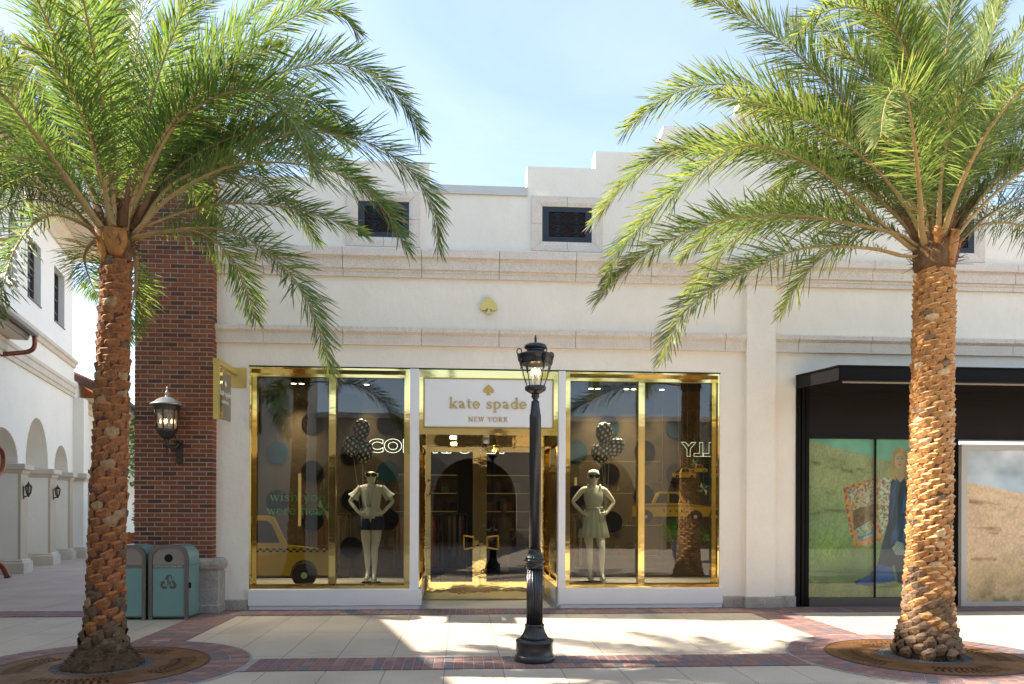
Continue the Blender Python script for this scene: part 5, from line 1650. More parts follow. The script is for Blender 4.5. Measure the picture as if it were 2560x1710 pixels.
def poster_a(U, V):
    X = 265 + U * 850; Y = 525 + V * 900       # drawing units
    n1 = vnoise(U * 6, V * 9, 1); n2 = vnoise(U * 150, V * 80, 2, 4); n3 = vnoise(U * 14, V * 40, 3); n4 = vnoise(U * 60, V * 60, 8, 2)
    C = np.zeros(U.shape + (3,)) + s2l((108, 166, 144))  # green cast puts the glass reflection into the picture colours
    C = lay(C, (vnoise(U * 3, V * 4, 5) - .4) * 1.2, s2l((140, 205, 180)))
    hill = 530 + (X - 265) * .235 + 8 * n1
    f = Y > hill
    base = s2l((160, 154, 108)) * np.ones_like(C)
    base = lay(base, np.clip((Y - 780) / 200, 0, 1) * .85, s2l((132, 146, 100)))
    base = lay(base, np.clip((Y - 1040) / 120, 0, 1) * .8, s2l((108, 128, 74)))
    base = lay(base, np.clip((Y - 1290) / 60, 0, 1) * .85, s2l((146, 138, 80)))
    base = base * (.55 + .9 * n2)[..., None]
    C = np.where(f[..., None], base, C)
    for (ax, ay, bx, by, wd) in ((290, 655, 540, 715, 13), (270, 800, 440, 832, 12), (275, 945, 480, 930, 16), (480, 930, 640, 960, 10), (560, 690, 660, 720, 9)):
        tt = np.clip((X - ax) / (bx - ax), 0, 1); d_ = np.abs(Y - (ay + (by - ay) * tt)) + 60 * ((X < ax) | (X > bx))
        C = lay(C, (np.exp(-(d_ / wd) ** 2)) * np.clip((n3 - .38) * 4, 0, 1) * .75 * f, s2l((96, 72, 34)))
    bush = np.exp(-(((X - 390) / 120) ** 2 + ((Y - 1165) / 85) ** 2)); C = lay(C, bush * np.clip((n2 - .3) * 3, 0, 1) * .8, s2l((150, 176, 52)))
    bush = np.exp(-(((X - 500) / 130) ** 2 + ((Y - 1285) / 62) ** 2)); C = lay(C, bush * np.clip((n2 - .25) * 2.4, 0, 1) * .9, s2l((52, 70, 34)))
    C = lay(C, np.exp(-((Y - 1335) / 14) ** 2) * np.clip((n3 - .4) * 3, 0, 1) * .7 * (X < 420), s2l((74, 78, 40)))
    bush = np.exp(-(((X - 760) / 70) ** 2 + ((Y - 1320) / 45) ** 2)); C = lay(C, bush * np.clip((n2 - .2) * 2.4, 0, 1), s2l((48, 62, 36)))
    # standing woman in a long dark blue coat holding a floral cloth
    coat = [(768, 765), (790, 742), (812, 735), (848, 737), (872, 752), (886, 800), (890, 900), (884, 1000), (880, 1120), (868, 1240), (872, 1330), (846, 1352), (812, 1345), (806, 1300), (790, 1240), (750, 1300), (690, 1352), (640, 1360), (560, 1352), (552, 1335), (640, 1300), (690, 1240), (714, 1130), (735, 1060), (752, 1000), (758, 880)]
    mk = inside(X, Y, coat)
    fold = vnoise(U * 40 + V * 6, V * 5, 12); cc = lay(s2l((18, 30, 74)) * (.35 + 1.2 * fold)[..., None], np.clip((fold - .58) * 6, 0, 1), s2l((44, 74, 136)))
    C = np.where(mk[..., None], cc, C)
    mk = inside(X, Y, [(640, 1300), (700, 1235), (780, 1260), (800, 1330), (640, 1362), (556, 1350)])
    C = np.where(mk[..., None], s2l((32, 72, 140)) * (.5 + 1.0 * n2)[..., None], C)
    mk = inside(X, Y, [(775, 1145), (808, 1105), (850, 1120), (850, 1185), (800, 1185)]); stripes = (np.sin((X + Y) * .5) > 0)
    C = np.where(mk[..., None], np.where(stripes[..., None], s2l((180, 186, 178)), s2l((30, 40, 66))), C)
    mk = inside(X, Y, [(770, 1205), (860, 1200), (860, 1218), (700, 1262), (760, 1230)]); C = np.where(mk[..., None], s2l((16, 24, 58)), C)
    def floral(C, poly, ground, seed):
        mk = inside(X, Y, poly)
        fl = s2l(ground) * np.ones_like(C)
        fl = lay(fl, np.clip((vnoise(U * 95, V * 95, seed, 3) - .5) * 6, 0, 1), s2l((150, 62, 58)))
        fl = lay(fl, np.clip((vnoise(U * 105, V * 105, seed + 1, 3) - .58) * 7, 0, 1), s2l((48, 110, 112)))
        fl = lay(fl, np.clip((vnoise(U * 100, V * 100, seed + 2, 3) - .60) * 7, 0, 1), s2l((206, 160, 66)))
        return np.where(mk[..., None], fl, C)
    outer = [(482, 806), (560, 775), (660, 748), (692, 738), (694, 1005), (722, 1096), (640, 1128), (545, 1142), (524, 1040), (505, 948)]
    C = np.where(inside(X, Y, outer)[..., None], s2l((186, 130, 92)) * (.7 + .6 * n4)[..., None], C)
    C = floral(C, [(505, 815), (690, 752), (690, 880), (640, 905), (540, 930)], (196, 170, 150), 30)
    C = np.where(inside(X, Y, [(540, 930), (690, 885), (694, 1000), (545, 1045)])[..., None], s2l((128, 92, 66)) * (.45 + 1.1 * n4)[..., None], C)
    C = floral(C, [(560, 1035), (656, 985), (668, 1075), (575, 1100)], (146, 168, 150), 40)
    C = lay(C, inside(X, Y, [(570, 1085), (640, 1060), (660, 1040), (662, 1052), (640, 1072), (572, 1096)]) * 1.0, s2l((70, 120, 176)))
    C = floral(C, [(692, 765), (728, 742), (768, 752), (757, 900), (752, 1000), (712, 1085), (698, 1000)], (206, 204, 184), 50)
    edge = inside(X, Y, outer) & ~inside(X, Y, [(500, 812), (680, 752), (684, 1000), (704, 1084), (636, 1116), (556, 1128), (536, 1040), (520, 950)])
    C = np.where(edge[..., None], np.where((n4 > .5)[..., None], s2l((196, 150, 60)), s2l((176, 64, 60))), C)
    # head
    C = np.where(inside(X, Y, [(768, 640), (778, 600), (800, 572), (836, 570), (862, 590), (872, 650), (880, 770), (858, 768), (840, 700), (792, 690), (800, 762), (762, 736), (758, 700)])[..., None], s2l((176, 136, 74)) * (.55 + .8 * vnoise(U * 60, V * 8, 60, 2))[..., None], C)
    C = np.where(inside(X, Y, [(800, 745), (812, 690), (842, 690), (852, 742), (826, 770)])[..., None], s2l((182, 136, 98)), C)
    C = np.where((((X - 822) / 31) ** 2 + ((Y - 646) / 47) ** 2 < 1)[..., None], s2l((198, 152, 112)) * (.86 + .3 * np.clip((812 - X) / 40 + .6, 0, 1))[..., None], C)
    for ex in (809, 836):
        C = np.where((((X - ex) / 7) ** 2 + ((Y - 634) / 3.6) ** 2 < 1)[..., None], s2l((60, 46, 34)), C)
        C = np.where((((X - ex) / 9) ** 2 + ((Y - 623) / 2.2) ** 2 < 1)[..., None], s2l((120, 86, 52)), C)
    C = np.where((((X - 824) / 4) ** 2 + ((Y - 655) / 6) ** 2 < 1)[..., None], s2l((176, 124, 92)), C)
    C = np.where((((X - 823) / 11) ** 2 + ((Y - 670) / 4) ** 2 < 1)[..., None], s2l((158, 62, 58)), C)
    return C
def poster_b(U, V):
    X = 1138 + U * 900; Y = 592 + V * 855
    n1 = vnoise(U * 5, V * 8, 21); n2 = vnoise(U * 170, V * 90, 22, 4); n3 = vnoise(U * 16, V * 46, 23)
    C = np.zeros(U.shape + (3,)) + s2l((146, 164, 170))
    C = lay(C, np.clip((vnoise(U * 4, V * 5, 25) - .42) * 3, 0, 1), s2l((196, 200, 200)))
    C = lay(C, np.clip((Y - 700) / 120, 0, 1) * .5, s2l((158, 180, 190)))
    hill = 768 + (X - 1138) * .235 + 6 * n1
    f = Y > hill
    base = s2l((196, 168, 130)) * np.ones_like(C)
    base = lay(base, np.clip((Y - 1150) / 150, 0, 1) * .7, s2l((184, 156, 104)))
    base = base * (.60 + .8 * n2)[..., None]
    base = lay(base, np.clip((Y - 1290) / 130, 0, 1) * np.clip((vnoise(U * 26, V * 16, 29) - .45) * 5, 0, 1) * .75, s2l((112, 100, 44)))
    C = np.where(f[..., None], base, C)
    for (ax, ay, bx, by, wd) in ((1150, 880, 1500, 945, 14), (1150, 1010, 1300, 1040, 14), (1240, 1065, 1560, 1110, 14), (1500, 945, 2000, 1090, 15), (1160, 1200, 1280, 1215, 14), (1600, 1010, 2040, 1120, 12)):
        tt = (X - ax) / (bx - ax); d_ = np.abs(Y - (ay + (by - ay) * np.clip(tt, 0, 1))) + 60 * ((tt < 0) | (tt > 1))
        C = lay(C, np.exp(-(d_ / wd) ** 2) * np.clip((n3 - .4) * 4, 0, 1) * .85, s2l((118, 78, 36)))
    return C
def bright(f_, k_, haze, hz_amt):
    """exposure, lens softness and painted reflection haze of the printed photograph"""
    def g_(U, V):
        C = f_(U, V)
        C = C * (.72 + .56 * vnoise(U * 9, V * 7, 91, 3))[..., None]
        for _ in range(2):
            P_ = np.pad(C, ((1, 1), (1, 1), (0, 0)), mode='edge')
            C = (P_[:-2, 1:-1] + P_[2:, 1:-1] + P_[1:-1, :-2] + P_[1:-1, 2:] + 2 * P_[1:-1, 1:-1]) / 6
        C = C * (1 - hz_amt) + s2l(haze) * hz_amt  # haze colour stands in for a reflection veil over the print
        return np.clip(C * k_, 0, .85)
    return g_
pa = thing('advertising_poster', 'large poster of a long haired woman in dark blue coat holding floral cloth', 'poster', (6.2, .1, .15))
m = MB(); m.box(4.967, 7.448, .1012, .112, .151, 2.819); m.build('backing_board', M['sign_white'], pa)
printed('picture', 4.967, 7.448, .151, 2.819, .1005, 420, 450, bright(poster_a, 1.3, (120, 160, 135), .07), pa)
pb = thing('hoarding_poster', 'white framed poster of a dry straw hillside under cloudy sky at the right edge', 'poster', (9.2, -.06, 0))
m = MB()
xa, xb, zt_ = 7.565, 11.2, 2.735
m.box(xa, xb, -.075, .05, zt_ - .10, zt_); m.box(xa, xb, -.075, .05, .0, .085); m.box(xa, xa + .10, -.075, .05, .085, zt_ - .10); m.box(xb - .10, xb, -.075, .05, .085, zt_ - .10)
m.build('frame', M['hoard_frame'], pb)
m = MB(); m.box(xa + .10, xb - .10, -.05, .045, .085, zt_ - .10); m.build('panel', M['sign_white'], pb)
printed('picture', xa + .10, xb - .10, .085, zt_ - .10, -.0515, 420, 310, bright(poster_b, 1.35, (190, 185, 175), .05), pb)

# ================================================================== ARCADE BUILDING (left)
AX = Vector((-0.2566911948309531, 0.9664934715228333, 0)); NX = Vector((0.9664934715228333, 0.2566911948309531, 0))
O0 = Vector((-11.34, 6.477, 0)) - NX * .08
FR = Matrix(((AX.x, NX.x, 0, O0.x), (AX.y, NX.y, 0, O0.y), (0, 0, 1, 0), (0, 0, 0, 1)))   # local: s along wall, n out to the alley, z
def LB():
    b = MB(); b.xf = FR; return b
ar = thing('arcade_building', 'white two storey stucco building with blind arches and tan pilasters along the alley', 'building', tuple(O0))
# local prism helper in s-z plane with thickness in n
def sz_prism(mb, poly, n0, n1, mi=0):
    P2 = [(p[0], p[1]) for p in poly]
    old = mb.xf
    mb.xf = FR
    n = len(P2)
    area = sum(P2[i][0] * P2[(i + 1) % n][1] - P2[(i + 1) % n][0] * P2[i][1] for i in range(n))
    if area < 0: P2 = P2[::-1]
    kf = mb.addv([(p[0], n1, p[1]) for p in P2]); kb = mb.addv([(p[0], n0, p[1]) for p in P2])
    for tq in tessellate_polygon([[Vector((p[0], p[1], 0)) for p in P2]]):
        mb.face([kf + i for i in tq], mi); mb.face([kb + i for i in tq], mi)
    for i in range(n):
        j = (i + 1) % n
        mb.face((kf + i, kf + j, kb + j, kb + i), mi)
    mb.xf = old
def archway(s0, s1, zs, za, n=14):
    c, r = (s0 + s1) / 2, (s1 - s0) / 2
    return [(c - r * math.cos(PI * k / n), zs + (za - zs) * math.sin(PI * k / n)) for k in range(n + 1)]
REC = .62
ARCH = [(-2.0, .27, 2.66, 3.42), (.90, 3.03, 2.66, 3.95), (3.70, 5.34, 2.66, 3.42), (7.32, 8.08, 2.68, 3.42)]
poly = [(-2.6, 0)]
for (a, b, zs, za) in ARCH:
    poly += [(a, 0)] + archway(a, b, zs, za) + [(b, 0)]
poly += [(9.4, 0), (9.4, 5.6), (6.12, 5.6), (6.12, 6.0), (-2.6, 6.0)]
w = MB(); sz_prism(w, poly, -REC, 0)
w.xf = FR
w.box(-2.6, 9.4, -REC - .25, -REC, 0, 5.6)      # back of the recesses
w.box(9.4, 30, -REC - .25, 0, 0, 5.4)
w.build('wall', M['stucco_alley'], ar)
# upper storey with window openings
HOLES = [(-3.0, -1.35), (-.30, .40), (1.25, 2.5), (3.89, 5.11)]
w = MB()
w.xf = FR
zA, zB, zC, zD = 5.98, 6.975, 8.55, 9.45
w.box(-4.5, 6.18, -.5, -.06, zA, zB); w.box(-4.5, 6.18, -.5, -.06, zC, zD)
xs = -4.5
for (a, b) in HOLES + [(6.18, 6.18)]:
    w.box(xs, a, -.5, -.06, zB, zC); xs = b
w.box(5.9, 6.18, -7, -.5, zA, zD)
w.build('upper_wall', M['stucco_tower'], ar)
for (a, b) in HOLES:
    f = LB()
    f.box(a, b, -.30, -.22, zB, zB + .04); f.box(a, b, -.30, -.22, zC - .04, zC); f.box(a, a + .05, -.30, -.22, zB + .04, zC - .04); f.box(b - .05, b, -.30, -.22, zB + .04, zC - .04)
    c = (a + b) / 2
    f.box(c - .02, c + .02, -.29, -.23, zB + .04, zC - .04)
    for q in range(1, 4):
        z = zB + (zC - zB) * q / 4
        f.box(a + .05, c - .02, -.29, -.23, z - .018, z + .018); f.box(c + .02, b - .05, -.29, -.23, z - .018, z + .018)
    f.box(a, b, -.22, -.03, zB - .03, zB)
    wn_ = f.build('window', M['dark_frame'], ar)
    g_ = LB(); g_.box(a + .03, b - .03, -.27, -.262, zB + .02, zC - .02); g_.build('pane', M['window_glass'], wn_)
# string courses
def course_(name, prof, s0, s1):
    mb = LB()
    ring = lambda s: [(s, -.02, prof[0][1])] + [(s, o, z) for o, z in prof] + [(s, -.02, prof[-1][1])]
    mb.loft([ring(s1), ring(s0)], sm=False)
    mb.build(name, M['stone_alley'], ar)
course_('string_course', [(.05, 5.03), (.05, 5.13), (.08, 5.15), (.08, 5.30), (.11, 5.33), (.11, 5.42), (.02, 5.45)], -2.6, 5.96)
course_('string_course', [(.01, 5.95), (.05, 5.97), (.07, 6.06), (.12, 6.10), (.12, 6.19), (.01, 6.24)], -4.5, 6.10)
course_('eaves_cornice', [(-.05, 9.28), (.0, 9.30), (.05, 9.40), (.20, 9.55), (.22, 9.72)], -4.5, 6.24)
# pilasters with caps and bases
def pil(s0, s1, n1=.10, zcap=2.42, zt_=2.66, side='pilaster'):
    mb = LB(); mb.box(s0, s1, -REC + .02, n1 - .04, .34, zcap); mb.build('pilaster', M['pilaster_alley'], ar)
    cp_ = LB()
    cp_.loft([[(s0 - o, -REC + .03, z), (s1 + o, -REC + .03, z), (s1 + o, n1 - .04 + o, z), (s0 - o, n1 - .04 + o, z)] for o, z in ((.01, zcap), (.03, zcap + .02), (.05, zcap + .08), (.11, zcap + .11), (.11, zt_ - .02), (.08, zt_))], sm=False)
    cp_.build('capital', M['stone_alley'], ar)
    bs = LB()
    bs.loft([[(s0 - o, -REC + .03, z), (s1 + o, -REC + .03, z), (s1 + o, n1 - .04 + o, z), (s0 - o, n1 - .04 + o, z)] for o, z in ((.09, 0), (.09, .26), (.05, .28), (.05, .32), (.02, .345))], sm=False)
    bs.build('pilaster_base', M['stone_alley'], ar)
pil(.275, .885); pil(3.035, 3.69); pil(5.345, 5.70); pil(8.085, 8.87); pil(-2.6, -2.01)
mb = LB(); mb.box(5.98, 6.62, -.02, .30, .34, 5.03); mb.build('tall_pilaster', M['stucco_alley'], ar)
for (z0, z1, o) in ((2.42, 2.50, .04), (2.50, 2.66, .10), (0, .27, .09), (.27, .345, .04)):
    mb = LB(); mb.box(5.98 - o, 6.62 + o, -.02, .30 + o, z0, z1); mb.build('pilaster_band', M['stone_alley'], ar)
mb = LB(); mb.box(.97, 2.94, -REC - .01, -REC + .06, 0, .27); mb.box(3.78, 5.25, -REC - .01, -REC + .06, 0, .27); mb.box(-1.9, .18, -REC - .01, -REC + .06, 0, .27); mb.build('wall_base', M['stone_alley'], ar)
mb = LB(); mb.box(-1.55, -.75, -REC - .01, -REC + .05, 0, 2.15); mb.build('service_door', M['door_grey'], ar)
# hipped tile roof of the tower: deep soffit
mb = LB()
mb.box(-4.5, 7.5, -7, 1.05, 9.73, 9.80)
mb.build('soffit', M['soffit'], ar)
mb = LB()
mb.loft([[(-4.5, -7.0, 9.80), (7.55, -7.0, 9.80), (7.55, 1.1, 9.80), (-4.5, 1.1, 9.80)], [(-4.5, -7, 9.95), (7.55, -7, 9.95), (7.55, 1.1, 9.95), (-4.5, 1.1, 9.95)], [(-4.5, -5, 11.2), (3.5, -5, 11.2), (3.5, -3.2, 11.2), (-4.5, -3.2, 11.2)]], sm=False)
mb.build('tile_roof', M['roof_tile'], ar)
# low wing roof beyond the tower
def tile_slope(mb, s0, s1, n_lo, z_lo, n_hi, z_hi, pitch=.24):
    n = max(1, int((s1 - s0) / pitch))
    for i in range(n):
        a = s0 + (s1 - s0) * i / n; b = s0 + (s1 - s0) * (i + 1) / n
        ring = []
        seg = 5
        up_ = lambda q: .06 * math.sin(PI * q / seg)
        r0 = [(a + (b - a) * q / seg, n_lo, z_lo + up_(q)) for q in range(seg + 1)]
        r1 = [(a + (b - a) * q / seg, n_hi, z_hi + up_(q)) for q in range(seg + 1)]
        k0, k1 = mb.addv(r0), mb.addv(r1)
        for q in range(seg): mb.face((k0 + q, k0 + q + 1, k1 + q + 1, k1 + q), 0, True)
        kk = mb.addv([(a, n_lo, z_lo - .05), (b, n_lo, z_lo - .05)])
        mb.face([k0 + q for q in range(seg + 1)][::-1] + [kk, kk + 1], 0)
mb = LB(); tile_slope(mb, 6.7, 26, 1.0, 5.42, -1.6, 6.55); mb.build('tile_roof', M['roof_tile'], ar)
mb = LB()
k = mb.addv([(6.7, 1.0, 5.40), (6.7, -1.6, 6.52), (6.7, -1.6, 6.20), (6.7, 1.0, 5.14), (26, 1.0, 5.40), (26, -1.6, 6.52), (26, -1.6, 6.20), (26, 1.0, 5.14)])
for q in ((0, 1, 2, 3), (4, 7, 6, 5), (0, 3, 7, 4)): mb.face([k + i for i in q])
mb.build('rake_board', M['roof_wood'], ar)
mb = LB()
k = mb.addv([(6.72, .98, 5.13), (26, .98, 5.13), (26, -.1, 5.13), (6.72, -.1, 5.13)]); mb.face((k, k + 1, k + 2, k + 3)); mb.build('soffit', M['soffit'], ar)
mb = LB(); mb.tube([(6.75, 1.07, 5.36), (26, 1.07, 5.36)], .075, 10); mb.build('gutter', M['gutter'], ar)
course_('string_course', [(.02, 4.75), (.06, 4.77), (.06, 4.92), (.12, 4.96), (.12, 5.08), (.02, 5.12)], 6.75, 26)
# near low roof, its end seen at the left edge
mb = LB(); tile_slope(mb, -16, -.78, .55, 5.62, -2.2, 6.75); mb.build('tile_roof', M['roof_tile'], ar)
mb = LB()
k = mb.addv([(-.8, .52, 5.58), (-.8, -2.2, 6.70), (-.8, -2.2, 5.44), (-.8, .47, 5.44), (-16, .52, 5.58), (-16, -2.2, 6.70), (-16, -2.2, 5.44), (-16, .47, 5.44)])
for q in ((0, 1, 2, 3), (4, 7, 6, 5), (0, 3, 7, 4)): mb.face([k + i for i in q])
k = mb.addv([(-.82, .46, 5.435), (-16, .46, 5.435), (-16, -2.2, 5.435), (-.82, -2.2, 5.435)]); mb.face((k, k + 1, k + 2, k + 3), 1)
mb.build('eaves', [M['gutter'], M['soffit']], ar)
mb = LB(); mb.tube([(-16, .60, 5.60), (-.74, .60, 5.60)], .075, 10); mb.build('gutter', M['gutter'], ar)
# near part of the building that stands left of the frame and shades the paving
mb = LB(); mb.box(-24, -4.5, -9, -1.2, 0, 7.9); mb.box(-4.5, -2.6, -9, -.9, 0, 6.2); mb.box(-4.45, 5.85, -7, -.85, 5.4, 9.4); mb.box(-4.5, -4.3, -9, -.06, 5.9, 9.4)
mb.build('near_wing', M['stucco_alley'], ar)

dp = thing('copper_downpipe', 'copper downpipe bending from the near gutter towards the white wall', 'downpipe', tuple(FR @ Vector((-.95, .1, 0))))
mb = LB()
mb.tube(catmull([(-.80, .60, 5.56), (-.80, .60, 5.33), (-.82, .52, 5.20), (-.90, .30, 5.12), (-1.25, -.35, 4.95), (-1.6, -.52, 4.85)], 6), .052, 12)
mb.build('offset_bend', M['copper'], dp)
mb = LB()
mb.tube(catmull([(-1.45, .0, 3.0), (-1.27, .03, 2.95), (-1.16, .08, 2.80), (-1.16, .08, 2.50), (-1.27, .03, 2.34), (-1.45, .0, 2.28)], 6), .052, 12)
mb.build('capital_bend', M['copper'], dp)
mb = LB()
mb.tube(catmull([(-1.3, -.2, .46), (-1.16, -.05, .40), (-1.0, .05, .25), (-.93, .12, .02)], 6), [.06] * 18 + [.085], 12)
mb.build('foot_bend', M['copper'], dp)
dp2 = thing('copper_downpipe', 'short copper downpipe bend bulging round the capital far down the alley', 'downpipe', tuple(FR @ Vector((7.4, .2, 2.2))))
mb = LB(); mb.tube(catmull([(7.55, -.3, 3.0), (7.35, -.05, 2.9), (7.2, .28, 2.72), (7.2, .30, 2.45), (7.3, .05, 2.2), (7.4, -.3, 2.1)], 6), .055, 10)
mb.build('pipe', M['copper'], dp2)

# small black wall lanterns on the arcade
def small_lantern(s, n, z, lab):
    p_ = FR @ Vector((s, n, z))
    s_n = .60
    t_ = thing('arcade_lantern', lab, 'lantern', tuple(p_), 'black lanterns on the arcade pilasters')
    f = MB(); c = lambda ds, dn, dz: tuple(FR @ Vector((s + ds * s_n, n + dn * s_n, z + dz * s_n)))
    def hexl(r, dz, q=6): return [c(r * math.cos(a), .17 + r * math.sin(a), dz) for a in [PI / 3 * k for k in range(6)]]
    for k in range(6):
        a = PI / 3 * k
        f.tube([c(.075 * math.cos(a), .17 + .075 * math.sin(a), -.14), c(.12 * math.cos(a), .17 + .12 * math.sin(a), .16)], .012, 4)
    f.loft([hexl(.125, .15), hexl(.13, .19), hexl(.04, .28), hexl(.012, .36)], sm=False)
    f.loft([hexl(.02, -.27), hexl(.05, -.20), hexl(.085, -.14), hexl(.08, -.12)], sm=False)
    f.tube([c(0, .17, -.2), c(0, .05, -.26), c(0, .0, -.22)], .018, 6)
    k = f.addv([c(-.06, 0, -.36), c(.06, 0, -.36), c(.06, 0, .16), c(-.06, 0, .16), c(-.06, .02, -.36), c(.06, .02, -.36), c(.06, .02, .16), c(-.06, .02, .16)])
    for q in ((0, 3, 2, 1), (4, 5, 6, 7), (0, 1, 5, 4), (1, 2, 6, 5), (2, 3, 7, 6), (3, 0, 4, 7)): f.face([k + i for i in q])
    f.build('frame', M['bronze'], t_)
    g_ = MB(); g_.loft([hexl(.070, -.13), hexl(.112, .15)], cap=False, sm=False); g_.build('glass', M['lantern_glass'], t_)
small_lantern(.50, .065, 2.02, 'black lantern on the nearest pilaster of the white arcade')
small_lantern(3.33, .065, 2.02, 'black lantern on the second pilaster of the white arcade')
small_lantern(8.55, .065, 2.02, 'black lantern on the farthest pilaster, half behind the palm trunk')
def plaque(s, n, z, lab):
    pts = []
    for k in range(32):
        a = 2 * PI * k / 32
        r = .17 + .03 * math.cos(4 * a)
        pts.append((s + r * 1.25 * math.cos(a), z + r * .8 * math.sin(a)))
    t_ = thing('wall_plaque', lab, 'plaque', tuple(FR @ Vector((s, n, z))), 'star shaped plaques on the arcade wall')
    mb = MB(); sz_prism(mb, pts, n, n + .02); mb.build('rim', M['bronze'], t_)
    mb = MB(); sz_prism(mb, [(s + (x - s) * .78, z + (q - z) * .72) for x, q in pts], n + .0205, n + .024); mb.build('face', M['pilaster_alley'], t_)
    mb = MB()
    for q in range(3):
        zz = z + .045 - .04 * q
        sz_prism(mb, [(s - .11, zz - .008), (s + .11, zz - .008), (s + .11, zz + .008), (s - .11, zz + .008)], n + .0245, n + .027)
    mb.build('raised_lines', M['bronze'], t_)
plaque(-.50, -REC + .0, 1.50, 'small star shaped plaque on the white wall left of the nearest pilaster')
plaque(8.35, -.0 + .07, 1.47, 'small star shaped plaque on the farthest pilaster under its lantern')

# ================================================================== FAR END OF THE ALLEY
def leaf_cloud(mb, c, rad, n, size, rng, mi=0, flat=1.0, shell=.5):
    for _ in range(n):
        while True:
            v = Vector((rng.uniform(-1, 1), rng.uniform(-1, 1), rng.uniform(-1, 1)))
            if v.length <= 1 and v.length > shell * rng.random(): break
        p = Vector(c) + Vector((v.x * rad[0], v.y * rad[1], v.z * rad[2]))
        u = Vector((rng.gauss(0, 1), rng.gauss(0, 1), rng.gauss(0, .6))).normalized()
        w_ = u.cross(Vector((rng.gauss(0, 1), rng.gauss(0, 1), rng.gauss(0, 1)))).normalized()
        s = size * rng.uniform(.6, 1.3)
        k = mb.addv([p - u * s, p + w_ * s * .42, p + u * s, p - w_ * s * .42])
        mb.face((k, k + 1, k + 2, k + 3), mi)
rng = random.Random(3)
def far_tree(x, y, h, r, lab, seed, n=1500):
    rng = random.Random(seed)
    t_ = thing('leafy_tree', lab, 'tree', (x, y, 0), 'trees at the far end of the alley')
    mb = MB(); mb.tube([(x, y, 0), (x + .1, y, h * .3), (x, y + .1, h * .6)], [.16, .12, .08], 8)
    for q in range(5):
        a = rng.uniform(0, 6.28); mb.tube([(x, y, h * .35 + .1 * q), (x + .5 * r * math.cos(a), y + .5 * r * math.sin(a), h * .7)], [.06, .02], 6)
    mb.build('trunk', M['bark'], t_)
    cr = MB()
    for q in range(9):
        a = rng.uniform(0, 6.28); rr = r * rng.uniform(.2, .8)
        leaf_cloud(cr, (x + rr * math.cos(a), y + rr * math.sin(a), h * rng.uniform(.45, .9)), (r * .5, r * .5, h * .17), n // 9, .13, rng)
    cr.build('crown', M['tree_leaf'], t_)
far_tree(-11.9, 18.5, 5.6, 2.0, 'bright green leafy tree behind the hedge at the end of the alley', 5)
far_tree(-14.2, 24, 6.2, 2.4, 'green leafy tree farthest down the alley behind the palm trunk', 9)
hd = thing('clipped_hedge', 'dark green clipped hedge standing in the orange timber planter', 'hedge', (-9.9, 13.5, .75))
mb = MB()
for q in range(12): leaf_cloud(mb, (-11.4 + .28 * q, 13.6, 1.42), (.32, .34, .62), 330, .055, rng, shell=.8)
mb.build('foliage', M['hedge_leaf'], hd)
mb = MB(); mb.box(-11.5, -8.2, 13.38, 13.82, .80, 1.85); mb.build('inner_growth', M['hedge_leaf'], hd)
pl = thing('timber_planter', 'orange timber planter box holding the hedge at the end of the alley', 'planter', (-9.9, 13.5, .004))
mb = MB()
for q in range(5): mb.cbox(-11.7, -8.0, 13.1, 14.1, .03 + .15 * q, .165 + .15 * q, .006)
mb.build('boards', M['planter_wood'], pl)
mb = MB()
for xx in (-11.65, -9.85, -8.12): mb.box(xx, xx + .09, 13.08, 13.1, .0, .80)
mb.build('post', M['planter_wood'], pl)

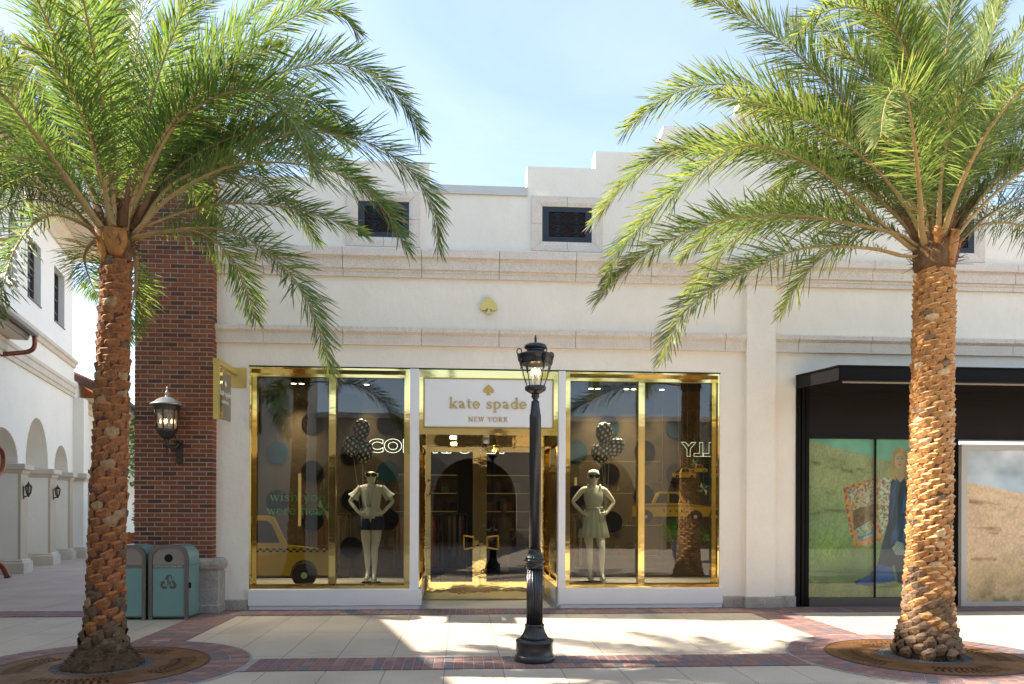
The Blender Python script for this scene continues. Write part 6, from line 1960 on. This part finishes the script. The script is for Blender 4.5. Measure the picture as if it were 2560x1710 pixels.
# ================================================================== PALMS
LEFT_FRONDS = [
 [(-4.33,-4.2,4.44),(-4.15,-4.29,4.68),(-3.68,-4.57,5.34),(-3.23,-4.74,5.58),(-2.89,-4.86,5.61),(-2.64,-4.95,5.54),(-2.47,-5.02,5.34),(-2.3,-5.13,5.04),(-2.17,-5.25,4.65)],
 [(-4.33,-4.2,4.42),(-4.12,-4.24,4.49),(-3.77,-4.33,4.79),(-3.24,-4.45,5.03),(-2.82,-4.54,5.07),(-2.38,-4.63,5.02),(-1.98,-4.72,4.89),(-1.66,-4.8,4.63),(-1.48,-4.85,4.38),(-1.36,-4.9,4.13)],
 [(-4.33,-4.2,4.48),(-3.87,-4.15,4.95),(-3.37,-4.12,5.25),(-2.87,-4.08,5.51),(-2.49,-4.06,5.64),(-1.8,-4.03,5.54),(-1.34,-3.99,5.24),(-1.13,-3.96,4.89),(-1.08,-3.92,4.48)],
 [(-4.35,-4.2,4.5),(-3.98,-4.08,5.31),(-3.42,-3.97,5.97),(-2.89,-3.91,6.29),(-2.25,-3.85,6.49),(-1.79,-3.8,6.39),(-1.46,-3.75,6.12),(-1.3,-3.7,5.82)],
 [(-4.37,-4.19,4.5),(-4.01,-4.09,5.38),(-3.63,-4.01,6.17),(-3.28,-3.97,6.52),(-2.98,-3.94,6.71),(-2.52,-3.9,7.0),(-2.2,-3.88,7.05),(-1.97,-3.86,6.84)],
 [(-4.33,-4.2,4.42),(-4.14,-4.08,4.56),(-3.58,-3.77,4.93),(-2.99,-3.49,5.06),(-2.4,-3.23,5.03),(-1.99,-3.05,4.92)],
 [(-4.33,-4.2,4.4),(-4.0,-4.3,4.41),(-3.24,-4.54,4.4),(-2.68,-4.74,4.1),(-2.31,-4.92,3.64),(-2.12,-5.06,3.2),(-2.04,-5.15,2.91)],
 [(-4.33,-4.2,4.4),(-4.14,-3.97,4.51),(-3.78,-3.58,4.71),(-3.5,-3.23,4.55),(-3.4,-2.86,4.19),(-3.37,-2.66,3.96)],
 [(-4.39,-4.19,4.46),(-4.37,-4.21,4.49),(-4.28,-4.43,5.09),(-4.23,-4.61,5.53),(-4.17,-4.82,6.01),(-4.14,-4.97,6.33),(-4.09,-5.12,6.64)],
 [(-4.43,-4.19,4.46),(-4.39,-4.31,4.6),(-4.34,-4.75,5.07),(-4.34,-5.02,5.31),(-4.39,-5.27,5.47),(-4.45,-5.44,5.55),(-4.55,-5.59,5.53)],
 [(-4.45,-4.19,4.46),(-4.54,-4.14,4.69),(-4.87,-4.02,5.25),(-5.23,-3.9,5.75),(-5.56,-3.8,6.2),(-5.98,-3.68,6.59)],
 [(-4.47,-4.19,4.44),(-4.53,-4.2,4.48),(-4.86,-4.28,4.96),(-5.17,-4.34,5.24),(-5.41,-4.37,5.41),(-5.83,-4.43,5.55),(-6.17,-4.47,5.44)],
 [(-4.49,-4.19,4.42),(-4.62,-4.15,4.47),(-5.0,-4.01,4.88),(-5.53,-3.86,5.06),(-6.04,-3.72,5.15),(-6.69,-3.54,5.03)],
 [(-4.51,-4.19,4.42),(-4.59,-4.28,4.47),(-4.78,-4.49,4.51),(-4.92,-4.64,4.38),(-4.98,-4.87,4.03),(-4.93,-5.14,3.6),(-4.85,-5.36,3.26)],
 [(-4.29,-4.2,4.46),(-4.35,-4.03,5.08),(-4.21,-3.95,5.41),(-4.07,-3.82,5.91),(-3.92,-3.72,6.31),(-3.72,-3.65,6.58),(-3.33,-3.51,7.08),(-2.92,-3.39,7.5)],
 [(-4.33,-4.2,4.48),(-4.38,-4.05,5.26),(-4.36,-3.93,5.88),(-4.32,-3.77,6.84),(-4.3,-3.68,7.32),(-4.26,-3.6,7.82)],
 [(-4.31,-4.2,4.48),(-4.1,-4.36,5.01),(-3.87,-4.57,5.64),(-3.64,-4.73,6.09),(-3.41,-4.87,6.44),(-3.2,-4.98,6.67)],
 [(-4.51,-4.19,4.48),(-4.64,-4.75,4.86),(-4.74,-5.4,5.15),(-4.81,-5.81,5.22),(-4.63,-6.0,4.94),(-4.08,-6.42,4.92)],
 [(-4.43,-4.19,4.44),(-4.71,-3.88,4.48),(-5.02,-3.49,4.43),(-5.19,-3.01,4.31),(-5.27,-2.63,4.2)],
 [(-4.29,-4.2,4.46),(-4.31,-3.9,4.36),(-4.51,-3.39,4.12),(-4.78,-2.94,3.86),(-4.92,-2.65,3.68)],
 [(-4.45,-4.19,4.5),(-4.78,-3.97,5.21),(-5.18,-3.71,6.05),(-5.38,-3.49,6.87),(-5.6,-3.31,7.56)],
 [(-4.48,-4.19,4.5),(-5.0,-3.8,5.45),(-5.75,-3.35,6.53),(-6.32,-3.06,7.23)],
 [(-4.48,-4.19,4.44),(-5.01,-3.86,4.82),(-5.65,-3.53,5.02),(-6.34,-3.16,4.87),(-6.81,-2.83,4.51)],
 [(-4.31,-4.2,4.46),(-4.14,-3.77,5.06),(-3.73,-3.35,5.43),(-3.29,-2.97,5.54),(-2.92,-2.61,5.38),(-2.71,-2.3,5.09)],
 [(-4.31,-4.2,4.46),(-4.15,-3.95,4.9),(-3.91,-3.71,5.26),(-3.55,-3.34,5.94),(-3.01,-2.99,6.42),(-2.58,-2.76,6.46),(-2.27,-2.53,6.24)],
 [(-4.39,-4.19,4.5),(-4.79,-3.63,5.75),(-5.18,-3.14,6.96),(-5.51,-2.71,8.07)],
 [(-4.33,-4.2,4.5),(-4.4,-3.59,5.79),(-4.29,-3.05,7.05),(-3.88,-2.62,8.02)],
 [(-4.33,-4.2,4.5),(-4.42,-3.71,5.12),(-4.33,-3.18,5.76),(-4.04,-2.68,6.25),(-3.69,-2.23,6.38),(-3.54,-1.85,6.2)],
 [(-4.41,-4.19,4.5),(-4.73,-3.65,5.09),(-5.26,-3.07,5.69),(-5.85,-2.57,6.04),(-6.45,-2.1,6.09),(-6.92,-1.62,5.92)],
 [(-4.33,-4.2,4.48),(-3.86,-4.17,5.23),(-3.3,-4.16,5.71),(-2.73,-4.16,5.94),(-2.32,-4.16,5.9),(-1.98,-4.16,5.64)],
 [(-4.33,-4.2,4.48),(-3.99,-3.94,5.16),(-3.44,-3.71,5.59),(-2.88,-3.52,5.7),(-2.37,-3.35,5.66),(-1.89,-3.16,5.38)],
 [(-4.47,-4.19,4.46),(-4.64,-4.44,4.76),(-4.86,-4.67,4.93),(-5.09,-4.85,4.91),(-5.3,-5.03,4.75)],
 [(-4.37,-4.19,4.5),(-4.64,-3.5,5.73),(-4.87,-2.88,6.99),(-5.15,-2.34,8.15)],
]
RIGHT_FRONDS = [
 [(4.38,-4.16,4.46),(4.1,-4.17,4.55),(3.58,-4.22,4.92),(3.05,-4.27,5.3),(2.53,-4.3,5.51),(2.16,-4.33,5.51),(1.71,-4.36,5.24),(1.26,-4.41,4.83),(0.81,-4.47,4.31),(0.68,-4.51,3.99)],
 [(4.38,-4.16,4.5),(4.22,-4.12,4.66),(3.69,-4.01,5.25),(2.99,-3.9,5.59),(2.05,-3.74,5.79),(1.46,-3.65,5.71),(1.0,-3.57,5.33),(0.73,-3.51,5.0)],
 [(4.38,-4.16,4.52),(4.26,-4.13,4.77),(4.08,-4.08,5.33),(3.47,-3.98,5.9),(3.03,-3.91,6.17),(2.69,-3.87,6.34),(2.31,-3.81,6.45),(1.9,-3.76,6.47),(1.45,-3.69,6.32),(1.03,-3.63,5.97)],
 [(4.38,-4.16,4.54),(4.28,-4.17,4.76),(3.93,-4.22,5.33),(3.44,-4.26,5.94),(3.03,-4.29,6.32),(2.66,-4.32,6.6),(2.38,-4.33,6.78),(1.93,-4.35,6.98),(1.59,-4.37,7.1)],
 [(4.36,-4.15,4.46),(4.02,-4.18,4.66),(3.47,-4.21,4.76),(2.88,-4.24,4.82),(2.42,-4.26,4.8),(1.96,-4.29,4.73),(1.51,-4.32,4.55),(1.06,-4.35,4.29),(0.59,-4.4,3.84)],
 [(4.36,-4.15,4.43),(4.06,-4.19,4.43),(3.68,-4.25,4.48),(3.18,-4.32,4.47),(2.7,-4.39,4.39),(2.22,-4.47,4.15),(1.76,-4.56,3.91),(1.39,-4.65,3.58),(1.2,-4.74,3.15)],
 [(4.38,-4.16,4.48),(4.13,-3.97,4.74),(3.77,-3.76,4.87),(3.46,-3.53,4.64),(3.28,-3.38,4.44),(3.1,-3.17,4.04)],
 [(4.36,-4.15,4.46),(4.11,-4.03,4.72),(3.32,-3.7,5.01),(2.7,-3.47,5.02),(2.37,-3.32,4.82),(2.1,-3.17,4.48),(1.94,-3.09,4.28)],
 [(4.38,-4.16,4.46),(4.16,-4.34,4.58),(3.78,-4.87,4.93),(3.34,-5.45,5.24),(3.1,-5.74,5.34),(2.94,-5.84,5.32),(2.75,-6.02,5.06),(2.53,-6.34,4.63)],
 [(4.41,-4.16,4.48),(4.33,-4.29,4.98),(4.27,-4.45,5.57),(4.19,-4.66,6.31),(4.16,-4.82,6.84),(4.15,-4.94,7.2)],
 [(4.45,-4.16,4.46),(4.46,-4.23,4.71),(4.59,-4.44,5.37),(4.82,-4.62,5.83),(4.97,-4.76,6.2),(5.2,-4.91,6.5)],
 [(4.47,-4.16,4.41),(4.53,-4.19,4.44),(4.57,-4.31,4.8),(4.81,-4.45,5.06),(5.1,-4.61,5.31),(5.52,-4.8,5.39),(5.85,-4.96,5.2)],
 [(4.47,-4.16,4.46),(4.72,-4.13,4.63),(5.08,-4.08,4.95),(5.55,-4.03,5.19),(6.17,-3.98,5.3),(6.77,-3.92,5.06)],
 [(4.39,-4.16,4.5),(4.3,-4.21,4.79),(3.95,-4.37,5.71),(3.69,-4.49,6.33),(3.5,-4.56,6.66),(3.22,-4.61,6.93),(2.93,-4.66,7.09)],
 [(4.41,-4.16,4.54),(4.2,-4.39,5.06),(3.84,-4.78,5.83),(3.41,-5.07,6.32),(2.96,-5.24,6.42),(2.49,-5.39,6.25),(2.2,-5.51,5.95)],
 [(4.45,-4.16,4.54),(4.68,-4.05,5.13),(4.92,-3.83,6.36),(5.23,-3.69,7.18),(5.55,-3.61,7.73),(5.82,-3.55,8.06)],
 [(4.36,-4.15,4.54),(4.18,-3.47,5.45),(3.75,-2.82,6.17),(3.51,-2.53,6.13),(3.39,-2.18,5.85)],
 [(4.36,-4.15,4.54),(4.3,-3.51,5.34),(4.04,-2.97,5.85),(3.73,-2.52,5.93),(3.6,-2.1,5.67)],
 [(4.41,-4.16,4.54),(4.51,-3.81,5.78),(4.43,-3.45,7.05),(4.25,-3.14,8.17)],
 [(4.43,-4.16,4.54),(4.84,-3.59,6.03),(5.53,-3.11,7.45),(6.3,-2.78,8.42)],
 [(4.47,-4.16,4.5),(5.13,-3.82,5.47),(5.93,-3.54,6.19),(6.84,-3.32,6.59)],
 [(4.47,-4.16,4.48),(5.01,-3.92,4.87),(5.73,-3.67,5.03),(6.46,-3.41,4.86),(7.01,-3.13,4.46)],
 [(4.38,-4.16,4.54),(4.34,-3.68,5.64),(4.05,-3.23,6.62),(3.65,-2.9,7.19),(3.28,-2.68,7.25)],
 [(4.43,-4.16,4.54),(4.73,-3.65,5.76),(4.93,-3.14,7.11),(5.16,-2.6,8.64)],
 [(4.45,-4.16,4.54),(4.73,-4.11,5.46),(5.14,-4.06,6.49),(5.59,-4.04,7.21)],
 [(4.38,-4.16,4.54),(4.17,-4.04,5.57),(3.9,-3.93,6.51),(3.48,-3.84,7.05),(3.0,-3.76,7.22)],
 [(4.45,-4.16,4.54),(5.09,-3.59,5.33),(6.04,-3.0,6.11),(6.91,-2.58,6.44),(7.71,-2.18,6.32)],
 [(4.38,-4.16,4.54),(4.76,-3.25,5.71),(4.91,-2.56,6.64),(4.79,-2.09,7.15),(4.67,-1.67,7.08)],
 [(4.43,-4.16,4.54),(4.15,-4.68,5.19),(4.03,-5.14,5.64),(4.13,-5.54,5.84)],
 [(4.41,-4.16,4.54),(4.57,-3.86,5.57),(4.84,-3.55,6.77),(5.19,-3.21,8.17)],
 [(4.45,-4.16,4.54),(4.62,-4.34,5.18),(4.86,-4.5,5.68),(5.08,-4.62,5.96),(5.36,-4.72,6.0)],
 [(4.43,-4.16,4.54),(4.55,-4.25,5.39),(4.78,-4.37,6.39),(5.04,-4.5,7.36)],
 [(4.38,-4.16,4.54),(4.11,-4.37,5.11),(3.65,-4.61,5.7),(3.19,-4.82,6.14),(2.75,-4.95,6.25)],
]

def build_frond(parent, pts, rng, width=.46, dens=.0104, bare=.12, mats=None, yellow=.1, radial=None, spread=1.0, dry=0.0):
    """one pinnate leaf: blades on a stalk that thins to the tip"""
    P = catmull(pts, 10)
    L = [0.0]
    for a, b in zip(P, P[1:]): L.append(L[-1] + (b - a).length)
    T = L[-1]
    def at(s):
        s = min(max(s, 0), T)
        i = max(0, min(len(L) - 2, int(np.searchsorted(L, s)) - 1))
        f = (s - L[i]) / max(L[i + 1] - L[i], 1e-6)
        return P[i].lerp(P[i + 1], f), (P[i + 1] - P[i]).normalized()
    end, base = P[-1], P[0]
    hz_ = Vector((end.x - base.x, end.y - base.y, 0))
    if hz_.length < .25: hz_ = Vector(radial or (0, -1, 0))
    hz_.normalize()
    S0 = Vector((hz_.y, -hz_.x, 0))
    mb = MB()
    tw = rng.uniform(-.25, .25)
    n = int(T * (1 - bare) / dens)
    for sgn in (-1, 1):
        for k in range(n):
            q = (k + rng.random() * .8) / n
            s = T * (bare + (1 - bare) * q)
            p, t_ = at(s)
            U_ = S0.cross(t_)
            if U_.length < .05: U_ = Vector((0, 0, 1))
            U_.normalize()
            Sd = t_.cross(U_).normalized()
            # blade length: spines at the base, full in the middle, shorter at the tip
            if q < .16 and rng.random() < .35: continue
            prof = min(1.0, .16 + q * 2.9) * (1.0 - .62 * max(0, (q - .45) / .55) ** 1.6)
            ln = width * prof * rng.uniform(.82, 1.14) * (1 + .1 * (T - 3))
            al = math.radians(62 - 34 * q + rng.gauss(0, 7)) * spread
            be = math.radians(rng.choice((6, 24, 48, -18)) + rng.gauss(0, 12)) + tw * sgn
            d = (t_ * math.cos(al) + (Sd * sgn * math.cos(be) + U_ * math.sin(be)) * math.sin(al)).normalized()
            wd = .0060 * rng.uniform(.75, 1.25) * (.55 + .45 * min(1, q * 5))
            side = d.cross(U_ * math.cos(be) - Sd * sgn * math.sin(be))
            if side.length < .1: side = d.cross(Vector((.3, .2, 1)))
            side.normalize()
            drp = Vector((0, 0, -1)) * ln * rng.uniform(.03, .16)
            p1 = p + d * ln * .45 + drp * .18
            p2 = p + d * ln * .8 + drp * .6
            p3 = p + d * ln + drp
            mi = 2 if rng.random() < yellow * (.4 + 1.6 * q * q) else (1 if rng.random() < .5 else 0)
            if rng.random() < dry + .014 + .05 * max(0, q - .8): mi = 3
            kk = mb.addv([p - side * wd * .5, p + side * wd * .5, p1 + side * wd, p1 - side * wd, p2 + side * wd * .75, p2 - side * wd * .75, p3])
            mb.face((kk, kk + 1, kk + 2, kk + 3), mi); mb.face((kk + 3, kk + 2, kk + 4, kk + 5), mi); mb.face((kk + 5, kk + 4, kk + 6), 3 if rng.random() < .10 + .22 * q else mi)
    fo = mb.build('frond', mats or LEAF, parent)
    st = MB()
    ms = 26
    rings = []
    for i in range(ms + 1):
        q = i / ms
        p, t_ = at(T * q)
        U_ = S0.cross(t_)
        if U_.length < .05: U_ = Vector((0, 0, 1))
        U_.normalize(); Sd = t_.cross(U_).normalized()
        a_ = .026 * (1 - q) ** 2.4 + .013 * (1 - q) + .0028
        b_ = .013 * (1 - q) + .0028
        rings.append([tuple(p + Sd * a_ * math.cos(f) + U_ * b_ * math.sin(f)) for f in [2 * PI * k / 7 for k in range(7)]])
    st.loft(rings)
    st.build('stalk', M['stalk'], fo)
    return fo

def boots(mb, axis, rad, z0, z1, cols, pitch, rng, size, pal, jit=.2):
    """cut leaf bases in a winding lattice; axis(z)->(x,y), rad(z)->radius"""
    z = z0; row = 0
    while z < z1:
        cx, cy = axis(z); R = rad(z)
        for c in range(cols):
            a = 2 * PI * (c + .5 * (row % 2)) / cols + row * .035 + rng.gauss(0, .018)
            zz = z + rng.gauss(0, pitch * .07)
            er, et = Vector((math.cos(a), math.sin(a), 0)), Vector((-math.sin(a), math.cos(a), 0))
            o = Vector((cx, cy, zz))
            wt = size * rng.uniform(.92, 1.08); hgt = 2.25 * pitch * rng.uniform(.93, 1.08); out = size * (.20 if cols < 8 else .25) * rng.uniform(.75, 1.3)
            skew = rng.gauss(0, .10) * size
            tl = rng.gauss(-.10, .055) * hgt          # the saw cut leans
            cut = hgt * rng.uniform(.16, .34)
            def V(t_, r_, h_): return tuple(o + et * (t_ + rng.gauss(0, .0035)) + er * (R + r_ + rng.gauss(0, .003)) + Vector((0, 0, h_ + rng.gauss(0, .0035))))
            foot = [V(-wt * .22 + skew * .3, -.012, -hgt * .62), V(wt * .22 + skew * .3, -.012, -hgt * .62)]
            bel = [V(-wt * .50, -.004, -hgt * .06), V(-wt * .24, out * .72, -hgt * .16), V(wt * .24, out * .72, -hgt * .16), V(wt * .50, -.004, -hgt * .06)]
            lip = [V(-wt * .47, .002, hgt * .16 + tl), V(-wt * .22 + skew, out, hgt * .12 + tl * .6), V(wt * .24 + skew, out * .96, hgt * .12 - tl * .6), V(wt * .47, .002, hgt * .16 - tl)]
            bck = [V(-wt * .22, -.022, hgt * .18 + cut + tl * .5), V(wt * .22, -.022, hgt * .18 + cut - tl * .5)]
            k = mb.addv(foot + bel + lip + bck)
            side = pal(zz, rng)
            topm = 1 if side == 0 else side
            f_ = mb.face
            f_((k, k + 1, k + 4, k + 3), side)
            f_((k, k + 3, k + 2), side); f_((k + 1, k + 5, k + 4), side)
            f_((k + 3, k + 4, k + 8, k + 7), side); f_((k + 2, k + 3, k + 7, k + 6), side); f_((k + 4, k + 5, k + 9, k + 8), side)
            f_((k + 7, k + 8, k + 11, k + 10), topm); f_((k + 6, k + 7, k + 10), topm); f_((k + 8, k + 9, k + 11), topm)
        z += pitch; row += 1

def palm(name_label, base, crown, fronds, mats, rlo, rhi, cols, pitch, size, seed, bottom, nback, yellow, dead, leaf=None):
    rng = random.Random(seed)
    bx, by = base; cx, cy, cz_ = crown
    t_ = thing('date_palm', name_label, 'palm tree', (bx, by, 0), 'date palms before the shop front')
    axis = lambda z: (bx + (cx - bx) * z / cz_, by + (cy - by) * z / cz_)
    rad = lambda z: rlo + (rhi - rlo) * min(1, z / cz_)
    tk = MB()
    z_top = cz_ - .12
    prof = [(rad(z) , z) for z in [0.0 + (z_top) * k / 30 for k in range(31)]]
    rings = []
    for r, z in prof:
        ax, ay = axis(z)
        rings.append([(ax + r * math.cos(b), ay + r * math.sin(b), z) for b in [2 * PI * k / 24 for k in range(24)]])
    tk.loft(rings, mi=3)
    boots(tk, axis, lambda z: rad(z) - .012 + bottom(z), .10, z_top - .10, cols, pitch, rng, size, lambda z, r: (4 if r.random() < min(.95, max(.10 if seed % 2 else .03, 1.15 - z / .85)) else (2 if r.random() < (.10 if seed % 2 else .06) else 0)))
    tk.build('trunk', mats, t_)
    rm = MB()
    rings = []
    rr = random.Random(seed + 1)
    for k in range(9):
        q = k / 8
        z = .012 + .34 * q
        r0 = rad(0) + (.23 if seed % 2 else .10) * (1 - q) ** 1.3 - .02
        ax, ay = axis(z)
        rings.append([(ax + r0 * (1 + rr.uniform(-.05, .06)) * math.cos(b), ay + r0 * (1 + rr.uniform(-.05, .06)) * math.sin(b), z) for b in [2 * PI * i / 40 for i in range(40)]])
    rm.loft(rings)
    for i in range(700):
        a = rr.uniform(0, 2 * PI); z = rr.uniform(.02, .30)
        q = z / .34
        r0 = rad(0) + (.23 if seed % 2 else .10) * max(0, 1 - q) ** 1.3 - .02
        p = Vector((axis(z)[0] + r0 * math.cos(a), axis(z)[1] + r0 * math.sin(a), z))
        d = Vector((math.cos(a) + rr.gauss(0, .5), math.sin(a) + rr.gauss(0, .5), rr.gauss(-.6, .7))).normalized()
        rm.tube([p, p + d * rr.uniform(.02, .055) + Vector((0, 0, -.01))], [.006, .003], 3, cap=False)
    rm.build('root_mound', M['root_mat'], t_)
    # crown shaft: fibre, sheaths and old stubs
    fb = MB()
    rings = []
    for k in range(10):
        q = k / 9
        z = z_top - .10 + .62 * q
        r = rhi * (1.0 + .22 * math.sin(PI * min(1, q * 1.5)) - .55 * max(0, q - .5))
        rings.append([(cx + r * (1 + rng.uniform(-.07, .07)) * math.cos(b), cy + r * (1 + rng.uniform(-.07, .07)) * math.sin(b), z) for b in [2 * PI * i / 28 for i in range(28)]])
    fb.loft(rings)
    for i in range(320):
        a = rng.uniform(0, 2 * PI); z = cz_ + rng.uniform(-.15, .45)
        r = rhi * 1.08
        p = Vector((cx + r * math.cos(a), cy + r * math.sin(a), z))
        d = Vector((math.cos(a) * .6 + rng.gauss(0, .4), math.sin(a) * .6 + rng.gauss(0, .4), rng.gauss(.35, .5))).normalized()
        fb.tube([p, p + d * rng.uniform(.06, .2)], [.005, .002], 3, cap=False)
    fb.build('crown_fibre', M['fibre'], t_)
    for (a, z, h, wd) in ((-PI / 2 - .62, cz_ - .27, .36, .075), (-PI / 2 + .30, cz_ - .20, .26, .12), (PI + .2, cz_ - .2, .28, .06)) if seed % 2 else ((-PI / 2 + .30, cz_ - .18, .36, .072), (-PI / 2 - .45, cz_ + .02, .2, .05), (-.2, cz_ - .10, .24, .05)):
        sh = MB()
        er, et = Vector((math.cos(a), math.sin(a), 0)), Vector((-math.sin(a), math.cos(a), 0))
        rings = []
        for q in (0, .15, .4, .7, 1):
            w_ = wd * (.18 + .82 * math.sin(PI * min(.5, .1 + .55 * q)) - .35 * max(0, q - .6))
            r = rhi + .006 + .055 * q
            o = Vector((cx, cy, z + h * q))
            rings.append([tuple(o + et * w_ * math.cos(f) + er * (r + .028 * math.sin(f))) for f in [2 * PI * k / 12 for k in range(12)]])
        sh.loft(rings); sh.build('leaf_sheath', M['sheath'], t_)
    for i in range(dead):
        a = rng.uniform(0, 2 * PI)
        p = Vector((cx + .16 * math.cos(a), cy + .16 * math.sin(a), cz_ + .1))
        d = Vector((math.cos(a) * .45, math.sin(a) * .45, 1)).normalized()
        sb = MB(); sb.tube([p, p + d * .25, p + d * rng.uniform(.45, .7) + Vector((.03 * math.cos(a), .03 * math.sin(a), 0))], [.05, .035, .015], 6); sb.build('dead_stub', M['fibre'], t_)
    for f in fronds:
        c0 = Vector((cx, cy, cz_))
        b0 = Vector(f[0]); out = Vector((f[2][0] - cx, f[2][1] - cy, 0))
        if out.length > 1e-3: out.normalize()
        pts = [Vector((cx, cy, cz_ - .02)) + out * .12] + [Vector(q) for q in f[1:]]
        build_frond(t_, pts, rng, yellow=yellow, radial=(0, -1, 0), mats=leaf)
    for i in range(nback):
        a = rng.uniform(.12, PI - .12) if i % 3 else rng.uniform(PI, 2 * PI)
        el = math.radians(rng.uniform(45, 82)); ln = rng.uniform(2.7, 3.4)
        d = Vector((math.cos(a), math.sin(a), 0))
        p = Vector((cx, cy, cz_)) + d * .1
        pts = [p]; e = el
        for k in range(7):
            p = p + (d * math.cos(e) + Vector((0, 0, math.sin(e)))) * ln / 7
            pts.append(p); e -= math.radians(rng.uniform(7, 15))
        build_frond(t_, pts, rng, yellow=yellow, mats=leaf)
    return t_
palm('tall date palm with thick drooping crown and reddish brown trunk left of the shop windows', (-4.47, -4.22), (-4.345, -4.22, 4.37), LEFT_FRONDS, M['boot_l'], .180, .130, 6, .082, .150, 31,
     lambda z: .0 + .11 * max(0, 1 - z / .55) ** 1.3, 12, .14, 4, LEAF_SHADE)
palm('tall date palm with sunlit orange trunk in front of the black storefront', (4.33, -4.17), (4.395, -4.195, 4.47), RIGHT_FRONDS, M['boot_r'], .228, .185, 9, .056, .140, 42,
     lambda z: .0 + .05 * max(0, 1 - z / 1.2) + .10 * max(0, 1 - z / .5) ** 1.4, 14, .30, 9)
# little palm far down the alley
t_ = thing('small_palm', 'small date palm beyond the hedge at the end of the alley', 'palm tree', (-11.15, 15.6, 0))
rng = random.Random(77)
mb = MB(); mb.tube([(-11.15, 15.6, 0), (-11.15, 15.6, 2.9)], [.20, .17], 12)
boots(mb, lambda z: (-11.15, 15.6), lambda z: .17, .9, 2.9, 8, .10, rng, .15, lambda z, r: 0, .2)
mb.build('trunk', M['boot_r'], t_)
for i in range(14):
    a = 2 * PI * i / 14 + rng.uniform(-.2, .2); e = math.radians(rng.uniform(25, 75)); d = Vector((math.cos(a), math.sin(a), 0)); p = Vector((-11.15, 15.6, 2.9)); pts = [p]
    for k in range(6):
        p = p + (d * math.cos(e) + Vector((0, 0, math.sin(e)))) * .36; pts.append(p); e -= math.radians(15)
    build_frond(t_, pts, rng, dens=.05, width=.3)

# ================================================================== BEHIND THE CAMERA (mirrored in the shop glass)
op = thing('opposite_arcade', 'low cream arcade across the street, mirrored in the shop windows', 'building', (0, -17, 0))
poly = [(-34, 0)]
x = -30.2
while x < 26:
    c, r = x + 1.75, 1.75
    poly += [(x, 0)] + [(c - r * math.cos(PI * k / 14), 2.0 + r * math.sin(PI * k / 14)) for k in range(15)] + [(x + 3.5, 0)]
    x += 4.7
poly += [(30, 0), (30, 5.1), (-34, 5.1)]
mb = MB(); mb.prism(poly, -17.4, -17.0); mb.build('wall', M['opp_wall'], op)
mb = MB(); mb.box(-34, 30, -21, -20.8, 0, 4.6); mb.box(-34, 30, -20.8, -17.4, 4.6, 4.7); mb.build('dark_passage', M['opp_dark'], op)
mb = MB(); mb.box(-34.1, 30.1, -17.5, -16.85, 5.1, 5.3); mb.build('coping', M['stone'], op)
pt = thing('glazed_planter', 'dark blue glazed planter across the street, mirrored in the right window', 'planter', (5.95, -9.8, 0))
mb = MB(); mb.lathe([(.26, .01), (.34, .2), (.40, .55), (.42, .62), (.38, .63), (.36, .55)], 5.95, -9.8, 24); mb.build('pot', M['planter_blue'], pt)
sh = thing('potted_shrub', 'bright green shrub in the blue planter, mirrored in the right window', 'shrub', (5.95, -9.8, .55))
mb = MB()
rng = random.Random(8)
for q in range(6): mb.tube([(5.95, -9.8, .5), (5.95 + rng.uniform(-.3, .3), -9.8 + rng.uniform(-.3, .3), 1.0)], [.015, .006], 5)
mb.build('stems', M['bark'], sh)
mb = MB()
for q in range(8): leaf_cloud(mb, (5.95 + rng.uniform(-.45, .45), -9.8 + rng.uniform(-.4, .4), .95 + rng.uniform(-.12, .2)), (.32, .32, .22), 110, .06, rng)
mb.build('foliage', M['shrub_leaf'], sh)
